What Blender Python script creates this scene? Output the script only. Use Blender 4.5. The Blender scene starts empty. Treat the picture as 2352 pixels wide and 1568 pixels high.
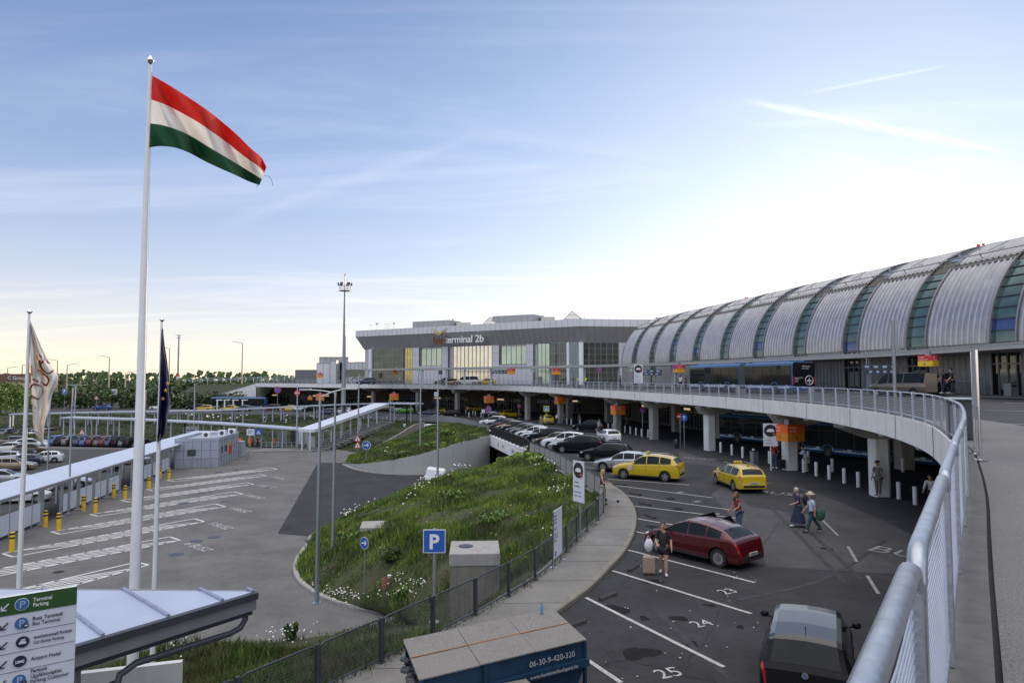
import bpy, bmesh, math, random
import numpy as np
from mathutils import Vector, Matrix
random.seed(7); RNG = np.random.default_rng(7)
SC = bpy.context.scene; COL = SC.collection
R = math.radians
# ---------------------------------------------------------------- camera, sky, sun, exposure
CZ = 1.64
TILT = math.atan(85.6/1568)
cam = bpy.data.cameras.new('camera'); cam.lens = 24; cam.sensor_width = 36; cam.clip_start = .05; cam.clip_end = 6000
camo = bpy.data.objects.new('camera', cam); COL.objects.link(camo)
camo.location = (0, 0, CZ); camo.rotation_euler = (R(90)+TILT, 0, 0)
SC.camera = camo
SUN_EL, SUN_AZ = R(8.0), R(27)
wd = bpy.data.worlds.new('World'); SC.world = wd; wd.use_nodes = True
nt = wd.node_tree; nt.nodes.clear()
def wn(t, **k):
    n = nt.nodes.new(t)
    for a, b in k.items(): setattr(n, a, b)
    return n
wo = wn('ShaderNodeOutputWorld'); bg = wn('ShaderNodeBackground'); bg.inputs[1].default_value = .14
sky = wn('ShaderNodeTexSky', sky_type='NISHITA', sun_disc=False, sun_elevation=SUN_EL, sun_rotation=SUN_AZ, altitude=150, air_density=1.0, dust_density=.35, ozone_density=3.0)
def vm(op, a, b):
    n = wn('ShaderNodeVectorMath', operation=op)
    for i, x in enumerate((a, b)):
        if isinstance(x, (tuple, Vector)): n.inputs[i].default_value = x
        else: nt.links.new(x, n.inputs[i])
    return n.outputs[0]
def vs(col, f):
    n = wn('ShaderNodeVectorMath', operation='SCALE'); n.inputs[0].default_value = col; nt.links.new(f, n.inputs['Scale']); return n.outputs[0]
tc = wn('ShaderNodeTexCoord')
# wisps of cirrus: noise on a stretched sky plane (direction / height)
sep = wn('ShaderNodeSeparateXYZ'); nt.links.new(tc.outputs['Generated'], sep.inputs[0])
def wm(op, a, b=None):
    n = wn('ShaderNodeMath', operation=op)
    for i, x in enumerate((a, b)):
        if x is None: continue
        if isinstance(x, (int, float)): n.inputs[i].default_value = x
        else: nt.links.new(x, n.inputs[i])
    return n.outputs[0]
zz = wm('ADD', wm('MAXIMUM', sep.outputs[2], 0.0), .09)
cx = wm('DIVIDE', sep.outputs[0], zz); cy = wm('DIVIDE', sep.outputs[1], zz)
cmb = wn('ShaderNodeCombineXYZ'); nt.links.new(cx, cmb.inputs[0]); nt.links.new(cy, cmb.inputs[1])
mp = wn('ShaderNodeMapping'); mp.inputs['Rotation'].default_value = (0, 0, R(-38)); mp.inputs['Scale'].default_value = (.35, 1.5, 1)
nt.links.new(cmb.outputs[0], mp.inputs[0])
nz = wn('ShaderNodeTexNoise'); nz.inputs['Scale'].default_value = .9; nz.inputs['Detail'].default_value = 10; nz.inputs['Roughness'].default_value = .6; nz.inputs['Distortion'].default_value = 1.3
nt.links.new(mp.outputs[0], nz.inputs['Vector'])
mr = wn('ShaderNodeMapRange'); mr.interpolation_type = 'SMOOTHSTEP'
mr.inputs[1].default_value = .44; mr.inputs[2].default_value = .80; mr.inputs[3].default_value = 0; mr.inputs[4].default_value = .36
nt.links.new(nz.outputs[0], mr.inputs[0])
# a thin contrail streak (great-circle band) in the upper right
def streak(nrm, mid, half, width, amp):
    n1 = wn('ShaderNodeVectorMath', operation='DOT_PRODUCT'); nt.links.new(tc.outputs['Generated'], n1.inputs[0]); n1.inputs[1].default_value = nrm
    n2 = wn('ShaderNodeVectorMath', operation='DOT_PRODUCT'); nt.links.new(tc.outputs['Generated'], n2.inputs[0]); n2.inputs[1].default_value = mid
    nn = wn('ShaderNodeTexNoise'); nn.inputs['Scale'].default_value = 14; nn.inputs['Detail'].default_value = 5; nt.links.new(tc.outputs['Generated'], nn.inputs['Vector'])
    w = wm('MULTIPLY', wm('ADD', nn.outputs[0], -.1), width*2)
    band = wm('SUBTRACT', 1.0, wm('MINIMUM', wm('DIVIDE', wm('ABSOLUTE', n1.outputs['Value']), w), 1.0))
    e = wn('ShaderNodeMapRange'); e.interpolation_type = 'SMOOTHSTEP'; e.inputs[1].default_value = math.cos(half); e.inputs[2].default_value = math.cos(half*.55)
    nt.links.new(n2.outputs['Value'], e.inputs[0])
    return wm('MULTIPLY', wm('MULTIPLY', band, e.outputs[0]), amp)
def rdir(u, v):
    x = (u-1176)/1568; y = (784-v)/1568
    return Vector((x, math.cos(TILT)-y*math.sin(TILT), math.sin(TILT)+y*math.cos(TILT)))
def gc(u0, v0, u1, v1, width, amp, ext=1.0):
    a = rdir(u0, v0).normalized(); b = rdir(u1, v1).normalized()
    return streak(a.cross(b).normalized(), (a+b).normalized(), a.angle(b)/2*ext, width, amp)
s1 = gc(1690, 228, 2330, 352, .008, .42, 1.05); s2 = gc(1850, 215, 2180, 150, .0035, .28, 1.1); s3 = gc(560, 500, 1050, 330, .016, .13, 1.3)
cl = wm('MINIMUM', wm('ADD', wm('ADD', wm('ADD', mr.outputs[0], s1), s2), s3), .9)
# thin forward-scattering veil toward the low sun, pale haze low down, added out-of-view fill light behind the camera and overhead
SDV = Vector((math.sin(SUN_AZ)*math.cos(SUN_EL), math.cos(SUN_AZ)*math.cos(SUN_EL), math.sin(SUN_EL)))
dt = wn('ShaderNodeVectorMath', operation='DOT_PRODUCT'); nt.links.new(tc.outputs['Generated'], dt.inputs[0]); dt.inputs[1].default_value = SDV
cs = wm('MAXIMUM', dt.outputs['Value'], 0.0)
el = wm('MAXIMUM', sep.outputs[2], 0.0)
low = wm('POWER', wm('SUBTRACT', 1.0, el), 6.5)
SKT = vm('MULTIPLY', sky.outputs[0], (.44, .64, 1.0))
SKT = vm('DIVIDE', SKT, vm('ADD', vm('MULTIPLY', SKT, (.21, .19, .16)), (1, 1, 1)))
SKT = vm('ADD', SKT, vs((1.9, 2.55, 4.0), wm('POWER', wm('SUBTRACT', 1.0, el), 1.0)))
SKT = vm('ADD', SKT, vs((2.7, 2.5, 2.0), wm('POWER', cs, 8.0)))
SKT = vm('ADD', SKT, vs((4.7, 2.75, -.4), low))
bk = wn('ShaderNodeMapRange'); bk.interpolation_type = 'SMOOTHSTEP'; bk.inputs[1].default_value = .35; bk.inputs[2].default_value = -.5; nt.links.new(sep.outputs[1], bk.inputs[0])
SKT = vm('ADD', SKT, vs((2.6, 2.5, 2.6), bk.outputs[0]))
up_ = wn('ShaderNodeMapRange'); up_.interpolation_type = 'SMOOTHSTEP'; up_.inputs[1].default_value = .5; up_.inputs[2].default_value = .95; nt.links.new(sep.outputs[2], up_.inputs[0])  # made-up bright zenith above the view, added as fill for the ground
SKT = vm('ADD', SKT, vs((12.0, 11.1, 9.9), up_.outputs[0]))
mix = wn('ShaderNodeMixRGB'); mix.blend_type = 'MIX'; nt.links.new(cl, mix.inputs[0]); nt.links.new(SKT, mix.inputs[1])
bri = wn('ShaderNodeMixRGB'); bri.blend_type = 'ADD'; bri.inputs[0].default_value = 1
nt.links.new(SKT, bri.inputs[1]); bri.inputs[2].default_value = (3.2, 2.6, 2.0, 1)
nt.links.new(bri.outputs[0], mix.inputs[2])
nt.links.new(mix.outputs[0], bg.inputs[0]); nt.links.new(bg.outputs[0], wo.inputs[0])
sl = bpy.data.lights.new('sun', 'SUN'); sl.energy = 2.9; sl.angle = R(.5); sl.color = (1, .79, .57)
so = bpy.data.objects.new('sun', sl); COL.objects.link(so)
sd = Vector((math.sin(SUN_AZ)*math.cos(SUN_EL), math.cos(SUN_AZ)*math.cos(SUN_EL), math.sin(SUN_EL)))
so.rotation_euler = sd.to_track_quat('Z', 'Y').to_euler(); so.location = (60, 120, 60)
SC.view_settings.view_transform = 'Standard'; SC.view_settings.look = 'None'
SC.view_settings.exposure = .15; SC.view_settings.gamma = 1
try: SC.cycles.max_bounces = 5; SC.cycles.diffuse_bounces = 3; SC.cycles.glossy_bounces = 3; SC.cycles.transparent_max_bounces = 8
except Exception: pass
# ---------------------------------------------------------------- measuring helpers (a point of the place seen along a sight line)
def ray(u, v): return rdir(u, v)
def G(u, v, z):
    d = ray(u, v); t = (z-CZ)/d.z
    return Vector((d.x*t, d.y*t, z))
def AT(u, v, y):
    d = ray(u, v); t = y/d.y
    return Vector((d.x*t, y, CZ+d.z*t))
def zl(y): return -4.95-.012*min(max(y-50, 0), 100)
def GL(u, v):
    z = -5
    for _ in range(8): p = G(u, v, z); z = zl(p.y)
    return G(u, v, z)
LOT = -8.9
def interp(x, pts):
    if x <= pts[0][0]: return pts[0][1]
    for (a, b), (c, d) in zip(pts, pts[1:]):
        if x <= c: return b+(d-b)*(x-a)/(c-a)
    return pts[-1][1]
def catmull(pts, step=1.0):
    P = [Vector(p) for p in pts]; P = [P[0]*2-P[1]]+P+[P[-1]*2-P[-2]]; out = []
    for i in range(1, len(P)-2):
        p0, p1, p2, p3 = P[i-1:i+3]; n = max(1, int((p2-p1).length/step))
        for k in range(n):
            t = k/n
            out.append(.5*((2*p1)+(p2-p0)*t+(2*p0-5*p1+4*p2-p3)*t*t+(3*p1-p0-3*p2+p3)*t**3))
    out.append(P[-2]); return out
def resample(pts, step, n=None):
    P = [Vector(p) for p in pts]; L = [0]
    for a, b in zip(P, P[1:]): L.append(L[-1]+(b-a).length)
    n = n or max(1, round(L[-1]/step)); out = []; j = 0
    for k in range(n+1):
        s = L[-1]*k/n
        while j < len(P)-2 and L[j+1] < s: j += 1
        out.append(P[j].lerp(P[j+1], min(1, (s-L[j])/max(1e-9, L[j+1]-L[j]))))
    return out
def offset(pts, d):
    out = []
    for i, p in enumerate(pts):
        t = (pts[min(i+1, len(pts)-1)]-pts[max(i-1, 0)]); t.z = 0; t.normalize()
        out.append(p+Vector((-t.y, t.x, 0))*d)
    return out
ORD = ['first','second','third','fourth','fifth','sixth','seventh','eighth','ninth','tenth','eleventh','twelfth','thirteenth','fourteenth','fifteenth','sixteenth','seventeenth','eighteenth','nineteenth','twentieth']
ORD += ['twenty-'+o for o in ORD[:9]]+['thirtieth']+['thirty-'+o for o in ORD[:9]]
# ---------------------------------------------------------------- materials
MATS = {}
def M(name, col=(.5,.5,.5), rough=.6, metal=0., var=.12, scale=3., bump=0., bscale=40., coat=0., spec=.5, alpha=1., stain=0., tr=0., emit=None):
    if name in MATS: return MATS[name]
    m = bpy.data.materials.new(name); m.use_nodes = True; n = m.node_tree; b = n.nodes['Principled BSDF']
    b.inputs['Roughness'].default_value = rough; b.inputs['Metallic'].default_value = metal
    b.inputs['Coat Weight'].default_value = coat; b.inputs['Coat Roughness'].default_value = .04
    b.inputs['Specular IOR Level'].default_value = spec; b.inputs['Alpha'].default_value = alpha; b.inputs['Transmission Weight'].default_value = tr
    tcn = n.nodes.new('ShaderNodeTexCoord')
    no = n.nodes.new('ShaderNodeTexNoise'); no.inputs['Scale'].default_value = scale; no.inputs['Detail'].default_value = 6; no.inputs['Roughness'].default_value = .65
    n.links.new(tcn.outputs['Object'], no.inputs['Vector'])
    cr = n.nodes.new('ShaderNodeValToRGB'); c = Vector(col)
    cr.color_ramp.elements[0].position = .28; cr.color_ramp.elements[1].position = .72
    cr.color_ramp.elements[0].color = (*(c*(1-var)), 1); cr.color_ramp.elements[1].color = (*(c*(1+var)), 1)
    n.links.new(no.outputs[0], cr.inputs[0]); out = cr.outputs[0]
    if stain:
        mpn = n.nodes.new('ShaderNodeMapping'); mpn.inputs['Scale'].default_value = (1.6, 1.6, .25); n.links.new(tcn.outputs['Object'], mpn.inputs[0])
        n2 = n.nodes.new('ShaderNodeTexNoise'); n2.inputs['Scale'].default_value = 1.3; n2.inputs['Detail'].default_value = 8; n2.inputs['Roughness'].default_value = .7
        n.links.new(mpn.outputs[0], n2.inputs['Vector'])
        r2 = n.nodes.new('ShaderNodeMapRange'); r2.inputs[1].default_value = .5; r2.inputs[2].default_value = .72; r2.inputs[4].default_value = stain; n.links.new(n2.outputs[0], r2.inputs[0])
        mx = n.nodes.new('ShaderNodeMixRGB'); mx.inputs[2].default_value = (*(c*.42), 1); n.links.new(r2.outputs[0], mx.inputs[0]); n.links.new(out, mx.inputs[1]); out = mx.outputs[0]
    n.links.new(out, b.inputs['Base Color'])
    if bump:
        n3 = n.nodes.new('ShaderNodeTexNoise'); n3.inputs['Scale'].default_value = bscale; n3.inputs['Detail'].default_value = 4; n.links.new(tcn.outputs['Object'], n3.inputs['Vector'])
        bm_ = n.nodes.new('ShaderNodeBump'); bm_.inputs['Strength'].default_value = bump; bm_.inputs['Distance'].default_value = .02
        n.links.new(n3.outputs[0], bm_.inputs['Height']); n.links.new(bm_.outputs[0], b.inputs['Normal'])
    if emit: b.inputs['Emission Color'].default_value = (*emit[:3], 1); b.inputs['Emission Strength'].default_value = emit[3]
    MATS[name] = m; return m
def groundmat(name, col, speck=.35, patch=.25, rough=.9, sscale=55, pscale=.35, cracks=0.):
    m = bpy.data.materials.new(name); m.use_nodes = True; n = m.node_tree; b = n.nodes['Principled BSDF']; b.inputs['Roughness'].default_value = rough; b.inputs['Specular IOR Level'].default_value = .3
    t = n.nodes.new('ShaderNodeTexCoord'); c = Vector(col)
    def noi(s, d, r=.6, sc=None):
        q = n.nodes.new('ShaderNodeTexNoise'); q.inputs['Scale'].default_value = s; q.inputs['Detail'].default_value = d; q.inputs['Roughness'].default_value = r
        if sc:
            k = n.nodes.new('ShaderNodeMapping'); k.inputs['Scale'].default_value = sc; n.links.new(t.outputs['Object'], k.inputs[0]); n.links.new(k.outputs[0], q.inputs['Vector'])
        else: n.links.new(t.outputs['Object'], q.inputs['Vector'])
        return q.outputs[0]
    def rng(x, a, b2, lo, hi):
        q = n.nodes.new('ShaderNodeMapRange'); q.inputs[1].default_value = a; q.inputs[2].default_value = b2; q.inputs[3].default_value = lo; q.inputs[4].default_value = hi; n.links.new(x, q.inputs[0]); return q.outputs[0]
    def mul(a, b2):
        q = n.nodes.new('ShaderNodeMath'); q.operation = 'MULTIPLY'; n.links.new(a, q.inputs[0]); n.links.new(b2, q.inputs[1]); return q.outputs[0]
    f = mul(rng(noi(sscale, 3), .3, .7, 1-speck, 1+speck), rng(noi(pscale, 7, .7), .3, .7, 1-patch, 1+patch))
    f = mul(f, rng(noi(2.2, 5, .7), .58, .72, 1, 1-patch*.9)); f = mul(f, rng(noi(.9, 8, .75, (1,.22,1)), .56, .7, 1, 1-patch*.8)); f = mul(f, rng(noi(7, 4, .6), .66, .72, 1, 1+patch))
    if cracks:
        w = n.nodes.new('ShaderNodeTexVoronoi'); w.feature = 'DISTANCE_TO_EDGE'; w.inputs['Scale'].default_value = .35
        dn = n.nodes.new('ShaderNodeTexNoise'); dn.inputs['Scale'].default_value = 1.2; n.links.new(t.outputs['Object'], dn.inputs['Vector'])
        ad = n.nodes.new('ShaderNodeVectorMath'); ad.operation = 'ADD'; n.links.new(t.outputs['Object'], ad.inputs[0]); n.links.new(dn.outputs['Color'], ad.inputs[1]); n.links.new(ad.outputs[0], w.inputs['Vector'])
        f = mul(f, rng(w.outputs[0], 0, .006, 1-cracks, 1))
    h = n.nodes.new('ShaderNodeVectorMath'); h.operation = 'SCALE'; h.inputs[0].default_value = c; n.links.new(f, h.inputs['Scale'])
    n.links.new(h.outputs[0], b.inputs['Base Color'])
    bp = n.nodes.new('ShaderNodeBump'); bp.inputs['Strength'].default_value = .25; bp.inputs['Distance'].default_value = .01; n.links.new(noi(sscale*1.3, 3), bp.inputs['Height']); n.links.new(bp.outputs[0], b.inputs['Normal'])
    MATS[name] = m; return m
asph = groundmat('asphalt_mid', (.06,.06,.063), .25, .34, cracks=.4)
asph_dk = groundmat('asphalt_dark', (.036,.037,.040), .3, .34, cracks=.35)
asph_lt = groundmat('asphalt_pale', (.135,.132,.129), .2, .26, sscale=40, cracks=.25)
asph_walk = groundmat('asphalt_walkway', (.17,.168,.165), .45, .14, sscale=70)
paving = groundmat('paving_concrete', (.19,.185,.175), .12, .25, sscale=30)
soil = groundmat('soil', (.05,.055,.025), .4, .4, sscale=12)
field = groundmat('field', (.05,.06,.025), .3, .4, sscale=2)
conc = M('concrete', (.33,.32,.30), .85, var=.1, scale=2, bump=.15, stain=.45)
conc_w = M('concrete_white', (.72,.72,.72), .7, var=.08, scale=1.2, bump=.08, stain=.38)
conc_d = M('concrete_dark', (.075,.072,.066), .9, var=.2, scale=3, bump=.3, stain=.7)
kerbm = M('kerb_stone', (.2,.19,.16), .9, var=.25, scale=6, bump=.3, stain=.6)
galv = M('galvanised_steel', (.40,.43,.48), .36, .85, var=.22, scale=16, bump=.12, bscale=25)
galvp = M('painted_light_steel', (.42,.46,.55), .4, .35, var=.08, scale=6)
steel_d = M('dark_steel', (.055,.06,.075), .45, .3, var=.15)
steel_g = M('grey_steel', (.28,.29,.31), .45, .5, var=.1)
white_p = M('white_paint', (.75,.76,.78), .35, var=.04)
roadw = M('road_marking', (.40,.40,.39), .8, var=.42, scale=9)
roadw2 = M('road_marking_worn', (.25,.25,.25), .9, var=.45, scale=5)
yel = M('yellow_paint', (.72,.45,.01), .5, var=.08)
black = M('black_plastic', (.015,.015,.017), .45, var=.2)
rubber = M('rubber', (.018,.018,.018), .85, var=.2)
glass_d = M('dark_glass', (.012,.014,.016), .04, var=.1, spec=.9)
glass_g = M('green_glass', (.07,.125,.12), .1, .3, var=.35, scale=.8, spec=.9)
glass_b = M('blue_glass', (.045,.08,.2), .08, .4, var=.2, spec=.9)
glass_l = M('bright_glass', (.62,.6,.52), .1, .7, var=.12, scale=.5)
glass_y = M('golden_glass', (.42,.36,.12), .1, .6, var=.3, scale=.7)
chrome = M('chrome', (.7,.7,.72), .15, 1, var=.04)
redl = M('red_lamp', (.35,.01,.01), .2, var=.1, coat=.6)
lampw = M('clear_lamp', (.6,.62,.64), .12, .3, var=.1, coat=.8)
orange_s = M('orange_sign', (.75,.12,.02), .5, var=.05)
amber_s = M('amber_sign', (.72,.32,.01), .5, var=.05)
blue_s = M('blue_sign', (.015,.10,.42), .4, var=.04)
green_s = M('green_sign', (.03,.085,.02), .45, var=.05)
red_s = M('red_sign', (.55,.02,.02), .45, var=.05)
white_s = M('white_sign', (.62,.64,.7), .45, var=.04)
navy = M('navy_text', (.02,.02,.05), .5, var=.02)
# ---------------------------------------------------------------- mesh builder
class MB:
    def __init__(s): s.v = []; s.f = []; s.m = []; s.mi = 0
    def add(s, vs, fs):
        o = len(s.v); s.v.extend([tuple(v) for v in vs])
        for f in fs: s.f.append(tuple(i+o for i in f)); s.m.append(s.mi)
        return s
    def box(s, c, d, rz=0, rot=None):
        x, y, z = d[0]/2, d[1]/2, d[2]/2
        vs = [Vector((sx*x, sy*y, sz*z)) for sz in (-1,1) for sx, sy in ((-1,-1),(1,-1),(1,1),(-1,1))]
        m = rot if rot is not None else Matrix.Rotation(rz, 3, 'Z')
        c = Vector(c); vs = [m@v+c for v in vs]
        return s.add(vs, [(0,3,2,1),(4,5,6,7),(0,1,5,4),(1,2,6,5),(2,3,7,6),(3,0,4,7)])
    def bar(s, a, b, w, h=None, up=(0,0,1)):
        a = Vector(a); b = Vector(b); h = h or w; t = (b-a); L = t.length
        if L < 1e-6: return s
        t.normalize(); up = Vector(up)
        if abs(t.dot(up)) > .98: up = Vector((0,1,0))
        x = t.cross(up).normalized(); y = x.cross(t)
        vs = [p+x*(i*w/2)+y*(j*h/2) for p in (a, b) for i, j in ((-1,-1),(1,-1),(1,1),(-1,1))]
        return s.add(vs, [(0,3,2,1),(4,5,6,7),(0,1,5,4),(1,2,6,5),(2,3,7,6),(3,0,4,7)])
    def tube(s, pts, r, n=8, cap=True):
        P = [Vector(p) for p in pts]; rs = r if isinstance(r, (list, tuple)) else [r]*len(P)
        vs = []; x = None
        for i, p in enumerate(P):
            t = (P[min(i+1, len(P)-1)]-P[max(i-1, 0)]).normalized()
            if x is None: x = t.cross(Vector((0,0,1)) if abs(t.z) < .9 else Vector((0,1,0))).normalized()
            else: x = (x-t*x.dot(t)).normalized()
            y = t.cross(x)
            for k in range(n): a = 2*math.pi*k/n; vs.append(p+(x*math.cos(a)+y*math.sin(a))*rs[i])
        fs = [(i*n+k, i*n+(k+1)%n, (i+1)*n+(k+1)%n, (i+1)*n+k) for i in range(len(P)-1) for k in range(n)]
        if cap: fs += [tuple(range(n))[::-1], tuple((len(P)-1)*n+k for k in range(n))]
        return s.add(vs, fs)
    def cyl(s, c, r, h, n=16, r2=None): c = Vector(c); return s.tube([c, c+Vector((0,0,h))], [r, r if r2 is None else r2], n)
    def lathe(s, c, prof, n=20, axis='Z', cap=True):
        c = Vector(c); vs = []
        for r, z in prof:
            for k in range(n):
                a = 2*math.pi*k/n; p = (r*math.cos(a), r*math.sin(a), z)
                if axis == 'Y': p = (p[0], p[2], p[1])
                if axis == 'X': p = (p[2], p[0], p[1])
                vs.append(c+Vector(p))
        fs = [(i*n+k, i*n+(k+1)%n, (i+1)*n+(k+1)%n, (i+1)*n+k) for i in range(len(prof)-1) for k in range(n)]
        if cap: fs += [tuple(range(n))[::-1], tuple((len(prof)-1)*n+k for k in range(n))]
        return s.add(vs, fs)
    def ball(s, c, r, n=12, m=8):
        r = Vector(r) if not isinstance(r, (int, float)) else Vector((r, r, r)); c = Vector(c); vs = []
        for j in range(m+1):
            t = math.pi*j/m
            for k in range(n): a = 2*math.pi*k/n; vs.append(c+Vector((r.x*math.sin(t)*math.cos(a), r.y*math.sin(t)*math.sin(a), r.z*math.cos(t))))
        return s.add(vs, [(j*n+k, (j+1)*n+k, (j+1)*n+(k+1)%n, j*n+(k+1)%n) for j in range(m) for k in range(n)])
    def quad(s, a, b, c, d): return s.add([a, b, c, d], [(0,1,2,3)])
    def slab(s, poly, z0, z1):     # vertical prism of a polygon (z may be per point)
        n = len(poly); a = [Vector((p[0], p[1], (z0 if not callable(z0) else z0(p)))) for p in poly]; b = [Vector((p[0], p[1], (z1 if not callable(z1) else z1(p)))) for p in poly]
        return s.add(a+b, [tuple(range(n))[::-1], tuple(range(n, 2*n))]+[(i, (i+1)%n, n+(i+1)%n, n+i) for i in range(n)])
    def ribbon(s, A, B):           # strip between two polylines of the same length
        n = len(A); return s.add(list(A)+list(B), [(i, i+1, n+i+1, n+i) for i in range(n-1)])
    def sweep(s, pts, sec):        # (side, up) section swept along a level polyline
        m = len(sec); vs = []
        for i, p in enumerate(pts):
            t = (pts[min(i+1, len(pts)-1)]-pts[max(i-1, 0)]); t = Vector((t.x, t.y, 0)).normalized(); nn = Vector((-t.y, t.x, 0))
            for a, b in sec: vs.append(p+nn*a+Vector((0,0,b)))
        fs = [(i*m+k, (i+1)*m+k, (i+1)*m+(k+1)%m, i*m+(k+1)%m) for i in range(len(pts)-1) for k in range(m)]
        fs += [tuple(range(m)), tuple((len(pts)-1)*m+k for k in range(m))[::-1]]
        return s.add(vs, fs)
    def grid(s, rows):
        n = len(rows[0]); vs = [p for r in rows for p in r]
        return s.add(vs, [(i*n+k, i*n+k+1, (i+1)*n+k+1, (i+1)*n+k) for i in range(len(rows)-1) for k in range(n-1)])
    def build(s, name, mats, parent=None, world=False, smooth=False, fix=True, bevel=0, recenter=True):
        me = bpy.data.meshes.new(name); v = np.array(s.v, dtype=float).reshape(-1, 3); loc = Vector((0,0,0))
        if parent is not None and world: v = v-np.array(WLOC[parent.name])
        if parent is None and recenter and len(v):
            loc = Vector(((v[:,0].min()+v[:,0].max())/2, (v[:,1].min()+v[:,1].max())/2, v[:,2].min())); v = v-np.array(loc)
        me.from_pydata([tuple(p) for p in v], [], s.f)
        for m in (mats if isinstance(mats, (list, tuple)) else [mats]): me.materials.append(m)
        if len(me.materials) > 1: me.polygons.foreach_set('material_index', s.m)
        if fix:
            b = bmesh.new(); b.from_mesh(me); bmesh.ops.recalc_face_normals(b, faces=b.faces); b.to_mesh(me); b.free()
        if smooth:
            me.polygons.foreach_set('use_smooth', [True]*len(me.polygons))
            try: me.set_sharp_from_angle(angle=R(smooth if smooth > 1 else 38))
            except Exception: pass
        o = bpy.data.objects.new(name, me); COL.objects.link(o); o.location = loc
        if parent is not None: o.parent = parent
        if parent is None or world: pass
        WLOC[o.name] = tuple(loc if parent is None else (Vector(WLOC[parent.name]) if world else (0,0,0)))
        if bevel:
            md = o.modifiers.new('b', 'BEVEL'); md.width = bevel; md.segments = 2; md.limit_method = 'ANGLE'
        return o
WLOC = {}
def tag(o, label=None, cat=None, group=None, kind=None):
    if label: o['label'] = label
    if cat: o['category'] = cat
    if group: o['group'] = group
    if kind: o['kind'] = kind
    return o
def thing(name, label, cat, loc=(0,0,0), rz=0, group=None):
    o = bpy.data.objects.new(name, None); o.empty_display_size = .2; COL.objects.link(o); o.location = loc; o.rotation_euler = (0,0,rz)
    WLOC[o.name] = tuple(loc); return tag(o, label, cat, group)
def struct(mb, name, mats, label, cat=None, **k):
    return tag(mb.build(name, mats, **k), label, cat or name.replace('_', ' '), kind='structure')
def kids(o): return KID.get(o.name, [])
KID = {}
def copy_tree(o, parent=None, first=True):
    c = o.copy(); COL.objects.link(c); c.parent = parent; WLOC[c.name] = WLOC.get(o.name, (0,0,0))
    for ch in list(o.children): copy_tree(ch, c, False)
    return c
FONT = {}
def text(s, size, mat, parent, origin, xd, yd, name='lettering', depth=.004, align='LEFT', world=True, sx=1., bold=0.):
    cu = bpy.data.curves.new('t', 'FONT'); cu.body = s; cu.size = size; cu.extrude = depth/2; cu.align_x = align; cu.resolution_u = 3; cu.offset = bold*size
    ob = bpy.data.objects.new('t', cu); COL.objects.link(ob)
    me = bpy.data.meshes.new_from_object(ob.evaluated_get(bpy.context.evaluated_depsgraph_get()))
    bpy.data.objects.remove(ob); bpy.data.curves.remove(cu)
    x = Vector(xd).normalized(); y = Vector(yd).normalized(); z = x.cross(y); o = Vector(origin)
    if parent is not None and world: o = o-Vector(WLOC[parent.name])
    me.transform(Matrix(((x.x*sx, y.x, z.x, o.x), (x.y*sx, y.y, z.y, o.y), (x.z*sx, y.z, z.z, o.z), (0,0,0,1))))
    me.name = name; me.materials.clear(); me.materials.append(mat)
    q = bpy.data.objects.new(name, me); COL.objects.link(q)
    if parent is not None: q.parent = parent; WLOC[q.name] = WLOC[parent.name] if world else (0,0,0)
    return q
UPZ = Vector((0,0,1))
# ================================================================ THE SETTING
def V3(l, z): return [Vector((a, b, z)) for a, b in l]
# --- rail / deck outer edge
RAIL = [(-2.4,-3.2),(-1.2,-1.45),(.03,.37),(1.22,2.1),(2.4,3.83),(3.6,5.6),(4.8,7.35),(6.0,9.1),(7.9,12.0),(9.9,15.2),(12.1,19.2),(13.3,21.5),(14.4,23.9),(15.3,26.3),(16.1,28.7),(16.95,31.9),(17.7,35.6),(18.35,40),(18.7,45),(18.6,50.5),(18.1,58.7),(17.0,67),(15.0,77),(12.3,88),(8.9,101),(4.6,116),(-.9,130),(-7.7,141),(-16.2,150),(-25,157.5),(-40,168),(-56,180),(-72,192)]
def zdeck_e(y): return interp(y, [(70,0),(130,.27),(400,.27)])
rail_c = [Vector((p.x, p.y, zdeck_e(p.y))) for p in catmull(V3(RAIL, 0), .8)]
DECKIN = .42
def wallk(k): return Vector((.0797*(283+19.46*k), 125*(1-.06626*k), DECKIN))
FA = Vector((-40.1,185.1,0)); FB = Vector((15.1,148.9,0)); FC = Vector((32,150.9,0))
# far landscape: one sheet to the horizon
g = MB(); g.quad((-3000,-400,LOT-.06),(3000,-400,LOT-.06),(3000,4000,LOT-.06),(-3000,4000,LOT-.06)); struct(g, 'ground', field, 'grassy ground reaching to the horizon')
# bus yard and car park asphalt on the lot level
g = MB(); g.slab([(-175,15),(8,15),(12,125),(-175,125)], LOT-.05, LOT); struct(g, 'bus_yard', asph_lt, 'pale grey asphalt bus yard below the terminal', 'yard')
pa = [G(u, v, 0) for u, v in ()]
PK = [G(0,1180,LOT), G(-60,1105,LOT), G(-60,1002,LOT), G(300,1000,LOT)]
g = MB(); g.slab([(-38.5,43),(-33,43),(-39.5,79),(-46,103),(-120,103),(-120,43)], LOT, LOT+.012); struct(g, 'car_park', asph, 'dark asphalt car park at the far left', 'car park')
# dark asphalt patch leading to the underpass
pp = [G(u, v, LOT) for u, v in ((638,1225),(730,1062),(797,1063),(960,1104),(1010,1100),(934,1130),(826,1186),(748,1212),(726,1232))]
g = MB(); g.slab([pp[0],pp[1],pp[2],Vector((-14,76,0)),Vector((-6,79,0)),Vector((3,88,0)),Vector((9,78,0)),Vector((1,66,0)),Vector((-9.6,62,0)),pp[6],pp[7],pp[8]], LOT+.004, LOT+.016)
struct(g, 'asphalt_patch', asph_dk, 'darker asphalt lane running into the underpass', 'road')
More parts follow.
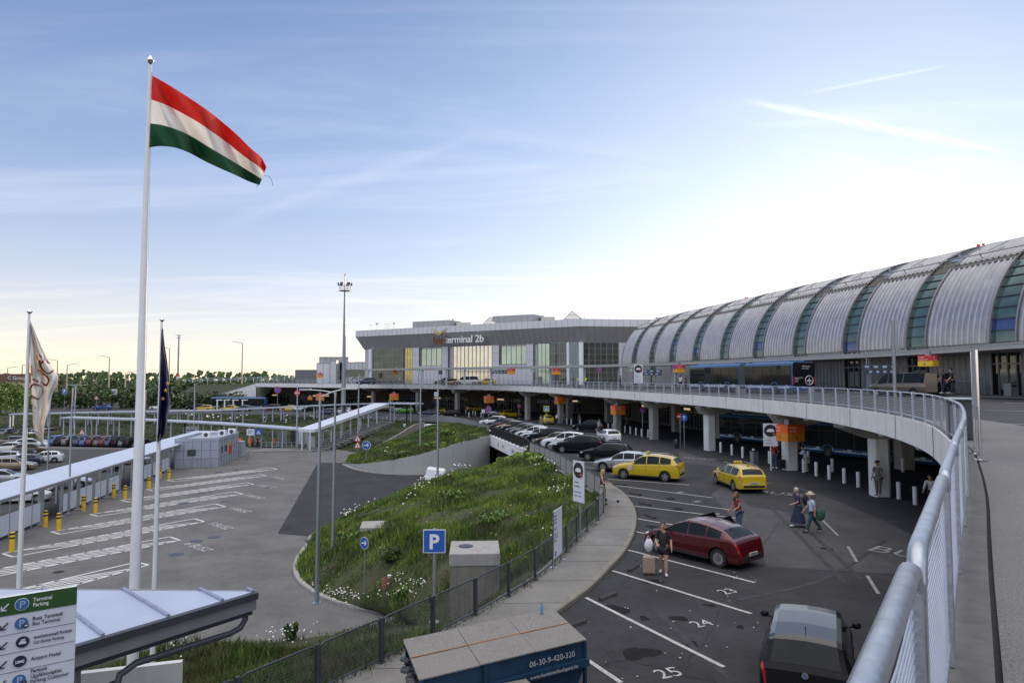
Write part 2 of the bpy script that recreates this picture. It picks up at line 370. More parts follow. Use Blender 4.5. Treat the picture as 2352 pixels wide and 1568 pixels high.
# --- fence line between mound and upper car park
FEN = [(-12.5,-2),(-8.6,5.7),(-5.6,11.9),(-3.75,14.8),(-2.9,16.1),(-2.08,17.4),(-1.25,18.7),(-.44,20.1),(.98,22.9),(2.1,26.1),(2.75,28.2),(3.3,29.7),(3.95,31.6),(4.35,33.2),(4.75,35.2),(4.85,38.2),(4.45,41.5),(3.9,45.7),(2.9,53.4),(1.4,62),(1.2,65),(-2.5,84),(-4.6,93),(-8,107),(-13.5,118),(-20,122),(-30,128),(-50,143)]
def fen_x(y): return interp(y, sorted([(b, a) for a, b in FEN]))
# lower road / arrivals level
g = MB(); ys = list(range(-14, 50, 4))+list(range(50, 152, 5)); A = []; B = []
for y in ys: A.append(Vector((fen_x(y)-.15, y, zl(y)))); B.append(Vector((52, y, zl(y))))
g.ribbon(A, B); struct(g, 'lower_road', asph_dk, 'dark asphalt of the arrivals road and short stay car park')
g = MB(); g.slab([(-190,150),(60,150),(60,235),(-190,235)], LOT-.5, zl(150)); struct(g, 'far_road', asph, 'arrivals road running off behind the grassy bank', 'road')
# sidewalk with kerb between fence and bays
KERB = [(-10.4,-4),(-6.2,4),(-2.6,10.5),(-.9,15.0),(.7,18.4),(2.4,21.6),(3.4,24),(4.3,26.3),(5.1,29),(5.75,31.9),(6.2,34.9),(6.38,38.4),(6.25,41.5),(5.6,45.5),(4.2,52)]
kc = [Vector((p.x, p.y, zl(p.y))) for p in catmull(V3(KERB, 0), .6)]
SW = .13
g = MB(); inn = [Vector((min(fen_x(p.y), p.x-.3), p.y, zl(p.y))) for p in kc]
top = [p+UPZ*SW for p in kc]
kin = [p+Vector((0,0,0)) for p in offset(top, .16)]
g.ribbon([p+UPZ*SW-Vector((.25,0,0)) for p in inn], [Vector((q.x, q.y, q.z)) for q in kin])
struct(g, 'sidewalk', paving, 'pale paved sidewalk along the fence', 'sidewalk')
g = MB(); g.sweep(kc, [(0,-.05),(0,SW-.02),(.03,SW+.006),(.17,SW+.006),(.17,-.05)]); struct(g, 'kerb', kerbm, 'worn stone kerb edging the sidewalk')
# joints of the sidewalk
g = MB()
for i in range(4, len(kc)-3, 4):
    a = inn[i]+UPZ*(SW+.003)+Vector((.1,0,0)); b = kin[i]+UPZ*.003; g.bar(a, b, .02, .004)
struct(g, 'sidewalk_joint', conc_d, 'dark joints across the sidewalk paving', 'joint')
# --- the deck
g = MB()
inner = []
W = [wallk(18), wallk(0), Vector((21,133,.42)), Vector((13.2,138,.42)), Vector((-35,168,.42)), Vector((-72,200,.42))]
# inner edge samples matched with the outer curve
osum = [0]
for a, b in zip(rail_c, rail_c[1:]): osum.append(osum[-1]+(b-a).length)
keyO = [(0, -15.0), (osum[-1]*.22, 62), (osum[-1]*.40, 100)]
def inn_at(p):
    y = p.y
    if y < 118:
        yy = interp(y, [(-5,-20),(0,-12),(25,28),(60,62),(90,95),(118,128)]); k = (1-yy/125)/.06626; q = wallk(k); return Vector((q.x+1, q.y, DECKIN))
    return Vector((interp(p.x, [(-72,-80),(-40,-43),(-25,-25),(-16,-12),(-7.7,1),(-.9,12),(5,25)]), interp(p.x, [(-72,218),(-40,199),(-25,187),(-16,178),(-7.7,168),(-.9,160),(5,150)]), DECKIN))
inner = [inn_at(p) for p in rail_c]
mid = []
for p, q in zip(rail_c, inner):
    d = (q-p); L = math.hypot(d.x, d.y); mid.append(p+Vector((d.x, d.y, 0))*min(.5, 5/L)+UPZ*(.13))
n = len(rail_c)
walk_o = None
g = MB(); g.ribbon(rail_c, inner); 
TH = .72
lo = [p-UPZ*TH for p in rail_c]; li = [p-UPZ*(TH+.25) for p in inner]
g.ribbon(inner, li); g.ribbon(li, lo); g.add([rail_c[0], inner[0], li[0], lo[0]], [(0,1,2,3)]); g.add([rail_c[-1], inner[-1], li[-1], lo[-1]], [(3,2,1,0)])
struct(g, 'upper_road', asph, 'elevated departures road deck', 'road', fix=False)
g = MB(); g.sweep(rail_c, [(.02,-.88),(.07,-.86),(.07,.10),(.02,.10),(.02,-.02)]); struct(g, 'deck_fascia', conc_w, 'white concrete edge beam of the elevated road', 'edge beam')
g = MB(); g.sweep(rail_c, [(.02,.0),(.02,.095),(-.20,.09),(-.20,0)]); struct(g, 'deck_kerb', M('dirty_concrete', (.13,.125,.12), .9, var=.2, scale=5, stain=.4), 'dirty concrete kerb under the deck railing', 'kerb')
g = MB()
for q, q2 in zip(resample(rail_c, 7.5), offset(resample(rail_c, 7.5), .074)): g.bar(q2-UPZ*.84, q2+UPZ*.09, .025)
struct(g, 'fascia_joint', MATS['dirty_concrete'], 'dark vertical joints in the white edge beam')
def deckz(p):
    x, y = p[0], p[1]; best = min(range(0, n, 2), key=lambda i: (rail_c[i].x-x)**2+(rail_c[i].y-y)**2); a, b = rail_c[best], inner[best]
    d = Vector((b.x-a.x, b.y-a.y)); t = max(0, min(1, ((x-a.x)*d.x+(y-a.y)*d.y)/d.length_squared)); return a.z+(b.z-a.z)*t
# walkway (pale asphalt) near the camera, on the right of the railing
wk = [p for p in rail_c if p.y < 60]
wo1 = offset(wk, -.20); wi1 = offset(wk, -.235)
g = MB(); g.ribbon([p+UPZ*.05 for p in wo1], [p+UPZ*.05 for p in wi1]); struct(g, 'deck_edge_strip', asph_dk, 'dark narrow joint along the foot of the railing', 'strip')
wkn = [p for p in rail_c if p.y < 26]
def wid(p): return interp(p.y, [(-4,4.5),(8,4.6),(13,4.3),(18,3.2),(22,2.2),(26,1.7)])
wo2 = offset(wkn, -.235); nn_ = [(b-a).normalized() if (b-a).length else Vector((1,0,0)) for a, b in zip(offset(wkn, 0), wo2)]
wi2 = [p+d*wid(p) for p, d in zip(wo2, nn_)]
g = MB(); rows = [[p+UPZ*.075 for p in wo2], [p+UPZ*(.13+.02*wid(p)) for p in wi2], [p+UPZ*(-.05) for p in wi2]]
g.grid(rows); struct(g, 'walkway', asph_walk, 'coarse pale asphalt walkway on the elevated road', 'walkway')
# road markings on the deck seen right of the railing
g = MB()
for (a, b, w) in (((2262,975),(2380,988),.12),((2262,962),(2400,966),.12),((2264,998),(2400,1016),.12),((2262,938),(2400,942),.1),((2262,1006),(2330,1002),.1)):
    p, q = G(a[0], a[1], .2), G(b[0], b[1], .2); p.z = deckz(p)+.02; q.z = deckz(q)+.02; g.bar(p, q, w, .008)
for k in range(26):
    p = rail_c[int(n*.18)+k*9]; q = inner[int(n*.18)+k*9]; c = p.lerp(q, .52); t = (rail_c[int(n*.18)+k*9+3]-p).normalized(); z = deckz(c)+.015; c.z = z; g.bar(c-t*1.2, c+t*1.2, .12, .008)
struct(g, 'deck_marking', roadw, 'white lane lines painted on the elevated road', 'marking')
# far kerb pavement along the terminal wall
g = MB(); pav = [(wallk(18-.5*i)) for i in range(0, 37)]
g.ribbon([p+Vector((.5,0,.02)) for p in pav], [p+Vector((-3.2,-.6,.02)) for p in pav]); g.ribbon([p+Vector((-3.2,-.6,.02)) for p in pav], [p+Vector((-3.2,-.6,-.25)) for p in pav])
struct(g, 'terminal_pavement', paving, 'pavement along the foot of the vaulted hall', 'pavement')
# --- columns and cantilever beams under the deck: one thing per column
COLS = [(20.8,39),(20.2,50),(18.8,65.3),(16.3,78.8),(13.8,90),(8.0,112.6),(2.9,126),(-11.8,148),(-21.7,158),(-34,168)]
def outn(p):   # outward direction at a column
    i = min(range(n), key=lambda i: (rail_c[i].x-p[0])**2+(rail_c[i].y-p[1])**2); t = (rail_c[min(i+1, n-1)]-rail_c[max(i-1, 0)]); t.z = 0; t.normalize(); return Vector((-t.y, t.x, 0)), rail_c[i], t
for i, (x, y) in enumerate(COLS):
    nrm, rp, tg = outn((x, y)); d = abs((Vector((x, y, 0))-rp).dot(nrm)); z0 = zl(y)
    zt = deckz((x, y))-.9
    t = thing('deck_column', 'square concrete column under the elevated road, %s from the near end'%ORD[i], 'column', (x, y, z0), math.atan2(nrm.y, nrm.x), 'columns under the elevated road')
    h = zt-z0
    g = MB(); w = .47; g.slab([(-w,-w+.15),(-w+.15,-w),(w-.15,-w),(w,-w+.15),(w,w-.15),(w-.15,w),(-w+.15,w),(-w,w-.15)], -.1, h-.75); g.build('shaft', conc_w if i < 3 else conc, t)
    g = MB(); dd = max(.8, d-.3)
    g.add([(-3.2,-.75,h-.05),(dd,-.55,h-.0),(dd,-.55,h-.28),(.75,-.75,h-.85),(-.9,-.75,h-.85),(-3.2,-.7,h-.4),(-3.2,.75,h-.05),(dd,.55,h-.0),(dd,.55,h-.28),(.75,.75,h-.85),(-.9,.75,h-.85),(-3.2,.7,h-.4)], [(0,1,2,3,4,5),(11,10,9,8,7,6)]+[(k,(k+1)%6,6+(k+1)%6,6+k) for k in range(6)])
    g.build('capital', conc, t)
    if i < 7:   # inner sister column, deep in the shade
        q = Vector((x, y, 0))-nrm*8.5
        t2 = thing('inner_column', 'shaded concrete column deep under the deck, %s from the near end'%ORD[i], 'column', (q.x, q.y, zl(q.y)), math.atan2(nrm.y, nrm.x), 'inner columns in the shade')
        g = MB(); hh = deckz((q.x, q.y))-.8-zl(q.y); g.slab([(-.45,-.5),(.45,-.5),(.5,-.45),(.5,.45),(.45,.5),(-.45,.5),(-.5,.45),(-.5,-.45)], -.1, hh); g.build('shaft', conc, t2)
        g = MB(); g.box((0,0,hh-.2), (1.6,1.3,.5)); g.build('capital', conc, t2)
# cross beams between columns (short cantilevers under the fascia)
cb = MB(); arc = [p for p in rail_c if p.y > 20]; arc = resample(arc, 6.2)
off2 = offset(arc, 0)
for i, p in enumerate(arc[1:-1]):
    t = (arc[i+2]-arc[i]); t.z = 0; t.normalize(); nn2 = Vector((-t.y, t.x, 0)); z = p.z-.74
    a = p-nn2*.05; q = p-nn2*3.4
    cb.add([a+t*-.6+UPZ*(-.74), a+t*.6+UPZ*(-.74), q+t*.9+UPZ*(-.74), q+t*-.9+UPZ*(-.74), a+t*-.35+UPZ*(-1.0), a+t*.35+UPZ*(-1.0), q+t*.5+UPZ*(-1.4), q+t*-.5+UPZ*(-1.4)], [(0,1,2,3),(4,5,6,7),(0,1,5,4),(1,2,6,5),(2,3,7,6),(3,0,4,7)])
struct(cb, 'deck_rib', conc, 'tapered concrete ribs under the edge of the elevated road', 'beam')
# arrivals wall at the back of the covered road
g = MB(); aw = [inn_at(p)+Vector((-2.5,-2,0)) for p in rail_c if 5 < p.y < 190]
g.ribbon([Vector((p.x, p.y, zl(p.y)-.1)) for p in aw], [Vector((p.x, p.y, .1)) for p in aw]); 
aw2 = [p+Vector((1.5,1,0)) for p in aw]; g.ribbon([Vector((p.x, p.y, .1)) for p in aw2], [Vector((p.x, p.y, zl(p.y)-.1)) for p in aw2])
t = thing('arrivals_building', 'dark arrivals frontage behind the covered lower road', 'building', (20,100,-5)); WLOC[t.name] = (20,100,-5)
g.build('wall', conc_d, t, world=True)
# shopfront windows on it (some glow)
lit = M('lit_window', (.5,.42,.25), .4, var=.3, emit=(1,.72,.4,.55))
rs = resample([Vector((p.x, p.y, 0)) for p in aw], 4.2)
for i, (a, b) in enumerate(zip(rs[3:-2], rs[4:-1])):
    if i % 4 == 3: continue
    d = (b-a).normalized(); nn3 = Vector((-d.y, d.x, 0)); z0 = zl(a.y); c = (a+b)/2+nn3*.03
    g = MB(); g.box((c.x, c.y, z0+1.7), ((b-a).length*.86, .05, 2.6), math.atan2(d.y, d.x)); f = g.build('window', glass_d, t, world=True)
    g = MB()
    for k in (-.5,0,.5): g.box((c.x+nn3.x*.04+d.x*k*1.75*2*.5, c.y+nn3.y*.04+d.y*k*1.75, z0+1.7), (.06,.06,2.6), math.atan2(d.y, d.x))
    g.box((c.x+nn3.x*.04, c.y+nn3.y*.04, z0+2.4), ((b-a).length*.86,.05,.06), math.atan2(d.y, d.x)); g.build('frame', steel_g, f, world=True)
    if i % 5 in (1, 2):
        g = MB(); g.box((c.x+nn3.x*.035, c.y+nn3.y*.035, z0+2.78), ((b-a).length*.5, .03, .3), math.atan2(d.y, d.x)); g.build('lit_panel', lit, f, world=True)

# ================================================================ VAULTED HALL
metal_r = M('ribbed_metal', (.37,.37,.38), .38, .8, var=.16, scale=1.1, bump=.02)
metal_e = M('panel_edge_metal', (.24,.24,.25), .45, .7, var=.12)
louv = M('brown_louvre', (.10,.092,.08), .6, .3, var=.15)
wallm = M('ribbed_wall_metal', (.30,.305,.32), .5, .55, var=.14, scale=1)
AX = (wallk(1)-wallk(0)); AX.z = 0; PITCH = AX.length; AX.normalize(); NI = Vector((-AX.y, AX.x, 0))
if NI.x < 0: NI = -NI
K0 = wallk(0); RV, CZV = 9.1, 4.35
def vp(s, th, r=RV):   # s metres along the wall from strip 0 (towards the camera), arc angle th, radius r
    base = K0+AX*s; return Vector((base.x, base.y, 0))+NI*(RV-r*math.cos(th))+UPZ*(CZV+r*math.sin(th))
hall = thing('terminal_hall', 'long vaulted terminal hall of ribbed metal panels and curved glass strips', 'terminal', tuple(K0)); 
GW = 2.25                       # glass strip width
th1, th2, th3 = R(0), R(45), R(49)
SM, EM = -1.15*PITCH+GW/2, 0
for k in range(-1, 17):
    s0 = k*PITCH+GW/2; s1_ = (k+1)*PITCH-GW/2
    if k == -1: s0 = -.78*PITCH
    for (ta, tb, rr, nm) in ((th1, th2, RV+.22, 'panel'), (th3, R(93), RV+.16, 'roof_panel')):
        g = MB(); nr = 11; na = 16; rows = []
        prof = [(s0, RV-.1), (s0, rr-.03)]
        for j in range(nr):
            a = s0+.12+(s1_-s0-.24)*j/nr; w = (s1_-s0-.24)/nr
            prof += [(a+.02*w, rr-.03), (a+.30*w, rr-.03), (a+.42*w, rr+.075), (a+.58*w, rr+.075), (a+.70*w, rr-.03)]
        prof += [(s1_, rr-.03), (s1_, RV-.1)]
        rows = [[vp(s, ta+(tb-ta)*i/na, r) for s, r in prof] for i in range(na+1)]
        g.grid(rows); g.build(nm, metal_r, hall, world=True)
        g = MB()
        for s in (s0, s1_): g.tube([vp(s, ta+(tb-ta)*i/na, rr+.03) for i in range(na+1)], .09, 6)
        if nm == 'panel': g.tube([vp(s0, tb, rr+.02), vp(s1_, tb, rr+.02)], .06, 6)
        g.build('panel_edge', metal_e, hall, world=True)
    g = MB(); g.grid([[vp(s, th2+(th3-th2)*i/3+.005, RV+.12) for s in (s0, s1_)] for i in range(4)]); g.build('louvre_band', louv, hall, world=True)
    # lower straight wall under the canopy
    g = MB(); prof = []
    nr = 11
    for j in range(nr):
        a = s0+(s1_-s0)*j/nr; w = (s1_-s0)/nr; prof += [(a+.05*w,.02),(a+.4*w,.02),(a+.52*w,-.09),(a+.62*w,-.09),(a+.74*w,.02)]
    pts = [K0+AX*s+NI*o for s, o in prof]; g.ribbon([Vector((p.x, p.y, .35)) for p in pts], [Vector((p.x, p.y, 4.6)) for p in pts]); g.build('wall', wallm, hall, world=True)
    # railing along the wall foot
    if k % 2 == 0:
        g = MB(); a = K0+AX*s0-NI*1.1; b = K0+AX*s1_-NI*1.1
        for h in (.55, 1.05): g.bar(Vector((a.x, a.y, DECKIN+h)), Vector((b.x, b.y, DECKIN+h)), .04)
        for q in range(5): p = a.lerp(b, q/4); g.bar(Vector((p.x, p.y, DECKIN)), Vector((p.x, p.y, DECKIN+1.05)), .04)
        g.build('rail', galvp, hall, world=True)
bl = {3:[1], 5:[1], 9:[1], 2:[3], 0:[2], 7:[0]}
for k in range(0, 17):
    s0 = k*PITCH-GW/2+.02; s1_ = k*PITCH+GW/2-.02
    segs = 8; gl = {0: MB(), 1: MB()}; fr = MB(); f0 = None
    for i in range(segs):
        ta = th1+(th2-th1)*i/segs; tb = th1+(th2-th1)*(i+1)/segs
        which = 1 if i in bl.get(k, []) else 0
        gl[which].grid([[vp(s, ta+.004+(tb-ta-.008)*j/3, RV) for s in (s0, s1_)] for j in range(4)])
        fr.bar(vp(s0, ta, RV+.05), vp(s1_, ta, RV+.05), .07, .07)
    f0 = gl[0].build('glass_strip', glass_g, hall, world=True)
    if gl[1].v: gl[1].build('blue_pane', glass_b, f0, world=True)
    fr.build('glazing_bar', steel_d, f0, world=True)
    g = MB(); g.grid([[vp(s, th2+(R(55)-th2)*i/3, RV+.03) for s in (s0, s1_)] for i in range(4)]); g.build('louvre_band', louv, hall, world=True)
    g = MB(); g.grid([[vp(s, R(55)+(R(92)-R(55))*i/10, RV+.02) for s in (s0+.2, s1_-.2)] for i in range(11)]); sk = g.build('skylight', M('sky_glass', (.32,.36,.4), .1, .7, var=.3, scale=.6), hall, world=True)
    g = MB()
    for i in range(8): a = R(55+i*5); g.bar(vp(s0, a, RV+.06), vp(s1_, a, RV+.06), .08)
    g.build('glazing_bar', steel_g, sk, world=True)
    # entrance under the canopy
    c = K0+AX*(k*PITCH); w = GW+.5
    rz = math.atan2(AX.y, AX.x)
    g = MB(); cc = c+NI*.35; g.box((cc.x, cc.y, 2.45), (w, .3, 4.1), rz); d = g.build('door', glass_d, hall, world=True)
    g = MB()
    for o in (-w/2, -.75, 0, .75, w/2):
        p = c+AX*o+NI*.12; g.bar((p.x, p.y, .4), (p.x, p.y, 4.4), .09)
    for h in (2.75, 4.3): a = c-AX*w/2+NI*.12; b = c+AX*w/2+NI*.12; g.bar((a.x, a.y, h), (b.x, b.y, h), .1)
    g.build('frame', steel_g, d, world=True)
    g = MB(); p = c+NI*.15; g.box((p.x-AX.x*.37, p.y-AX.y*.37, 1.6), (.55, .05, 1.5), rz); g.box((p.x+AX.x*.38, p.y+AX.y*.38, 1.6), (.5, .05, 1.5), rz); g.build('pane', M('door_glass', (.32,.34,.3), .15, .2, var=.3), d, world=True)
# the dark inner skin, the gable and the far side keep daylight from leaking
g = MB(); g.grid([[vp(s, R(a), RV-.35) for s in (-.8*PITCH, 17*PITCH)] for a in range(-0, 181, 6)]); g.build('inner_skin', conc_d, hall, world=True)
g = MB(); g.grid([[vp(s, R(a), RV+.12) for s in (-.8*PITCH, 17*PITCH)] for a in range(93, 181, 6)]); a = K0+NI*2*RV; 
g.ribbon([Vector((q.x, q.y, .1)) for q in (a-AX*.8*PITCH, a+AX*17*PITCH)], [Vector((q.x, q.y, CZV)) for q in (a-AX*.8*PITCH, a+AX*17*PITCH)]); g.build('far_roof', metal_e, hall, world=True)
g = MB(); ar = [vp(-.79*PITCH, R(a), RV+.1) for a in range(0, 181, 6)]; b0 = [Vector((p.x, p.y, .3)) for p in ar]; g.ribbon(ar, b0); g.build('gable', wallm, hall, world=True)
g = MB()
for th in (R(52), R(92)): g.tube([vp(-.75*PITCH+i*4, th, RV+.5) for i in range(int(17*PITCH/4))], .05, 5)
for i in range(34):
    s = -.6*PITCH+i*PITCH/2; g.bar(vp(s, R(52), RV+.1), vp(s, R(52), RV+.6), .06); g.bar(vp(s, R(92), RV+.1), vp(s, R(92), RV+.5), .05)
    g.bar(vp(s, R(57), RV+.3), vp(s+1.4, R(62), RV+.5), .05); g.bar(vp(s+1.4, R(57), RV+.3), vp(s+.6, R(63), RV+.45), .05)
g.build('roof_walkway', steel_g, hall, world=True)
rl = M('red_beacon', (.7,.03,.02), .4, var=.05)
for s in (-.3, 3.55, 8.15, 11.2):
    g = MB(); p = vp(s*PITCH, R(66), RV+.5); g.box(p, (.18,.18,.2)); g.box(p+AX*.5, (.15,.15,.15)); g.build('beacon', rl, hall, world=True)
# --- canopy over the kerb
CAN = [AT(u, v, 50) for u, v in ()]
def canp(u, v, z): return G(u, v, z)
cz_ = 3.85
cpt = [G(2640,769,cz_), G(2352,786,cz_), G(2160,800.5,cz_), G(1968,813,cz_), G(1790,822,cz_), G(1614,829.6,cz_), G(1500,834,cz_), G(1378,837.8,cz_), G(1180,841.7,cz_), G(1016,844.6,cz_), G(838,847.6,cz_)]
cc_ = catmull([Vector((p.x, p.y, cz_)) for p in cpt], 2.5)
g = MB(); g.sweep(cc_, [(0,0),(0,-.34),(-.12,-.36),(-5.2,-.30),(-5.2,.02)])
can = thing('canopy', 'long flat grey canopy along the front of the terminal', 'canopy', tuple(Vector((cc_[0].x, cc_[0].y, DECKIN))))
g.build('canopy_roof', M('canopy_metal', (.42,.42,.43), .45, .5, var=.08, scale=.5), can, world=True)
g = MB(); g.sweep(cc_, [(.05,.05),(.05,-.03),(-.08,-.03),(-.08,.05)]); g.build('gutter', galv, can, world=True)
def canopy_post(u):
    i = min(range(len(cc_)), key=lambda i: abs(cc_[i].x/cc_[i].y*1568+1176-u)); t = (cc_[min(i+1, len(cc_)-1)]-cc_[max(i-1,0)]).normalized(); nn4 = Vector((-t.y, t.x, 0))
    p = cc_[i]-nn4*1.1; g = MB(); z = deckz(p)
    for o in (-.14, .14): q = p+t*o; g.bar((q.x, q.y, z-.05), (q.x, q.y, cz_-.3), .16, .12)
    g.build('post', galvp, can, world=True)
for u in (1968, 1700, 1604, 1556, 1520, 1462, 1420, 1330, 1247, 1120, 1055, 1010, 960, 845): canopy_post(u)

# ================================================================ TERMINAL 2B BLOCK
tb = thing('terminal_building', 'grey terminal block with slanted fascia and the lettering terminal 2b', 'terminal', (FB.x, FB.y, .4))
pan_l = M('pale_cladding', (.58,.59,.62), .42, .45, var=.05, scale=.6); pan_d = M('grey_cladding', (.44,.44,.45), .4, .5, var=.06, scale=.5)
pan_w = M('white_cladding', (.55,.56,.6), .45, .15, var=.04, scale=.5); joint = M('joint_dark', (.17,.17,.18), .7)
dAB = (FB-FA).normalized(); nAB = Vector((dAB.y, -dAB.x, 0))
if nAB.y > 0: nAB = -nAB
dBC = (FC-FB).normalized(); nBC = Vector((dBC.y, -dBC.x, 0))
ZT, ZP, ZB = 14.6, 12.93, 9.57; OV = 1.7
nB = (nAB+nBC).normalized(); k_ = 1/max(.5, nB.dot(nAB))
def ring(o, z): return [FA+nAB*o-dAB*o*.9+UPZ*z, FB+nB*o*k_+UPZ*z, FC+nBC*o+UPZ*z]
back = [FC+Vector((0,45,0)), FA+Vector((20,50,0))]
g = MB(); A = ring(OV, ZT); B = ring(OV, ZP); C = ring(0, ZB)
g.ribbon(A, B); g.build('parapet', pan_l, tb, world=True)
g = MB(); g.ribbon(B, C); 
lf = FA+Vector((9,22,0)); g.add([A[0], B[0], C[0], lf+UPZ*ZB, lf-dAB*1.2+UPZ*ZP, lf-dAB*1.2+UPZ*ZT], [(0,1,2,3,4,5)]); g.build('slanted_fascia', pan_d, tb, world=True)
g = MB(); g.add([A[0], A[1], A[2], back[0]+UPZ*ZT, back[1]+UPZ*ZT], [(0,1,2,3,4)]); g.build('roof', pan_d, tb, world=True)
g = MB(); 
for a, b, c, d, N in ((A[0], A[1], C[0], C[1], 46), (A[1], A[2], C[1], C[2], 11)):
    bm1 = B[0] if N == 46 else B[1]; bm2 = B[1] if N == 46 else B[2]; no = (nAB if N == 46 else nBC)*.03
    for i in range(0, N+1):
        t = i/N; g.bar(a.lerp(b, t)+no, bm1.lerp(bm2, t)+no, .03); g.bar(bm1.lerp(bm2, t)+no, c.lerp(d, t)+no, .035)
    g.bar(bm1+no, bm2+no, .08)
g.build('panel_joint', joint, tb, world=True)
# body behind the glazing
g = MB(); q0, q1, q2 = FA-nAB*.3, FB-nB*.3, FC-nBC*.3
g.ribbon([q0+UPZ*-.2, q1+UPZ*-.2, q2+UPZ*-.2], [q0+UPZ*ZB, q1+UPZ*ZB, q2+UPZ*ZB]); g.ribbon([q2+UPZ*-.2, back[0], back[1], q0+UPZ*-.2], [q2+UPZ*ZT, back[0]+UPZ*ZT, back[1]+UPZ*ZT, q0+UPZ*ZT]); 
g.add([C[0], C[1], C[2], q2+UPZ*ZB, q1+UPZ*ZB, q0+UPZ*ZB], [(0,1,4,5),(1,2,3,4)]); g.build('wall', pan_d, tb, world=True)
def fx(zx, z3=True): return (880+zx/3.095)/1.08844
def onl(u, P, D):     # distance along D from P where the sight line of column u crosses
    x = (u-1176)/1568/1.0; # X/Y ratio (tilt ignored: facade is far and level)
    x = x*(1.0/ (math.cos(TILT))) if False else x
    # solve (P.x+D.x t)/(P.y+D.y t) = x
    return (x*P.y-P.x)/(D.x-x*D.y)
def fac(u0, u1, z0, z1, mat, name, out=.0, cols=0, rows=0, P=FA, D=dAB, N=nAB, th=.12, frame=steel_g, fw=.09):
    a = onl(u0, P, D); b = onl(u1, P, D); c = P+D*(a+b)/2+N*out; rz = math.atan2(D.y, D.x)
    g = MB(); g.box((c.x, c.y, (z0+z1)/2), (b-a, th, z1-z0), rz); o = g.build(name, mat, tb, world=True)
    if cols or rows:
        g = MB(); ff = P+N*(out+th/2+.03)
        for i in range(cols+1): p = ff+D*(a+(b-a)*i/cols); g.bar((p.x, p.y, z0), (p.x, p.y, z1), fw)
        for j in range(rows+1): zz_ = z0+(z1-z0)*j/rows; p = ff+D*a; q = ff+D*b; g.bar((p.x, p.y, zz_), (q.x, q.y, zz_), fw*.8)
        g.build('mullion', frame, o, world=True)
    return o
def fcol(u, P, D, N, r=.55):
    p = P+D*onl(u, P, D)+N*.3; g = MB(); g.cyl((p.x, p.y, .3), r, ZB-.3, 16); g.build('column', white_p, tb, world=True, smooth=True)
F = fx
glass_t = M('tinted_glass', (.05,.065,.06), .06, .5, var=.4, scale=.35, spec=.9); glass_p = M('pale_green_glass', (.34,.42,.36), .1, .6, var=.15, scale=.3)
fcol(F(150), FA, dAB, nAB)
fac(F(166), F(398), .4, ZB, glass_t, 'glass_wall', .05, 6, 5)
fac(F(414), F(470), .4, ZB, glass_y, 'glass_wall', .08, 3, 3)
fac(F(472), F(522), .4, ZB, pan_w, 'cladding_panel', .14, 1, 5, fw=.04)
fac(F(522), F(700), .4, 4.9, pan_w, 'cladding_panel', .12, 6, 1, fw=.04)
fac(F(540), F(694), 4.9, ZB-.35, glass_p, 'window', .02, 4, 1, frame=steel_d)
fac(F(696), F(746), .4, ZB, pan_w, 'cladding_panel', .14, 1, 5, fw=.04)
fac(F(788), F(1088), .4, ZB, glass_l, 'glass_wall', .16, 10, 1, frame=steel_d, fw=.12)
fac(F(1090), F(1142), .4, ZB, pan_w, 'cladding_panel', .2, 1, 5, fw=.04)
fac(F(1142), F(1352), .4, 4.9, pan_w, 'cladding_panel', .14, 6, 1, fw=.04)
fac(F(1158), F(1350), 5.0, ZB-.3, glass_p, 'window', .02, 5, 1, frame=steel_d)
fac(F(1352), F(1406), .4, ZB, pan_w, 'cladding_panel', .2, 1, 5, fw=.04)
fac(F(1442), F(1532), .4, ZB, glass_p, 'glass_wall', .1, 3, 1, frame=steel_d)
fac(F(1532), F(1668), .4, ZB, glass_t, 'glass_wall', .05, 7, 4)
fac(F(1690), F(1750), .4, ZB, glass_g, 'glass_wall', .05, 5, 1, frame=galvp)
fcol(F(1677), FA, dAB, nAB, .35); fcol(F(1770), FB, dBC, nBC)
fac(F(1787), F(2062), .4, ZB, glass_t, 'glass_wall', .05, 6, 7, P=FB, D=dBC, N=nBC)
fac(F(2064), F(2125), .4, ZB, pan_w, 'cladding_panel', .1, 2, 5, P=FB, D=dBC, N=nBC, fw=.04)
# the sign: frame of thin wires, bird mark, lettering
sg = thing('terminal_sign', 'large lettering bud:terminal 2b with golden bird on a wire frame', 'sign', tuple(FA+dAB*20+UPZ*9))
sa = onl(F(597), FA, dAB)-1; sb = onl(F(1080), FA, dAB)-1
g = MB(); po = FA+nAB*1.9
for i in range(23): p = po+dAB*(sa+(sb-sa)*i/22); g.bar((p.x, p.y, 9.9), (p.x, p.y, 12.75), .04)
for j in range(9): z = 9.9+2.85*j/8; p = po+dAB*sa; q = po+dAB*sb; g.bar((p.x, p.y, z), (q.x, q.y, z), .035)
g.build('wire_frame', steel_g, sg, world=True)
x0 = onl(F(680), FA, dAB)-.6
brown = M('brown_letters', (.16,.05,.02), .5); gold = M('gold_letters', (.5,.4,.15), .4, .3)
text('bud', 2.7, brown, sg, po+nAB*.1+dAB*x0+UPZ*10.3, dAB, UPZ, 'lettering', .25, sx=1.05, bold=.02)
x1 = onl(F(757), FA, dAB)-.6
text(':terminal 2b', 2.46, white_p, sg, po+nAB*.1+dAB*x1+UPZ*10.35, dAB, UPZ, 'lettering', .2, sx=1.04, bold=.012)
g = MB(); b0 = po+nAB*.1+dAB*(x0+1.8)+UPZ*12.3
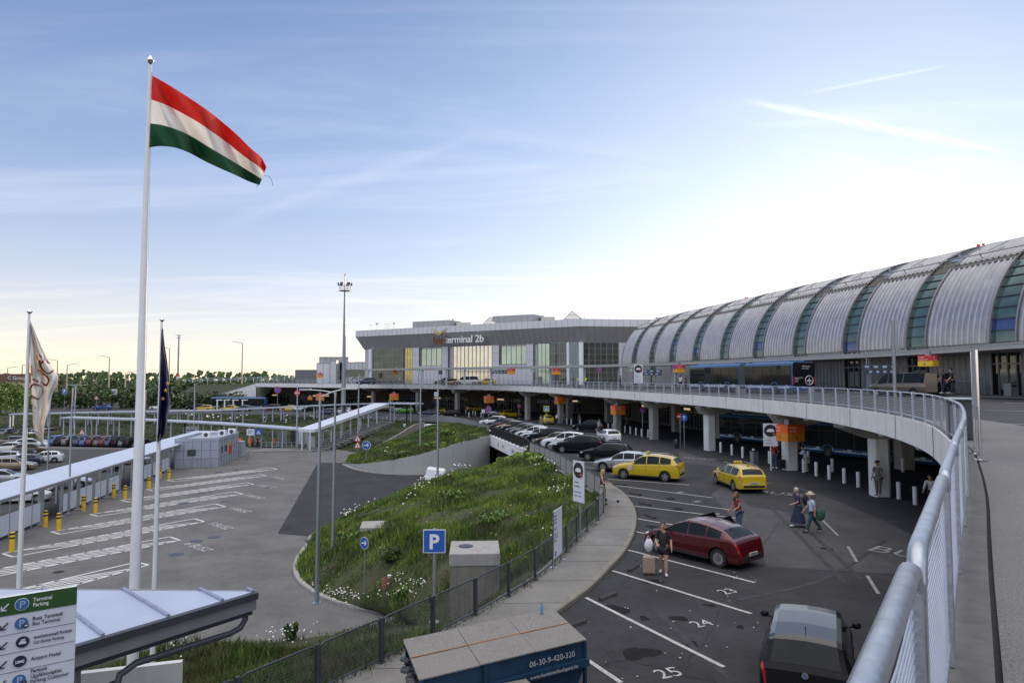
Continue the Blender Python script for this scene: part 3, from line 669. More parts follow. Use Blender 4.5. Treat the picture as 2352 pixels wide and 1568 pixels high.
for (ax, az, cx2, cz2) in ((-2.3,1.9,-.9,.55),(2.6,1.8,.9,.45)):
    g.add([b0, b0+dAB*cx2*.3+UPZ*.75, b0+dAB*ax+UPZ*az, b0+dAB*cx2+UPZ*cz2*1.0, b0+nAB*.12, b0+nAB*.12+dAB*cx2*.3+UPZ*.75, b0+nAB*.12+dAB*ax+UPZ*az, b0+nAB*.12+dAB*cx2+UPZ*cz2], [(0,1,2,3),(7,6,5,4),(0,1,5,4),(1,2,6,5),(2,3,7,6),(3,0,4,7)])
g.build('bird_mark', gold, sg, world=True)
# roof plant boxes, pyramids, antennas: on the roof = separate things
mesh_s = M('plant_screen', (.34,.34,.35), .5, .4, var=.12, scale=.6); warm_s = M('plant_box', (.5,.48,.42), .5, .2, var=.1)  # second colour is paler and warmer to paint sunlight on the boxes' right sides
def plant(u0, u1, v, yd, u2, lab):
    a = AT(u0, 760, yd+6); b = AT(u1, 760, yd); z1 = CZ+(869.6-v)/1568*yd; d = (b-a); d.z = 0; L = d.length; d.normalize(); nb = Vector((-d.y, d.x, 0))
    t = thing('roof_plant', lab, 'roof plant', (a.x, a.y, ZT)); c = (a+b)/2+nb*3
    g = MB(); g.box((c.x, c.y, (ZT+z1)/2), (L, 6, z1-ZT), math.atan2(d.y, d.x)); g.build('screen', mesh_s, t, world=True)
    g = MB()
    for i in range(8): p = a.lerp(b, i/7)-nb*.03; g.bar((p.x, p.y, ZT), (p.x, p.y, z1), .07)
    g.build('frame', steel_g, t, world=True)
    e = AT(u2, 760, yd); g = MB(); c2 = (b+e)/2+nb*4; g.box((c2.x, c2.y, (ZT+z1-.5)/2), ((e-b).length, 3, z1-.5-ZT), 0); g.box((e.x, e.y+3, ZT+.5), (1.5,1.5,1.4)); g.build('sunlit_side', warm_s, t, world=True)
plant(948, 1031, 734.5, 190, 1065, 'lower grey rooftop plant box left of the middle of the terminal roof')
plant(1131, 1226, 721, 174, 1258, 'taller grey rooftop plant box in the middle of the terminal roof')
def pyr(u, v, yd, hw, lab):
    p = AT(u, v, yd); t = thing('roof_pyramid', lab, 'skylight', (p.x, p.y, ZT)); g = MB(); h = p.z-ZT
    g.add([(-hw,-hw,0),(hw,-hw,0),(hw,hw,0),(-hw,hw,0),(0,0,h)], [(0,1,4),(1,2,4),(2,3,4),(3,0,4)]); g.build('glazing', M('pyramid_glass', (.42,.42,.42), .2, .5, var=.1), t)
    g = MB()
    for a, b in ((-hw,-hw),(hw,-hw),(hw,hw),(-hw,hw)): g.bar((a, b, 0), (0,0,h), .12)
    for f in (.33,.66):
        for a, b, c, d in ((-1,-1,1,-1),(1,-1,1,1)): g.bar((a*hw*(1-f), b*hw*(1-f)-.03, h*f), (c*hw*(1-f), d*hw*(1-f)-.03, h*f), .07)
    g.build('frame', steel_g, t)
pyr(1314, 714.5, 162, 3.2, 'tall glazed pyramid skylight at the right of the terminal roof')
pyr(1126, 728, 181, 3.2, 'glazed pyramid skylight half hidden behind the taller plant box')
pyr(1040, 732, 197, 1.4, 'tiny pyramid tip behind the lower plant box')
for i, (u, v) in enumerate(((852,744),(866,739),(890,742),(905,738),(1343,722))):
    p = AT(u, v, 186 if i < 4 else 160); t = MB(); t.bar((p.x, p.y, ZT-.1), p, .07)
    for q in range(1+i%3): t.bar(p+Vector((-.5-.2*i,0,-.3-q*.5)), p+Vector((.5+.15*i,0,-.3-q*.5)), .05)
    if i % 2: t.ball(p+Vector((0,0,-.6)), .25, 8, 6)
    tag(t.build('antenna', steel_g), 'thin roof antenna on the terminal roof, %s from the left'%ORD[i], 'antenna', 'antennas on the terminal roof')
# --- lower far-left wings of the terminal
def wing(u0, u1, vt, yd, dep, zb, lab, mat=pan_d, N=8, name='terminal_wing', win=None):
    a = AT(u0, 860, yd); b = AT(u1, 860, yd); zt = CZ+(869.6-vt)/1568*yd; t = thing(name, lab, 'building', (a.x, a.y, zb))
    g = MB(); g.box(((a.x+b.x)/2, yd+dep/2, (zb+zt)/2), (b.x-a.x, dep, zt-zb)); w = g.build('wall', mat, t, world=True)
    g = MB()
    for i in range(N+1): x = a.x+(b.x-a.x)*i/N; g.bar((x, yd-.02, zb), (x, yd-.02, zt), .06)
    g.bar((a.x, yd-.04, zt-.1), (b.x, yd-.04, zt-.1), .12); g.build('panel_joint', joint, w, world=True)
    if win:
        zw0, zw1 = win; g = MB(); g.box(((a.x+b.x)/2, yd-.06, (zw0+zw1)/2), ((b.x-a.x)*.94, .06, zw1-zw0)); q = g.build('window', glass_t, t, world=True)
        g = MB()
        for i in range(N+1): x = a.x+(b.x-a.x)*(.03+.94*i/N); g.bar((x, yd-.11, zw0), (x, yd-.11, zw1), .07)
        g.build('mullion', steel_g, q, world=True)
    return t
wing(678, 760, 849, 205, 12, -1, 'low dark grey wing at the far left end of the terminal', M('dark_cladding', (.17,.17,.175), .5, .3, var=.08), 5)
wing(727, 788, 833, 190, 10, -1, 'stepped grey block above the low wing, lower storey', pan_l, 4)
wing(733, 800, 819.5, 192, 8, 5, 'grey plant storey topping the stepped block', mesh_s, 5)
wing(758, 772, 827, 186, 4, -1, 'narrow pale tower beside the stepped block', pan_w, 1)
cafe = wing(778, 850, 831, 190, 12, -1, 'pale two storey wing beside the mast with large cafe lettering', pan_l, 8, win=(2.2, 4.2))
p = AT(812, 860, 177.9); text('LOCAFE', 2.3, M('cafe_letter', (.12,.11,.1), .6), cafe, (AT(797,860,189.9).x, 189.85, .5), (1,0,0), UPZ, 'lettering', .08)
# ================================================================ RAILING OF THE DECK
rl_ = thing('deck_railing', 'pale metal railing with wire infill running along the elevated road', 'railing', (0, 0, 0))
rp = resample(rail_c, 2.14); 
def rail_panel(a, b, det, mb_f, mb_w):
    t = (b-a); t.z = 0; L = t.length; t.normalize(); g = .075
    A0 = a+t*g; B0 = b-t*g; r = .0295; n_ = 12 if det else 6; c = .09
    def P(s, z): q = A0.lerp(B0, 0)+t*s; return Vector((q.x, q.y, a.z+(b.z-a.z)*s/L+z))
    S = L-2*g
    path = [P(0,.0), P(0,1.0-c), P(c*.3,1.0-c*.3), P(c,1.0), P(S-c,1.0), P(S-c*.3,1.0-c*.3), P(S,1.0-c), P(S,.0)]
    if det:
        mb_f.tube([P(.0,1.0-c), P(c*.12,1.0-c*.55), P(c*.45,1.0-c*.15), P(c,1.0), P(S-c,1.0), P(S-c*.45,1.0-c*.15), P(S-c*.12,1.0-c*.55), P(S,1.0-c)], r, n_)
        for s in (.0, S): mb_f.bar(P(s,.0), P(s,1.0-c+.01), .05, .07, up=t)
    else: mb_f.tube(path, r, n_)
    mb_f.tube([P(0,.13), P(S,.13)], .018, 8 if det else 4)
    nw = 24 if det else 11
    for j in range(nw):
        z = .17+(.88-.17)*j/(nw-1)
        if det:
            nn5 = Vector((-t.y, t.x, 0))
            mb_w.tube([P(.02,z)+nn5*.0, P(S*.25,z-.004)+nn5*.004, P(S*.5,z+.003), P(S*.75,z-.003)-nn5*.004, P(S-.02,z)], .004, 5, cap=False)
        else: mb_w.bar(P(0,z), P(S,z), .010)
    return P, S
base = [p+UPZ*.1 for p in rp]
rest_f, rest_w = MB(), MB()
for i, (a, b) in enumerate(zip(base, base[1:])):
    if i < 78:
        f, w = MB(), MB(); rail_panel(a, b, i < 14, f, w); o = f.build('rail_panel', galv if i < 14 else galvp, rl_, world=True, smooth=True); w.build('wire_infill', galvp, o, world=True)
    else: rail_panel(a, b, False, rest_f, rest_w)
o = tag(rest_f.build('rail_panel', galvp, rl_, world=True), kind='stuff'); rest_w.build('wire_infill', galvp, o, world=True)
# ================================================================ TERRAIN BANKS
PAIRS = [((-32,6),(-16,-6)),((-22,22),(-8.6,5.7)),((-16,26.3),(-5.6,11.9)),((-12.1,27.8),(-3.75,14.8)),((-8,29.0),(-2.08,17.4)),((-5,30.6),(-.44,20.1)),((-6.1,31.6),(.98,22.9)),((-8.3,32.8),(2.1,26.1)),((-9.7,34.3),(3.0,29)),((-10.8,35.8),(3.95,31.6)),((-11.8,37.9),(4.5,34)),((-12.5,40.5),(4.8,36.5)),((-13,44.4),(4.85,38.5)),((-13.3,47.1),(4.45,41.5)),((-11.7,53),(3.9,45.7)),((-10.6,58),(3.3,50)),((-9.6,61.5),(2.9,53.4)),((-4,63.8),(2.0,58)),((-.3,65),(1.3,63.5))]
ca = catmull([Vector((*a, 0)) for a, b in PAIRS], .001) if False else None
def dens(lst, m=6):
    P = [Vector((*p, 0)) for p in lst]; P = [P[0]*2-P[1]]+P+[P[-1]*2-P[-2]]; out = []
    for i in range(1, len(P)-2):
        p0, p1, p2, p3 = P[i-1:i+3]
        for k in range(m):
            t = k/m; out.append(.5*((2*p1)+(p2-p0)*t+(2*p0-5*p1+4*p2-p3)*t*t+(3*p1-p0-3*p2+p3)*t**3))
    out.append(P[-2]); return out
Aa = dens([p[0] for p in PAIRS]); Bb = dens([p[1] for p in PAIRS])
from mathutils import noise as MN
def bank(Aa, Bb, prof, zb, ns=22, rough=.28):
    rows = []
    for i, (a, b) in enumerate(zip(Aa, Bb)):
        r = []
        for j in range(ns+1):
            s = j/ns; p = a.lerp(b, s); z0 = LOT+.02; z1 = zb(b); e = 4*s*(1-s)
            z = z0+(z1-z0)*prof(i/(len(Aa)-1), s)+e*rough*(MN.noise(Vector((p.x*.35, p.y*.35, 1)))+.5*MN.noise(Vector((p.x*1.1, p.y*1.1, 5))))
            if j == 0: z = LOT-.1
            r.append(Vector((p.x, p.y, z)))
        rows.append(r)
    return rows
def prof1(t, s):
    c = interp(t, [(0,1.5),(.30,1.7),(.42,1.1),(.55,.72),(1,.62)])
    return s**c+interp(t, [(.4,0),(.6,.10),(.85,.12),(1,0)])*math.sin(math.pi*s)
rows1 = bank(Aa, Bb, prof1, lambda b: zl(b.y)+.02)
g = MB(); g.grid(rows1); struct(g, 'mound', soil, 'earth of the weedy mound beside the short stay car park', smooth=True)
# bank 2: strip above the curved retaining wall, and the lawn behind the second wall
W1 = dens([(-20.4,84.5),(-17.5,79.6),(-14.0,76.6),(-9.8,76),(-6,78.4),(-2.7,84)], 5); W1Z = [interp(i/(25), [(0,-8.75),(.12,-8.5),(.4,-7.55),(.62,-6.6),(.82,-5.65),(1,-5.4)]) for i in range(len(W1))]
R1 = dens([(-21,89),(-19.5,97),(-15.5,106),(-12.5,110),(-8,107),(-3.2,88)], 5); R1Z = [interp(i/25, [(0,-8.75),(.2,-8.3),(.4,-7.2),(.55,-6.1),(.75,-5.6),(1,-5.4)]) for i in range(len(R1))]
rows2 = []
for a, za, b, zb_ in zip(W1, W1Z, R1, R1Z):
    rows2.append([Vector((a.x+(b.x-a.x)*s, a.y+(b.y-a.y)*s, za+(zb_-za)*s+.45*math.sin(math.pi*s)+.25*math.sin(math.pi*s)*MN.noise(Vector((a.x*.4, s*4, 0))))) for s in [j/10 for j in range(11)]])
g = MB(); g.grid(rows2); struct(g, 'verge', soil, 'overgrown strip of earth above the curved retaining wall', smooth=True)
def wall_strip(name, pts, zt, zb_, th, mat, lab, cap=True):
    g = MB(); o = offset(pts, th); n = len(pts)
    A = [Vector((p.x, p.y, z)) for p, z in zip(pts, zt)]; B = [Vector((p.x, p.y, z)) for p, z in zip(pts, zb_)]
    C = [Vector((p.x, p.y, z)) for p, z in zip(o, zt)]; D = [Vector((p.x, p.y, z)) for p, z in zip(o, zb_)]
    g.ribbon(A, B); g.ribbon(C, D); g.ribbon(A, C); g.ribbon(B, D); g.add([A[0],B[0],D[0],C[0],A[-1],B[-1],D[-1],C[-1]], [(0,1,2,3),(4,5,6,7)])
    t = g.build(name, mat); tag(t, lab, 'wall'); return t
ramp_c = M('ramp_concrete', (.36,.37,.36), .85, var=.05, scale=.6, bump=.05, stain=.25)
wall_strip('retaining_wall', W1, [z+.06 for z in W1Z], [LOT-.6]*len(W1), .3, ramp_c, 'smooth curved concrete retaining wall rising towards the underpass')
kb = MB(); kb.sweep([Vector((p.x, p.y, LOT)) for p in offset(W1, -.5)[:20]], [(0,-.1),(0,.14),(.3,.14),(.3,-.1)]); struct(kb, 'kerb', conc, 'low kerb at the foot of the curved retaining wall')
A2 = dens([(-20.7,98),(-19,102),(-17.3,106),(-15.9,109.5),(-14.2,112)], 4)
wall_strip('retaining_wall', A2, [interp(i/16, [(0,-8.7),(.15,-8.2),(.8,-5.7),(1,-5.45)]) for i in range(len(A2))], [LOT-.3]*len(A2), .3, M('stained_concrete', (.24,.22,.19), .9, var=.2, scale=1, bump=.2, stain=.7), 'stained sloping concrete wall at the foot of the lawn')
g = MB(); g.box((-12.6,109.6,-6.6), (2.6,1.2,2.0), R(-20)); g.box((-10.5,109.8,-6.0), (2.2,.9,.9), R(-10)); tag(g.build('portal_block', conc_w, bevel=.03), 'pale boxy steel cover on top of the stained wall', 'box')
A3 = dens([(-110,106),(-70,108),(-48,106),(-29.4,104),(-22.5,98.5),(-20.9,98.3),(-19.2,102.3),(-17.5,106.3),(-16.1,109.8),(-14.5,112.5)], 5); B3 = dens([(-110,150),(-70,150),(-50,145),(-34,133),(-28,128),(-24,124.5),(-21,122),(-18.5,120),(-16.5,118),(-14.4,116)], 5)
def top3(b): return zl(min(b.y, 150))+.0
rows3 = []
for i, (a, b) in enumerate(zip(A3, B3)):
    za = LOT-.02 if i < 22 else interp((i-22)/(len(A3)-23), [(0,-8.7),(.3,-8.2),(.8,-5.8),(1,-5.5)]); zb_ = top3(b); r = []
    for j in range(15):
        s = j/14; p = a.lerp(b, s); z = za+(zb_-za)*(s*s*(3-2*s))+.3*4*s*(1-s)*MN.noise(Vector((p.x*.15, p.y*.15, 2))); r.append(Vector((p.x, p.y, z)))
    rows3.append(r)
g = MB(); g.grid(rows3); lawn = M('lawn_soil', (.035,.042,.018), .95, var=.4, scale=1.2); struct(g, 'bank', lawn, 'grassy bank rising from the bus yard to the arrivals road', smooth=True)
# concrete kerb round the mound
ki = [Vector((p.x, p.y, LOT)) for p in Aa if True][int(len(Aa)*.27):int(len(Aa)*.92)]
g = MB(); g.sweep(ki, [(-.1,-.05),(-.1,.13),(.14,.13),(.14,-.05)]); struct(g, 'kerb', conc, 'pale kerb round the foot of the mound')
# bridge girder over the underpass
t = thing('underpass_bridge', 'pale concrete girder over the dark underpass mouth', 'bridge', (0,75,-8.9))
BA, BB = Vector((1.35,64.4,0)), Vector((-2.6,84.3,0)); bd = (BB-BA).normalized(); bn = Vector((-bd.y, bd.x, 0))
g = MB(); g.add([BA+bn*.15+UPZ*(-5.0), BB+bn*.15+UPZ*(-5.25), BB+bn*.15+UPZ*(-6.5), BA+bn*.15+UPZ*(-6.25), BA-bn*.5+UPZ*(-5.0), BB-bn*.5+UPZ*(-5.25), BB-bn*.5+UPZ*(-6.5), BA-bn*.5+UPZ*(-6.25)], [(0,1,2,3),(7,6,5,4),(0,1,5,4),(1,2,6,5),(2,3,7,6),(3,0,4,7)]); g.build('girder', conc_w, t, world=True)
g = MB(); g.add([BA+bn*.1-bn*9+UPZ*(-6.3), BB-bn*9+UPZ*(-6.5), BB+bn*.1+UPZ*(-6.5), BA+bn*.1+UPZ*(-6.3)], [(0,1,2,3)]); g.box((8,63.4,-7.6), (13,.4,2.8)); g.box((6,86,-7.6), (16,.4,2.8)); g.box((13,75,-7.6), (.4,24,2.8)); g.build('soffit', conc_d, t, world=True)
for k, s in enumerate((5.5, 11, 14)):
    c = BA+bd*s+bn*.17+UPZ*(-5.62-.012*s); g = MB(); g.box(c, ((1.7,.9,.7)[k], .04, .6), math.atan2(bd.y, bd.x)); q = g.build('sign_plate', white_s, t, world=True)
    g = MB(); g.box(c+bn*.03+bd*.4*(1-k*.5), (.22,.02,.36), math.atan2(bd.y, bd.x)); g.box(c+bn*.03-bd*.3*(1-min(k,1)), (.7-.3*k,.02,.1), math.atan2(bd.y, bd.x)); g.build('pictogram', navy, q, world=True)
# ================================================================ FENCE
def mesh_fence(name, pts, label, hgt=1.0, infill='wire', z=lambda p: zl(p.y)+.12, mat=steel_d, post_w=.06, group=None, pm=None):
    t = thing(name, label, 'fence', (pts[0].x, pts[0].y, z(pts[0])), 0, group)
    for i, (a, b) in enumerate(zip(pts, pts[1:])):
        a = Vector((a.x, a.y, z(a))); b = Vector((b.x, b.y, z(b))); d = (b-a).normalized(); L = (b-a).length; nn6 = Vector((-d.y, d.x, 0)).normalized()
        g = MB(); r = .022; A0 = a+d*.07; B0 = b-d*.07; c = .1
        g.tube([A0+UPZ*.1, A0+UPZ*(hgt-c), A0+d*c*.3+UPZ*(hgt-c*.3), A0+d*c+UPZ*hgt, B0-d*c+UPZ*hgt, B0-d*c*.3+UPZ*(hgt-c*.3), B0+UPZ*(hgt-c), B0+UPZ*.1, A0+UPZ*.1], r, 6); o = g.build('fence_panel', mat, t, world=True, smooth=True)
        g = MB()
        if infill == 'wire':
            for j in range(14): zz_ = .14+(hgt-.2)*j/13; g.bar(A0+UPZ*zz_, B0+UPZ*zz_, .007)
            m = int(L/.22)
            for j in range(1, m): g.bar(A0.lerp(B0, j/m)+UPZ*.1, A0.lerp(B0, j/m)+UPZ*hgt, .006)
        elif infill == 'bars':
            m = max(4, int(L/.11))
            for j in range(1, m): g.bar(A0.lerp(B0, j/m)+UPZ*.1, A0.lerp(B0, j/m)+UPZ*hgt, .03)
        elif infill == 'solid': g.add([A0+UPZ*.1, B0+UPZ*.1, B0+UPZ*(hgt-.05), A0+UPZ*(hgt-.05), A0+nn6*.02+UPZ*.1, B0+nn6*.02+UPZ*.1, B0+nn6*.02+UPZ*(hgt-.05), A0+nn6*.02+UPZ*(hgt-.05)], [(0,1,2,3),(7,6,5,4),(0,1,5,4),(1,2,6,5),(2,3,7,6),(3,0,4,7)])
        g.build('infill', pm or mat, o, world=True)
        g = MB(); g.bar(a-UPZ*.05, a+UPZ*(hgt+.01), post_w, post_w*1.3, up=d); g.box(a+UPZ*.015, (.16,.16,.03), math.atan2(d.y, d.x)); g.build('post', mat, t, world=True)
    return t
fc = [Vector((a, b, 0)) for a, b in FEN]
def seg(y0, y1): return [p for p in catmull(fc, .5) if y0 <= p.y <= y1]
mesh_fence('mesh_fence', resample(seg(1, 31.6), 1.82), 'dark mesh fence with rounded panels between sidewalk and weedy mound', 1.0)
mesh_fence('mesh_fence', resample(seg(31.6, 61), 1.95), 'dark fence with solid grey lower boards in front of the parked cars', 1.0, 'solid', mat=steel_d, pm=M('grey_board', (.27,.27,.275), .6, var=.1))
mesh_fence('bar_fence', resample(seg(61, 85.5), 2.0), 'black vertical bar railing on top of the underpass bridge', 1.05, 'bars', mat=black, post_w=.09)
mesh_fence('mesh_fence', resample(seg(85.5, 126), 2.4), 'thin grey fence along the top of the verge behind the bridge', 1.05, 'bars', mat=steel_g)
# ================================================================ VEGETATION ON THE BANKS
gr_a = M('grass_bright', (.18,.26,.032), .6, var=.35, scale=.8); gr_b = M('grass_mid', (.065,.118,.02), .65, var=.35, scale=.8); gr_c = M('grass_olive', (.10,.105,.036), .7, var=.35, scale=1.5); gr_d = M('grass_dry', (.2,.17,.09), .8, var=.3)
gr_k = M('grass_dark', (.05,.08,.02), .7, var=.35, scale=.8)
def grass(rows, n, hmin, hmax, name, label, wv=.02, bias=None, seed=1, mats=(gr_a,gr_b,gr_c,gr_d), bc=0.):
    rg = np.random.default_rng(seed); A = np.array([[tuple(p) for p in r] for r in rows]); ni, nj = A.shape[:2]
    # area-weighted choice of cells
    e1 = A[1:, :-1]-A[:-1, :-1]; e2 = A[:-1, 1:]-A[:-1, :-1]; ar = np.linalg.norm(np.cross(e1, e2), axis=2)
    dist = np.linalg.norm(A[:-1, :-1]-np.array([0,0,CZ]), axis=2); wgt = ar/np.maximum(dist, 12)**1.25
    if bias is not None: wgt = wgt*bias(A[:-1, :-1])
    pr = (wgt/wgt.sum()).ravel(); idx = rg.choice(pr.size, n, p=pr); I = idx//(nj-1); J = idx % (nj-1); u = rg.random(n)[:, None]; v = rg.random(n)[:, None]
    P = A[I, J]*(1-u)*(1-v)+A[I+1, J]*u*(1-v)+A[I, J+1]*(1-u)*v+A[I+1, J+1]*u*v
    x, y = P[:, 0], P[:, 1]
    f = np.sin(x*.9+np.sin(y*.7)*1.7)+np.sin(y*1.1+x*.4+2)+.9*np.sin(x*2.3-y*1.9+1)+.6*np.sin(x*.33+y*.45)
    f2 = np.sin(x*1.7+y*.8+4)+np.sin(y*2.1-x*1.3)+.7*np.sin(x*.5-y*.6)
    keep = f+rg.normal(0, .7, n) > np.where(P[:, 1] < 31, -1.15, -1.5); P = P[keep]; f = f[keep]; f2 = f2[keep]; m = len(P)
    d = np.linalg.norm(P-np.array([0,0,CZ]), axis=1)
    h = (hmin+(hmax-hmin)*np.clip((f+2)/4.5, 0, 1)**1.3)*rg.uniform(.5, 1.15, m); w = wv*rg.uniform(.6, 1.4, m)*np.maximum(1, d/22)
    an = rg.uniform(0, 2*np.pi, m); le = rg.normal(0, .28, (m, 2))*h[:, None]
    dx = np.stack([np.cos(an)*w, np.sin(an)*w, np.zeros(m)], 1); tip = P+np.column_stack([le, h]); mid_ = P+np.column_stack([le*.35, h*.55])
    V = np.stack([P-dx, P+dx, mid_+dx*.8, tip, mid_-dx*.8], 1).reshape(-1, 3)
    f2 = f2+bc*np.clip((P[:, 1]-32)/6, -1.2, 1.1); mi = np.where(f2+rg.normal(0, .9, m) > .9, 0, np.where(f2+rg.normal(0, .9, m) > -1.0, 1, 2)); mi = np.where(rg.random(m) < .035, 3, mi)
    me = bpy.data.meshes.new(name); me.vertices.add(len(V)); loc = V.mean(0); loc[2] = V[:, 2].min(); me.vertices.foreach_set('co', (V-loc).ravel())
    me.loops.add(m*5); me.loops.foreach_set('vertex_index', np.arange(m*5)); me.polygons.add(m); me.polygons.foreach_set('loop_start', np.arange(m)*5)
    for q in mats: me.materials.append(q)
    me.polygons.foreach_set('material_index', mi.astype(np.int32)); me.update(calc_edges=True)
    o = bpy.data.objects.new(name, me); COL.objects.link(o); o.location = loc; return tag(o, label, 'grass', kind='stuff')
def b1(A): y = A[..., 1]; return np.where(y > 33, 1.6, np.where(y < 27, 1.9, .75))
grass(rows1, 290000, .08, .62, 'mound_grass', 'tall weeds and grass covering the mound', .011, b1, 3, bc=1.)
grass(rows2, 40000, .1, .6, 'verge_grass', 'rough grass above the curved retaining wall', .012, None, 4)
grass(rows3, 60000, .06, .3, 'bank_grass', 'mown dark grass on the far bank', .014, None, 5, mats=(gr_k, gr_k, gr_c, gr_d))
allr = [(r, i, j) for rr in (rows1, rows2, rows3) for i, r in enumerate(rr) for j in range(len(r))]
TP = np.array([tuple(r[j]) for r, i, j in allr]); FX = np.array([1,0,0])
def proj(P):
    P = np.atleast_2d(np.array(P, dtype=float)); z = P[:, 2]-CZ; c, s = math.cos(TILT), math.sin(TILT); f = P[:, 1]*c+z*s; up = -P[:, 1]*s+z*c
    return 1176+1568*P[:, 0]/f, 784-1568*up/f
TU, TV = proj(TP)
def TER(u, v):
    k = np.argsort((TU-u)**2+(TV-v)**2)[:4]; w = 1/(1+np.hypot(TU[k]-u, TV[k]-v)); return Vector((TP[k]*w[:, None]).sum(0)/w.sum())
fl_w = M('petal_white', (.75,.76,.78), .6, var=.05); fl_y = M('petal_yellow', (.6,.42,.02), .6); fl_p = M('petal_purple', (.32,.06,.3), .6); stemm = M('stem_green', (.06,.1,.025), .7)
fl = MB(); 
def daisies(u, v, n, su, sv, h=.55, r=.031, mi=0):
    for _ in range(int(n*.62)):
        p = TER(u+random.gauss(0, su), v+random.gauss(0, sv)); p = p+Vector((random.gauss(0,.25), random.gauss(0,.25), 0)); d = (p-Vector((0,0,CZ))).length; rr = r*max(1, d/30)*random.uniform(.7, 1.3)
        q = p+Vector((random.gauss(0,.06), random.gauss(0,.06), h*random.uniform(.6, 1.2))); tn = Vector((random.gauss(-.1,.3), random.gauss(-.55,.3), 1)).normalized(); x = tn.orthogonal().normalized(); y = tn.cross(x)
        fl.mi = 3; fl.add([p-Vector((.005,0,0)), p+Vector((.005,0,0)), q], [(0,1,2)])
        fl.mi = mi; fl.add([q+(x*math.cos(a)+y*math.sin(a))*rr*(1 if k % 2 else .72)+tn*.003 for k, a in enumerate([i*math.pi/7 for i in range(14)])], [tuple(range(14))])
        if mi == 0: fl.mi = 1; fl.add([q+(x*math.cos(a)+y*math.sin(a))*rr*.28+tn*.012 for a in [i*math.pi/3 for i in range(6)]], [tuple(range(6))])
for a in ((760,1392,70,28,10),(800,1405,40,20,8),(935,1362,60,24,12,.55),(655,1478,60,24,10),(1000,1098,60,24,9),(968,1128,36,14,7),(1262,1068,30,22,16),(1282,1125,34,14,12),(1105,1303,22,16,7),(888,1385,14,10,6),(1055,1065,16,20,8),(815,1185,40,18,7),(905,1045,24,18,8),(680,1440,8,30,20),(440,1500,14,60,20),(350,1540,10,60,20),(1185,1010,26,18,8),(900,1160,18,30,10),(880,960,40,50,6),(610,968,40,60,6),(470,958,34,50,6),(390,1470,10,20,10),(1270,1250,10,10,10)): daisies(*a)
for a in ((1120,1120,70,60,34,.3,.02,1),(1200,1180,60,50,34,.3,.02,1),(1080,1180,60,60,30,.3,.02,1),(980,1165,8,40,20,.35,.03,2),(1130,1150,6,60,20,.35,.03,2),(775,1220,16,20,12,.35,.03,2),(870,1150,8,20,10,.35,.03,2),(1190,1290,8,12,6,.4,.03,1),(1143,1300,5,4,4,.5,.05,1)): daisies(*a)
tag(fl.build('wildflowers', [fl_w, fl_y, fl_p, stemm], fix=False), 'white daisies and small yellow and purple wildflowers among the grass', 'flowers', kind='stuff')
# leafy weeds and small bushes: leaf clumps
leaf_a = M('leaf_green', (.075,.13,.025), .6, var=.4, scale=1.2); leaf_b = M('leaf_light', (.14,.23,.035), .6, var=.35, scale=1.2); leaf_k = M('leaf_dark', (.035,.06,.016), .65, var=.4, scale=.7)
bark = M('bark', (.09,.07,.05), .9, var=.3)
def crown(mb, c, r, n, lw, rg, dark=.5, spread=None):
    """leaf-sized faces through several off-centre clumps"""
    k = spread or 7; cl = [(np.array(c)+rg.normal(0, .42, 3)*np.array(r)*np.array([1,1,.75]), rg.uniform(.35, .62)) for _ in range(k)]
    for i in range(n):
        cc, q = cl[int(rg.integers(k))]; d = rg.normal(0, 1, 3); d /= np.linalg.norm(d)+1e-6; p = cc+d*np.array(r)*q*rg.uniform(.55, 1.0)
        nn7 = Vector(d+rg.normal(0, .5, 3)).normalized(); x = nn7.orthogonal().normalized()*lw*rg.uniform(.6, 1.4); y = nn7.cross(x); P = Vector(p)
        mb.mi = 0 if rg.random() < dark else 1; mb.add([P-x-y*.6, P+x*.2-y, P+x+y*.6, P-x*.3+y], [(0,1,2,3)])
rgc = np.random.default_rng(11)
def bush(u, v, r, h, lab, mats=(leaf_a, leaf_b), n=700, name='weed_bush', p=None):
    p = p or TER(u, v); t = thing(name, lab, 'bush', tuple(p)); g = MB(); crown(g, (0,0,h*.5), (r, r, h*.55), n, .05+.02*r, rgc); g.build('foliage', list(mats), t, fix=False)
    g = MB()
    for k in range(5): a = k*1.3; g.tube([(0,0,-.1), (math.cos(a)*r*.3, math.sin(a)*r*.3, h*.5), (math.cos(a)*r*.5, math.sin(a)*r*.5, h*.8)], [.02,.014,.006], 5)
    g.build('stem', stemm, t)
bush(1190,1068,1.5,1.2,'bright green bush on top of the mound under the black railing', (leaf_b, gr_a), 2600)
bush(1150,1085,1.3,1.0,'bright green bush on the mound left of the topmost one', (leaf_b, gr_a), 2200)
bush(1235,1062,1.1,1.0,'bright green bush against the fence near the parked cars', (leaf_b, gr_a), 1500)
bush(905,1058,.9,.9,'dark round bush at the low end of the curved wall', (leaf_k, leaf_a), 1100)
bush(935,1060,.7,.6,'low bush beside the blue arrow sign at the curved wall', (leaf_a, leaf_k), 700)
bush(1000,960+70,1.2,.8,'green bush on the strip above the curved wall', (leaf_a, leaf_b), 1200)
bush(1030,1008,1.3,1.2,'tall green bush behind the fence above the curved wall', (leaf_a, leaf_b), 1500)
bush(655,1430,.26,.75,'tall leafy weed rising above the near bank', (leaf_a, leaf_k), 900)
bush(790,1240,.6,.5,'low leafy clump beside the second lamp post', (leaf_a, leaf_b), 600)
bush(900,1290,.5,.7,'dark leafy clump in the middle of the mound', (leaf_k, leaf_a), 600)
bush(915,1375,.35,.6,'leafy weed beside the daisies near the mesh fence', (leaf_a, leaf_b), 500)
bush(1085,1300,.35,.8,'small conifer shaped weed before the concrete chamber', (leaf_a, leaf_b), 500)
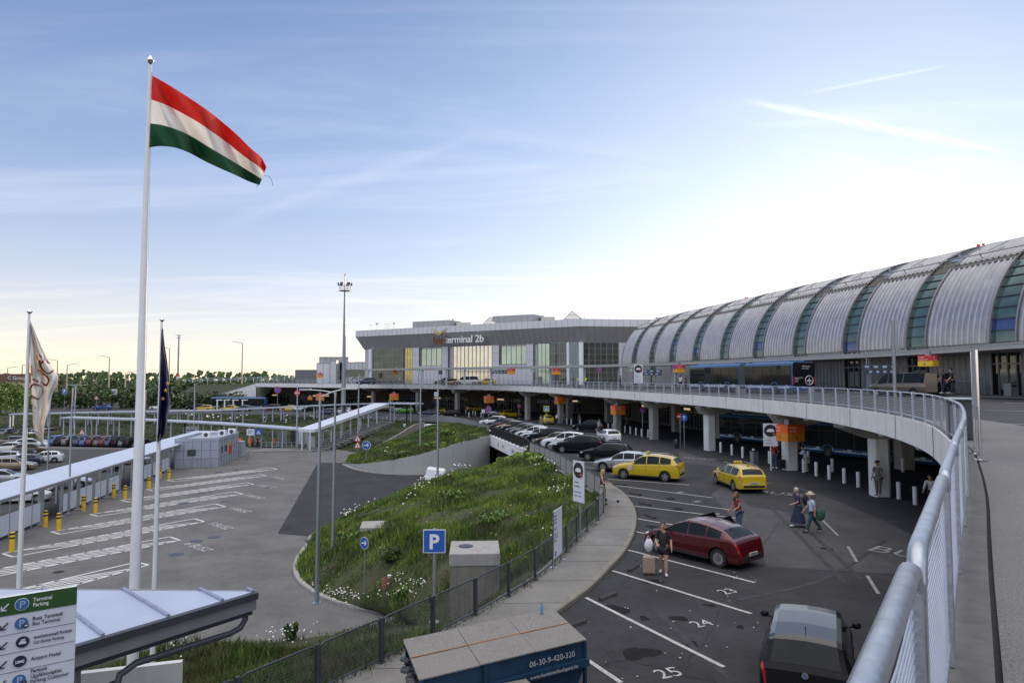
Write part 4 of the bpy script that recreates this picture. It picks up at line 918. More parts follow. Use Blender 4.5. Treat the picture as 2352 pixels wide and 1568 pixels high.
bush(1040,1150,.9,.7,'green weed clump in the upper middle of the mound', (leaf_b, leaf_a), 900)
bush(1130,1190,.8,.5,'green weed clump above the concrete chamber', (leaf_a, leaf_b), 800)
# ================================================================ TREES AT THE HORIZON
tlab = ['rounded','spreading','tall','low','ragged','narrow','broad','lopsided']
def tree(x, y, zb, h, r, lab, mats, n=560, grp='trees along the horizon', lw=None):
    t = thing('tree', lab, 'tree', (x, y, zb), random.uniform(0, 6), grp); g = MB(); crown(g, (0,0,h*.50), (r, r, h*.48), n, lw or .035*r+.22, rgc, .6, 11); g.build('crown', list(mats), t, fix=False)
    g = MB(); g.tube([(0,0,-.3), (.1,0,h*.3), (0,.1,h*.6)], [.3,.22,.1], 7)
    for k in range(4): a = k*1.7; g.tube([(0,0,h*.35), (math.cos(a)*r*.4, math.sin(a)*r*.4, h*.6)], [.12,.04], 5)
    g.build('trunk', bark, t)
pal = [(leaf_k, leaf_a), (leaf_k, gr_b), (leaf_k, leaf_k)]
i = 0
for u in list(range(-40, 600, 19)):
    yd = 255+60*((i*37) % 5)/5; v = 865+4*math.sin(i*1.7)+(6 if u > 480 else 0)+(0 if u > 60 else -4); z0 = LOT+1; zt = CZ+(869.6-v)/1568*yd; h = zt-z0; p = AT(u, 870, yd)
    tree(p.x, yd, z0, max(7, h), random.uniform(5, 7.5), '%s tree in the horizon line, %s from the left'%(tlab[i % 8], ORD[min(i, 38)]), pal[i % 3]); i += 1
# nearer dark hedge of bushes below the trees
i = 0
for u in list(range(-30, 560, 24)):
    yd = 178+12*((i*13) % 4)/4; z0 = -6.6; zt = CZ+(869.6-(884+6*math.sin(i*2.1)+(14 if u > 400 else 0)))/1568*yd; p = AT(u, 870, yd)
    tree(p.x, yd, z0, zt-z0, 4.2, 'dark roadside bush behind the arrivals road, %s from the left'%ORD[i], (leaf_k, leaf_k) if i % 3 else (leaf_k, leaf_a), 420, 'dark bushes behind the arrivals road', .3); i += 1
tree(AT(5,870,150).x, 150, -6, 8.2, 5, 'big green tree at the left edge beside the bank', (leaf_a, leaf_b), 1500, None, .22)
tree(AT(38,870,156).x, 156, -6, 7.0, 4, 'sunlit green tree right of the big tree at the left edge', (gr_a, leaf_b), 1300, None, .2)
# far woods as one mass beyond
g = MB(); rg = np.random.default_rng(2)
for u in range(-200, 1000, 6):
    yd = 520; p = AT(u, 870, yd); h = (869.6-(858+3*math.sin(u*.05)+3*math.sin(u*.021)))/1568*yd+CZ
    for _ in range(11): g.mi = int(rg.integers(2)); q = Vector((p.x+rg.normal(0,3), yd+rg.normal(0,6), rg.uniform(-6, h))); w = rg.uniform(.8,1.9); g.add([q+Vector((-w,0,-w*.7)), q+Vector((w*.3,0,-w)), q+Vector((w,.3,w*.6)), q+Vector((-w*.4,.3,w))], [(0,1,2,3)])
tag(g.build('far_wood', [leaf_k, leaf_a], fix=False), 'thin line of distant woodland on the horizon', 'wood', kind='stuff')
# grass ramp hill on the left end of the deck, with its white wing wall
g = MB(); hp = [AT(390,918,225), AT(480,880,225), AT(690,878,222), AT(690,940,222), AT(390,930,225)]
g.grid([[Vector((AT(400,0,232).x, 232, -6.2)), Vector((AT(470,0,232).x, 232, -.6)), Vector((AT(600,0,228).x, 228, .1)), Vector((AT(660,0,215).x, 215, .1))], [Vector((AT(360,0,205).x, 205, -6.3)), Vector((AT(425,0,206).x, 206, -6.2)), Vector((AT(470,0,207).x, 207, -6.2)), Vector((AT(600,0,200).x, 200, -6.2))]])
struct(g, 'embankment', lawn, 'grassy embankment carrying the ramp up to the departures level')
g = MB(); g.add([AT(455,921,204), AT(588,923,200), AT(588,880.5,200), AT(470,912,203)], [(0,1,2,3)]); a = [AT(455,921,204), AT(588,923,200), AT(588,880.5,200), AT(470,912,203)]; g.add(a+[p+Vector((0,.6,0)) for p in a], [(4,5,6,7),(0,1,5,4),(1,2,6,5),(2,3,7,6),(3,0,4,7)])
tag(g.build('wing_wall', conc_w), 'white sloping wing wall at the left end of the elevated road', 'wall')
g = MB(); p, q = AT(425,871,232), AT(690,866,226); 
for h in (0, .45, .9): g.bar(p+UPZ*h*.9-UPZ*.6, q+UPZ*(h*.9-.4), .09)
for k in range(16): c = p.lerp(q, k/15); g.bar(c-UPZ*1.2, c+UPZ*.3, .09)
tag(g.build('guard_rail', galvp), 'long pale guard rail along the top of the ramp', 'guard rail')
# ================================================================ VEHICLES
def paint(name, col, metal=.35): return M('car_paint_'+name, col, .34 if max(col) < .03 else .28, metal, var=.02, coat=.05 if max(col) < .03 else .7, spec=.1 if max(col) < .03 else .5)
PAINT = dict(white=paint('white', (.68,.69,.71), .0), silver=paint('silver', (.42,.44,.48), .7), black=paint('black', (.012,.012,.015), .2), grey=paint('grey', (.13,.135,.15), .6), navy=paint('navy', (.02,.035,.08), .5), red=paint('red', (.085,.004,.009), .3), blue=paint('blue', (.02,.08,.28), .4), taxi=paint('taxi', (.52,.375,.008), .0), brown=paint('brown', (.12,.09,.065), .6), tan=paint('tan', (.32,.26,.19), .6), green=paint('green', (.10,.42,.03), .2), van=paint('van', (.14,.125,.105), .6))
plate_m = M('number_plate', (.55,.56,.55), .5); car_glass = M('car_glass', (.012,.016,.018), .05, var=.05, spec=.2); under = M('car_underside', (.01,.01,.01), .9)
wheel_cache = {}
def wheel_parts(r, w, style, det):
    k = (round(r, 3), style, det)
    if k in wheel_cache: return wheel_cache[k]
    n = 28 if det else 12
    g = MB(); g.lathe((0,0,0), [(r*.66,-w*.5),(r*.93,-w*.5),(r,-w*.36),(r,w*.36),(r*.93,w*.5),(r*.66,w*.5),(r*.62,w*.3),(r*.62,-w*.3),(r*.66,-w*.5)], n, 'Y', False); tyre = g
    h = MB(); h.lathe((0,0,0), [(r*.60,-w*.30),(r*.68,-w*.46),(r*.70,-w*.46),(r*.62,-w*.15),(r*.62,w*.2)], n, 'Y', False)
    ns = {'five':5,'multi':10,'cover':9,'dark':5}[style]
    for i in range(ns):
        a = 2*math.pi*i/ns; d = Vector((math.cos(a),0,math.sin(a))); q = Vector((-d.z,0,d.x)); ww = r*(.10 if ns > 5 else .13)*(1.9 if style == 'cover' else 1)
        o = Vector((0,-w*.40,0)); h.add([o+d*r*.10+q*ww*.7, o+d*r*.10-q*ww*.7, o+d*r*.66-q*ww*1.1, o+d*r*.66+q*ww*1.1, o+d*r*.10+q*ww*.7+Vector((0,w*.2,0)), o+d*r*.10-q*ww*.7+Vector((0,w*.2,0)), o+d*r*.66-q*ww*1.1+Vector((0,w*.2,0)), o+d*r*.66+q*ww*1.1+Vector((0,w*.2,0))], [(0,1,2,3),(0,1,5,4),(1,2,6,5),(2,3,7,6),(3,0,4,7)])
    h.lathe((0,-w*.40,0), [(r*.16,0),(r*.16,w*.3)], 10, 'Y')
    hb = MB(); hb.lathe((0,0,0), [(r*.6,-w*.08),(r*.6,w*.3)], n, 'Y')
    wheel_cache[k] = (tyre, h, hb); return wheel_cache[k]
rimm = M('alloy', (.5,.51,.53), .3, .8, var=.05); rimd = M('alloy_dark', (.05,.05,.055), .35, .7)
# silhouettes: (fraction of the length from the nose, fraction of the height)
SIL = {
 'hatch': dict(top=[(0,.30),(.008,.42),(.03,.475),(.08,.53),(.16,.585),(.25,.63),(.285,.655),(.40,.87),(.46,.955),(.53,.99),(.60,1.0),(.75,.985),(.86,.945),(.90,.915),(.965,.69),(.985,.62),(1,.34)], belt=(.62,.70), cowl=.285, rf=.45, rr=.885, rg=.962, sw=(.33,.87), pil=(.535,.72), wf=.185, wr=.80, bump=.5),
 'suv': dict(top=[(0,.32),(.008,.45),(.03,.51),(.08,.56),(.17,.60),(.25,.635),(.285,.66),(.40,.88),(.46,.96),(.53,.99),(.62,1.0),(.76,.975),(.86,.93),(.905,.885),(.965,.71),(.985,.63),(1,.36)], belt=(.62,.69), cowl=.285, rf=.45, rr=.905, rg=.965, sw=(.33,.885), pil=(.53,.72), wf=.185, wr=.80, bump=.5),
 'wagon': dict(top=[(0,.30),(.008,.42),(.03,.48),(.08,.535),(.18,.60),(.25,.635),(.28,.66),(.39,.88),(.45,.965),(.52,.995),(.62,1.0),(.80,.98),(.90,.95),(.93,.92),(.975,.70),(.99,.62),(1,.34)], belt=(.63,.68), cowl=.28, rf=.44, rr=.92, rg=.97, sw=(.325,.90), pil=(.51,.69), wf=.185, wr=.79, bump=.5),
 'c4': dict(top=[(0,.30),(.01,.43),(.04,.50),(.10,.565),(.18,.62),(.235,.66),(.28,.73),(.36,.87),(.43,.96),(.50,.995),(.57,1.0),(.68,.975),(.78,.92),(.83,.885),(.925,.72),(.95,.69),(.975,.60),(1,.36)], belt=(.64,.71), cowl=.235, rf=.41, rr=.815, rg=.922, sw=(.28,.82), pil=(.50,.68), wf=.19, wr=.80, bump=.5),
 'mpv': dict(top=[(0,.30),(.01,.42),(.03,.49),(.08,.55),(.15,.62),(.19,.66),(.32,.90),(.38,.965),(.46,.995),(.6,1.0),(.8,.985),(.92,.96),(.945,.93),(.985,.62),(1,.34)], belt=(.60,.65), cowl=.19, rf=.36, rr=.93, rg=.98, sw=(.25,.91), pil=(.45,.68), wf=.18, wr=.81, bump=.5),
 'i3': dict(top=[(0,.34),(.01,.46),(.03,.52),(.08,.57),(.14,.61),(.18,.64),(.30,.88),(.35,.955),(.42,.99),(.52,1.0),(.72,.985),(.86,.955),(.895,.93),(.965,.66),(.985,.60),(1,.30)], belt=(.60,.66), cowl=.18, rf=.36, rr=.90, rg=.962, sw=(.24,.885), pil=(.47,.66), wf=.175, wr=.82, bump=.5),
 'van': dict(top=[(0,.25),(.008,.38),(.02,.45),(.06,.50),(.12,.54),(.16,.575),(.26,.85),(.31,.955),(.36,.985),(.45,1.0),(.8,1.0),(.97,.985),(.985,.95),(.995,.6),(1,.25)], belt=(.56,.58), cowl=.16, rf=.29, rr=.985, rg=.997, sw=(.19,.95), pil=(.37,.62), wf=.17, wr=.79, bump=.4)}
def car_proto(kind, L, W, H, col, style='five', det=True, label='', loc=(0,0,0), rz=0, group=None, name='parked_car', taxi=False, rails=False, wr=.325, dark_roof=False, plate=True, cat='car'):
    s = SIL[kind]; T = thing(name, label, cat, loc, rz, group); pm = PAINT[col]
    xs = set([0,.004,.012,.03,.055,.08,.12,.16,.2,.25,.95,.965,.985,.995,1]+[round(.02+i*.04, 3) for i in range(25)]); 
    for a in (s['cowl'], s['rf'], s['rr'], s['rg'], s['sw'][0], s['sw'][1]): xs.add(a)
    for a in s['pil']: xs.update((a-.006, a+.006))
    ra = wr+.055
    for wx in (s['wf'], s['wr']):
        for k in range(-6, 7): xs.add(wx+ra*math.sin(k*math.pi/12)/L*1.0)
        xs.update((wx-ra/L-.002, wx+ra/L+.002))
    if not det: xs = set(x for i, x in enumerate(sorted(xs)) if i % 2 == 0 or x in (s['cowl'], s['rf'], s['rr'], s['rg'], *s['sw'], 0, 1))
    xs = sorted(xs); rows = []
    zs = .24*(H/1.5)**.5
    for x in xs:
        t = interp(x, s['top'])*H; wf_ = W/2*interp(x, [(0,.74),(.012,.82),(.04,.90),(.10,.965),(.2,1),(.82,1),(.93,.965),(.975,.92),(1,.82)])
        bl_ = interp(x, [(0,s['belt'][0]*H*.72),(.1,s['belt'][0]*H*.86),(.25,s['belt'][0]*H*.98),(.35,s['belt'][0]*H),(.9,s['belt'][1]*H),(1,s['belt'][1]*H*.93)])
        c = max(0, min(1, (t-bl_-.03)/(H-bl_)/.85)); c2 = c**.6
        b = min(bl_, t-.035)
        wroof = wf_*(.93-.19*c2); 
        zb = zs if x > .02 and x < .985 else zs+.04
        arch = 0
        for wx in (s['wf'], s['wr']):
            d = abs(x-wx)*L
            if d < ra: arch = max(arch, wr+math.sqrt(max(0, ra*ra-d*d))*1.0)
        zb = max(zb, arch); edge = t-(.025+.06*c)
        z8 = max(.27*H, zb+.015); z7 = max(.42*H, z8+.03) if z8 < b-.1 else z8+.02; z6 = max(z7+.02, b-.07*H*.7)
        z6 = min(z6, b-.006); z7 = min(z7, z6-.006); z8 = min(z8, z7-.006); zb = min(zb, z8-.004)
        r = [(0,t),(wroof*.45,t-.004-.012*c),(wroof*.86,t-.014-.028*c),(wroof,edge),(wroof+(wf_*.945-wroof)*.5,(edge+b)/2+.012*c),(wf_*.945,b),(wf_*.985,z6),(wf_,z7),(wf_*.985,z8),(wf_*.955,zb)]
        rows.append(r)
    X = [L/2-x*L for x in xs]; nj = 10
    def pt(i, j, sg): return (X[i], rows[i][j][0]*sg, rows[i][j][1])
    body, gl = MB(), {}; roofp = MB()
    def put(mb, i, j0, j1, sg): a = [pt(i, j0, sg), pt(i+1, j0, sg), pt(i+1, j1, sg), pt(i, j1, sg)]; mb.add(a if sg > 0 else a[::-1], [(0,1,2,3)])
    lampf, lampr = {1: MB(), -1: MB()}, {1: MB(), -1: MB()}
    for i in range(len(xs)-1):
        xm = (xs[i]+xs[i+1])/2
        for sg in (1, -1):
            for j in range(nj-1):
                tgt = body
                if j <= 1 and s['cowl'] < xm < s['rf']: tgt = gl.setdefault(('windscreen', 0), MB())
                elif j <= 1 and s['rr'] < xm < s['rg']: tgt = gl.setdefault(('rear_window', 0), MB())
                elif j in (3, 4) and s['sw'][0] < xm < s['sw'][1] and not any(abs(xm-p) < .0062 for p in s['pil']):
                    k = sum(xm > p for p in s['pil']); tgt = gl.setdefault(('side_window', (k, sg)), MB())
                elif j in (5,) and .004 < xm < .085 and kind != 'van': tgt = lampf[sg]
                elif j in (4, 5) and kind == 'van' and .02 < xm < .07: tgt = lampf[sg]
                elif j in (5,) and xm > .955: tgt = lampr[sg]
                elif j in (4, 5) and xm > .962 : tgt = lampr[sg]
                elif dark_roof and j <= 2 and s['rf'] <= xm <= s['rr']: tgt = roofp
                put(tgt, i, j, j+1, sg)
    for i in (0, len(xs)-1):
        body.add([pt(i, j, 1) for j in range(nj)]+[pt(i, j, -1) for j in range(nj-1, 0, -1)], [tuple(range(2*nj-1))])
    bo = body.build('body', pm, T, smooth=32 if det else 40)
    if roofp.v: roofp.build('roof', M('roof_black_gloss', (.012,.012,.014), .18, 0, spec=.6, coat=.4), T, smooth=True)
    for (nm, k), mb in gl.items():
        if not det and nm == 'side_window': continue
        mb.build(nm, car_glass, T, smooth=50)
    if not det:
        for sg in (1, -1):
            mm = MB()
            for (nm, k), mb in gl.items():
                if nm == 'side_window' and k[1] == sg: mm.add(mb.v, mb.f)
            mm.build('side_window', car_glass, T, smooth=50)
    for sg in (1, -1):
        if lampf[sg].v: lampf[sg].build('headlight', lampw, T, smooth=50)
        if lampr[sg].v: lampr[sg].build('tail_light', redl, T, smooth=50)
    # underside, grille, bumper trim, plates
    g = MB(); g.box((0,0,.34), (L*.93, W*.80, .26)); 
    for wx in (s['wf'], s['wr']): g.box((L/2-wx*L, 0, wr+.12), (wr*2.1, W*.78, wr*1.7))
    g.build('underside', under, T)
    if det:
        g = MB(); g.box((L/2-.015,0,.335*H/1.5+.05), (.08, W*.56, .16*H/1.5)); g.box((L/2-.03,0,.46*H), (.06, W*.40, .05)); g.build('grille', black, T, bevel=.01)
        g = MB(); g.box((-L/2+.035,0,.27*H), (.09, W*.70, .13)); 
        for sg in (1, -1): g.box((0, sg*(W/2*.962), zs+.035), (L*(s['wr']-s['wf'])-2*ra-.03, .03, .085))
        g.build('trim', black, T, bevel=.01)
        for nm, x, y, z in (('number_plate', L/2+.03, 0, .30*H), ('number_plate', -L/2-(.012 if kind != 'van' else .012), 0, .40*H if kind not in ('c4',) else .36*H)):
            g = MB(); g.box((x, y, z), (.02, .50, .11)); q = g.build(nm, plate_m, T)
            g = MB()
            for k in range(6): g.box((x+(.012 if x > 0 else -.012), -.16+k*.062, z), (.006,.036,.06))
            g.build('registration', navy, q)
        for sg in (1, -1):
            xm_ = L/2-(s['cowl']+.065)*L; zm = s['belt'][0]*H+.07
            g = MB(); g.ball((xm_, sg*(W/2+.085), zm+.02), (.07,.10,.075), 10, 8); g.bar((xm_-.01, sg*(W/2*.93), zm-.02), (xm_-.01, sg*(W/2+.05), zm), .05, .035); g.build('mirror', pm if col != 'i3' else black, T, smooth=True)
            for px in s['pil'][:2]:
                g = MB(); g.bar((L/2-px*L+.05+.0, sg*(W/2*.995), s['belt'][0]*H-.10), (L/2-px*L+.24, sg*(W/2*.995), s['belt'][0]*H-.095), .028, .03); g.build('door_handle', pm, T)
        # shut lines
        g = MB()
        for px in (s['cowl']+.05, *s['pil']):
            for sg in (1, -1):
                i = min(range(len(xs)), key=lambda i: abs(xs[i]-px)); g.tube([(X[i], sg*(rows[i][j][0]+.003), rows[i][j][1]) for j in (5,6,7,8)], .006, 4)
        i = min(range(len(xs)), key=lambda i: abs(xs[i]-s['cowl']+.01)); g.tube([(X[i], sg*rows[i][j][0], rows[i][j][1]+.003) for sg, jj in ((1,(3,2,1,0)),(-1,(1,2,3))) for j in jj], .006, 4)
        g.build('shut_line', black, bo)
    if rails:
        for sg in (1, -1): g = MB(); z = H*.985; y = sg*W*.345; g.tube([(L*.13,y,z-.03),(L*.10,y,z+.035),(-L*.25,y,z+.02),(-L*.34,y,z-.06)], .016, 6); g.build('roof_rail', galv if taxi or col != 'black' else black, T, smooth=True)
    if taxi:
        g = MB(); g.box((L*.0,0,H+.07), (.16,.5,.13)); q = g.build('taxi_sign', PAINT['taxi'], T, bevel=.02)
        if det:
            text('TAXI', .11, navy, q, (.082,-.14,H+.03), (0,1,0), (0,0,1), 'lettering', .004, world=False); text('TAXI', .11, navy, q, (-.082,.14,H+.03), (0,-1,0), (0,0,1), 'lettering', .004, world=False)
            for sg in (1, -1):
                g = MB(); n = 44; x0, x1 = L/2-(s['cowl']+.07)*L, L/2-s['sw'][1]*L; 
                for k in range(n):
                    for r2 in (0, 1):
                        if (k+r2) % 2: x = x0+(x1-x0)*k/n; j = min(range(len(xs)), key=lambda i: abs(X[i]-x)); z = rows[j][5][1]-.015-r2*.03; g.box((x, sg*(rows[j][5][0]+.012+r2*.004), z), ((x0-x1)/n, .012, .03))
                g.build('checker_stripe', navy, T)
                g = MB(); c = Vector((L*.21, sg*(W/2+.004), .47*H)); g.lathe(c, [(.17,-.003),(.17,.003)], 24, 'Y'); q = g.build('door_badge', M('badge_white', (.65,.62,.62), .5), T)
                g = MB()
                for k in range(16): a = k*math.pi/8; g.box(c+Vector((math.cos(a)*.15, sg*.006, math.sin(a)*.15)), (.022,.008,.022)); 
                g.box(c+Vector((0,sg*.006,0)), (.16,.008,.06)); g.build('badge_mark', M('badge_red', (.4,.05,.04), .5), q)
    g = MB(); g.add([(-L*.30,0,H*.985),(-L*.34,0,H*.985),(-L*.345,0,H+.05)], [(0,1,2)]); g.bar((-L*.30,0,H*.975),(-L*.345,0,H+.06),.02); g.build('antenna', black, T)
    ty, ri, hb = wheel_parts(wr, .21, style, det)
    for wx in (s['wf'], s['wr']):
        for sg in (-1, 1):
            w = bpy.data.objects.new('wheel', None); COL.objects.link(w); w.empty_display_size = .1; w.parent = T; w.location = (L/2-wx*L, sg*(W/2-.125), wr); w.rotation_euler = (0, random.uniform(0, 6), 0 if sg < 0 else math.pi); WLOC[w.name] = (0,0,0)
            ck = ('m', round(wr, 3), style, det)
            if ck not in wheel_cache:
                a = ty.build('tyre', rubber, w, smooth=True); b_ = ri.build('rim', rimm if style != 'dark' else rimd, w, smooth=30); c_ = hb.build('brake_disc', steel_d, w); wheel_cache[ck] = (a.data, b_.data, c_.data)
            else:
                for nm, me in zip(('tyre','rim','brake_disc'), wheel_cache[ck]): o = bpy.data.objects.new(nm, me); COL.objects.link(o); o.parent = w
    return T
# ---- protos are built on first use and copied afterwards
protos = {}
def car(kind, col, loc, heading, label, det=True, style='five', group=None, taxi=False, rails=False, scale=1., name='parked_car', **k):
    dims = {'hatch':(4.25,1.79,1.47),'suv':(4.5,1.85,1.66),'wagon':(4.6,1.8,1.48),'c4':(4.26,1.77,1.46),'mpv':(4.5,1.82,1.66),'i3':(4.0,1.78,1.58),'van':(5.1,1.95,1.97)}[kind]
    key = (kind, col, det, style, taxi, rails)
    if key not in protos or k.get('fresh'):
        k.pop('fresh', None); protos[key] = T = car_proto(kind, *dims, col, style, det, label, loc, R(heading), group, name, taxi, rails, **k); return T
    T = copy_tree(protos[key]); T.name = name; T.location = loc; T.rotation_euler = (0,0,R(heading)); T['label'] = label; T['category'] = k.get('cat', 'car')
    if group: T['group'] = group
    elif 'group' in T: del T['group']
    return T
def at_wheel(p, hd, side, kind, which):   # centre of a car whose wheel on `side` touches p
    L, W, wf_, wr_ = {'hatch':(4.25,1.79,.185,.8),'suv':(4.5,1.85,.185,.8),'c4':(4.26,1.77,.19,.8),'wagon':(4.6,1.8,.185,.79),'i3':(4.0,1.78,.175,.82),'mpv':(4.5,1.82,.18,.81)}[kind]
    x = L/2-(wf_ if which == 'f' else wr_)*L; y = side*(W/2-.05); c, s = math.cos(R(hd)), math.sin(R(hd)); return Vector((p.x-(x*c-y*s), p.y-(x*s+y*c), p.z))
GP = 'cars parked nose to the fence'
# near, singled-out cars
hd = 130; c = at_wheel(GL(1649.6,1303.5), hd, 1, 'c4', 'r'); redcar = car('c4', 'red', c, hd, 'dark red hatchback with its far doors open in the parking bay', style='cover', plate=True)
# open far-side doors of the red car
for (fx_, ang, ln) in ((.30, 62, 1.05), (.50, 58, .9)):
    hx = 4.26/2-fx_*4.26; hy = -(1.77/2-.02); g = MB(); d = Vector((-math.cos(R(ang)), -math.sin(R(ang)), 0))
    a = Vector((hx, hy, 0)); b = a+d*ln
    g.add([a+UPZ*.33, b+UPZ*.36, b+UPZ*.96, a+UPZ*.93, a+UPZ*.33+Vector((.06,0,0)), b+UPZ*.36+Vector((.06,0,0)), b+UPZ*.96+Vector((.05,0,0)), a+UPZ*.93+Vector((.05,0,0))], [(0,1,2,3),(7,6,5,4),(0,1,5,4),(1,2,6,5),(2,3,7,6),(3,0,4,7)])
    o = g.build('open_door', PAINT['red'], redcar, bevel=.01); g = MB(); i2 = Vector((0,.16,0)); g.tube([a+UPZ*.93, a+d*.35+UPZ*1.28+i2, b-d*.15+UPZ*1.40+i2, b+UPZ*.96], .022, 6); g.build('window_frame', black, o)
    g = MB(); g.add([a+UPZ*.94, a+d*.35+UPZ*1.27+i2, b-d*.15+UPZ*1.39+i2, b+UPZ*.96], [(0,1,2,3)]); g.build('pane', car_glass, o)
hd = 65; i3 = car('i3', 'black', Vector((6.45,15.2,-4.95)), hd, 'black compact electric car with glossy roof driving off at the bottom right', style='dark', dark_roof=True, name='moving_car')
c0 = i3; g = MB(); g.lathe((-2.005,0,.92), [(.06,-.008),(.06,.008)], 20, 'X'); q = g.build('badge', M('badge_silver', (.5,.5,.52), .3, .8), i3)
g = MB(); g.add([(-2.016,0,.92),(-2.016,.04,.92),(-2.016,.028,.948),(-2.016,0,.96)], [(0,1,2,3)]); g.add([(-2.016,0,.92),(-2.016,-.04,.92),(-2.016,-.028,.892),(-2.016,0,.88)], [(0,1,2,3)]); g.build('badge_mark', blue_s, q)
hd = 152; car('suv', 'taxi', at_wheel(GL(1432,1099.5), hd, 1, 'suv', 'f'), hd, 'yellow taxi crossover with checker stripe parked nearest the camera end of the row', style='five', taxi=True, rails=True, name='taxi')
car('wagon', 'taxi', Vector((13.75,41.9,-4.95)), 94, 'yellow estate taxi driving away beside the bollards', style='multi', taxi=True, rails=True, name='taxi')
hd = 156; car('hatch', 'silver', at_wheel(GL(1384.5,1083), hd, 1, 'hatch', 'f'), hd, 'silver hatchback parked just behind the yellow taxi crossover', style='multi', group=GP)
hd = 160; car('hatch', 'black', at_wheel(GL(1350,1058), hd, 1, 'hatch', 'f'), hd, 'black hatchback between the silver hatchback and the tall black crossover', group=GP)
hd = 163; car('suv', 'black', at_wheel(GL(1291,1040), hd, 1, 'suv', 'f'), hd, 'tall black crossover parked beside an empty bay', style='multi', group=GP)
rowc = [('hatch','silver','silver hatchback tucked behind the tall black crossover'),('suv','white','white crossover in the middle of the parked row'),('hatch','brown','brown hatchback right behind the white crossover in the row'),('suv','black','black crossover in the middle of the parked row behind the brown hatchback'),('wagon','silver','silver estate behind the mid-row black crossover'),('hatch','white','white hatchback in the far half of the parked row'),('wagon','grey','grey estate beside the white hatchback in the far half'),('hatch','grey','grey hatchback four from the far end of the row'),('wagon','black','black estate three before the far end of the row'),('hatch','tan','tan hatchback next to the red car in the far row'),('hatch','red','red hatchback third from the far end of the parked row'),('wagon','navy','dark blue estate second from the far end of the parked row'),('suv','white','white crossover at the far end of the parked row')]
pw = [(4.1,64.2),(3.6,66.9),(3.0,69.8),(2.3,73.3),(1.6,76.6),(1.05,80.2),(.4,83.6),(-.2,86.8),(-.8,90),(-1.5,93),(-2.3,96.6),(-3.2,100.2),(-4.3,104)]
for (k, col, lab), (x, y) in zip(rowc, pw): hd = 165; c = at_wheel(Vector((x, y, zl(y))), hd, 1, k, 'f'); c.z = zl(c.y); car(k, col, c, hd, lab, det=(y < 85), style=random.choice(('five','multi')), group=GP)
# traffic in front of the deck
def pc(u, v, z=None): return GL(u, v) if z is None else G(u, v, z)
p = GL(1403,1019); car('hatch', 'white', p+Vector((0,2,0)), 100, 'white hatchback waiting in the lane right of the parked row', name='moving_car')
p = GL(1358,993); car('suv', 'black', p+Vector((0,1.5,0)), 150, 'black car with a person at its open tailgate in front of a column', name='moving_car')
p = GL(1257,975); car('hatch', 'taxi', p+Vector((0,2,0)), 98, 'yellow taxi with open door in the middle distance by a column', taxi=True, name='taxi')
p = GL(1173,958); car('hatch', 'taxi', p, 20, 'yellow taxi crossing behind the far end of the parked row', det=False, taxi=True, name='taxi')
p = GL(1150,955); car('hatch', 'silver', p+Vector((-1,2,0)), 165, 'silver hatchback behind the far white crossover', det=False)
p = GL(1091,944); car('wagon', 'taxi', p, 10, 'yellow estate taxi under the deck near the second far column', det=False, taxi=True, name='taxi')
for u, v, k, col, h, lab in ((1032,957,'wagon','black',178,'black estate behind the fence at the top of the verge, right of two'),(985,955,'wagon','navy',178,'dark blue estate behind the fence at the top of the verge, left of two'),(1003,950,'hatch','taxi',180,'yellow taxi half hidden behind the estates on the verge'),(930,948,'hatch','green',184,'bright green hatchback left of the dark estates'),(915,945,'hatch','silver',184,'silver car behind the bright green hatchback')):
    p = GL(u, v); car(k, col, p, h, lab, det=False, taxi=(col == 'taxi'), name='taxi' if col == 'taxi' else 'parked_car')
# cars on the departures deck
def onDeck(u, d): p = AT(u, 870, d); p.z = deckz(p)+.02; return p
for u, d, k, col, h, lab in ((1033,146,'hatch','tan',182,'tan hatchback on the elevated road in front of the golden glass'),(1022,153,'suv','black',182,'black crossover behind the tan hatchback on the elevated road'),(1116,142,'hatch','taxi',185,'yellow taxi on the elevated road behind the white minibus'),(842,158,'suv','navy',180,'dark blue crossover on the far part of the elevated road'),(858,166,'hatch','red',180,'dark red car beside the dark blue crossover on the elevated road')):
    car(k, col, onDeck(u, d), h, lab, det=False, taxi=(col == 'taxi'), name='taxi' if col == 'taxi' else 'parked_car')
car('van', 'white', onDeck(1073,148), 180, 'white minibus parked on the elevated road', det=False, name='minibus', cat='van')
vn = car('van', 'van', Vector((31.0,54.2,.19)), 114, 'grey brown passenger van with its rear doors open on the elevated road', name='van', cat='van')
for sg, a in ((1, 100), (-1, 105)):
    g = MB(); hx = -2.53; d = Vector((-math.sin(R(a-15))*.86, sg*math.cos(R(a-15))*-.86, 0)); q = Vector((hx, sg*.93, 0)); b = q+d
    g.add([q+UPZ*.45, b+UPZ*.45, b+UPZ*1.86, q+UPZ*1.9, q+UPZ*.45+Vector((0,.05,0)), b+UPZ*.45+Vector((0,.05,0)), b+UPZ*1.86+Vector((0,.05,0)), q+UPZ*1.9+Vector((0,.05,0))], [(0,1,2,3),(7,6,5,4),(0,1,5,4),(1,2,6,5),(2,3,7,6),(3,0,4,7)]); o = g.build('rear_door', PAINT['van'] if sg > 0 else under, vn)
    g = MB(); e = Vector((0,-.006,0)) if False else Vector((0,0,0)); g.add([q+d*.12+UPZ*1.15+Vector((0,-.01,0)), q+d*.88+UPZ*1.15+Vector((0,-.01,0)), q+d*.88+UPZ*1.72+Vector((0,-.01,0)), q+d*.12+UPZ*1.74+Vector((0,-.01,0))], [(0,1,2,3)]); g.build('pane', car_glass, o)
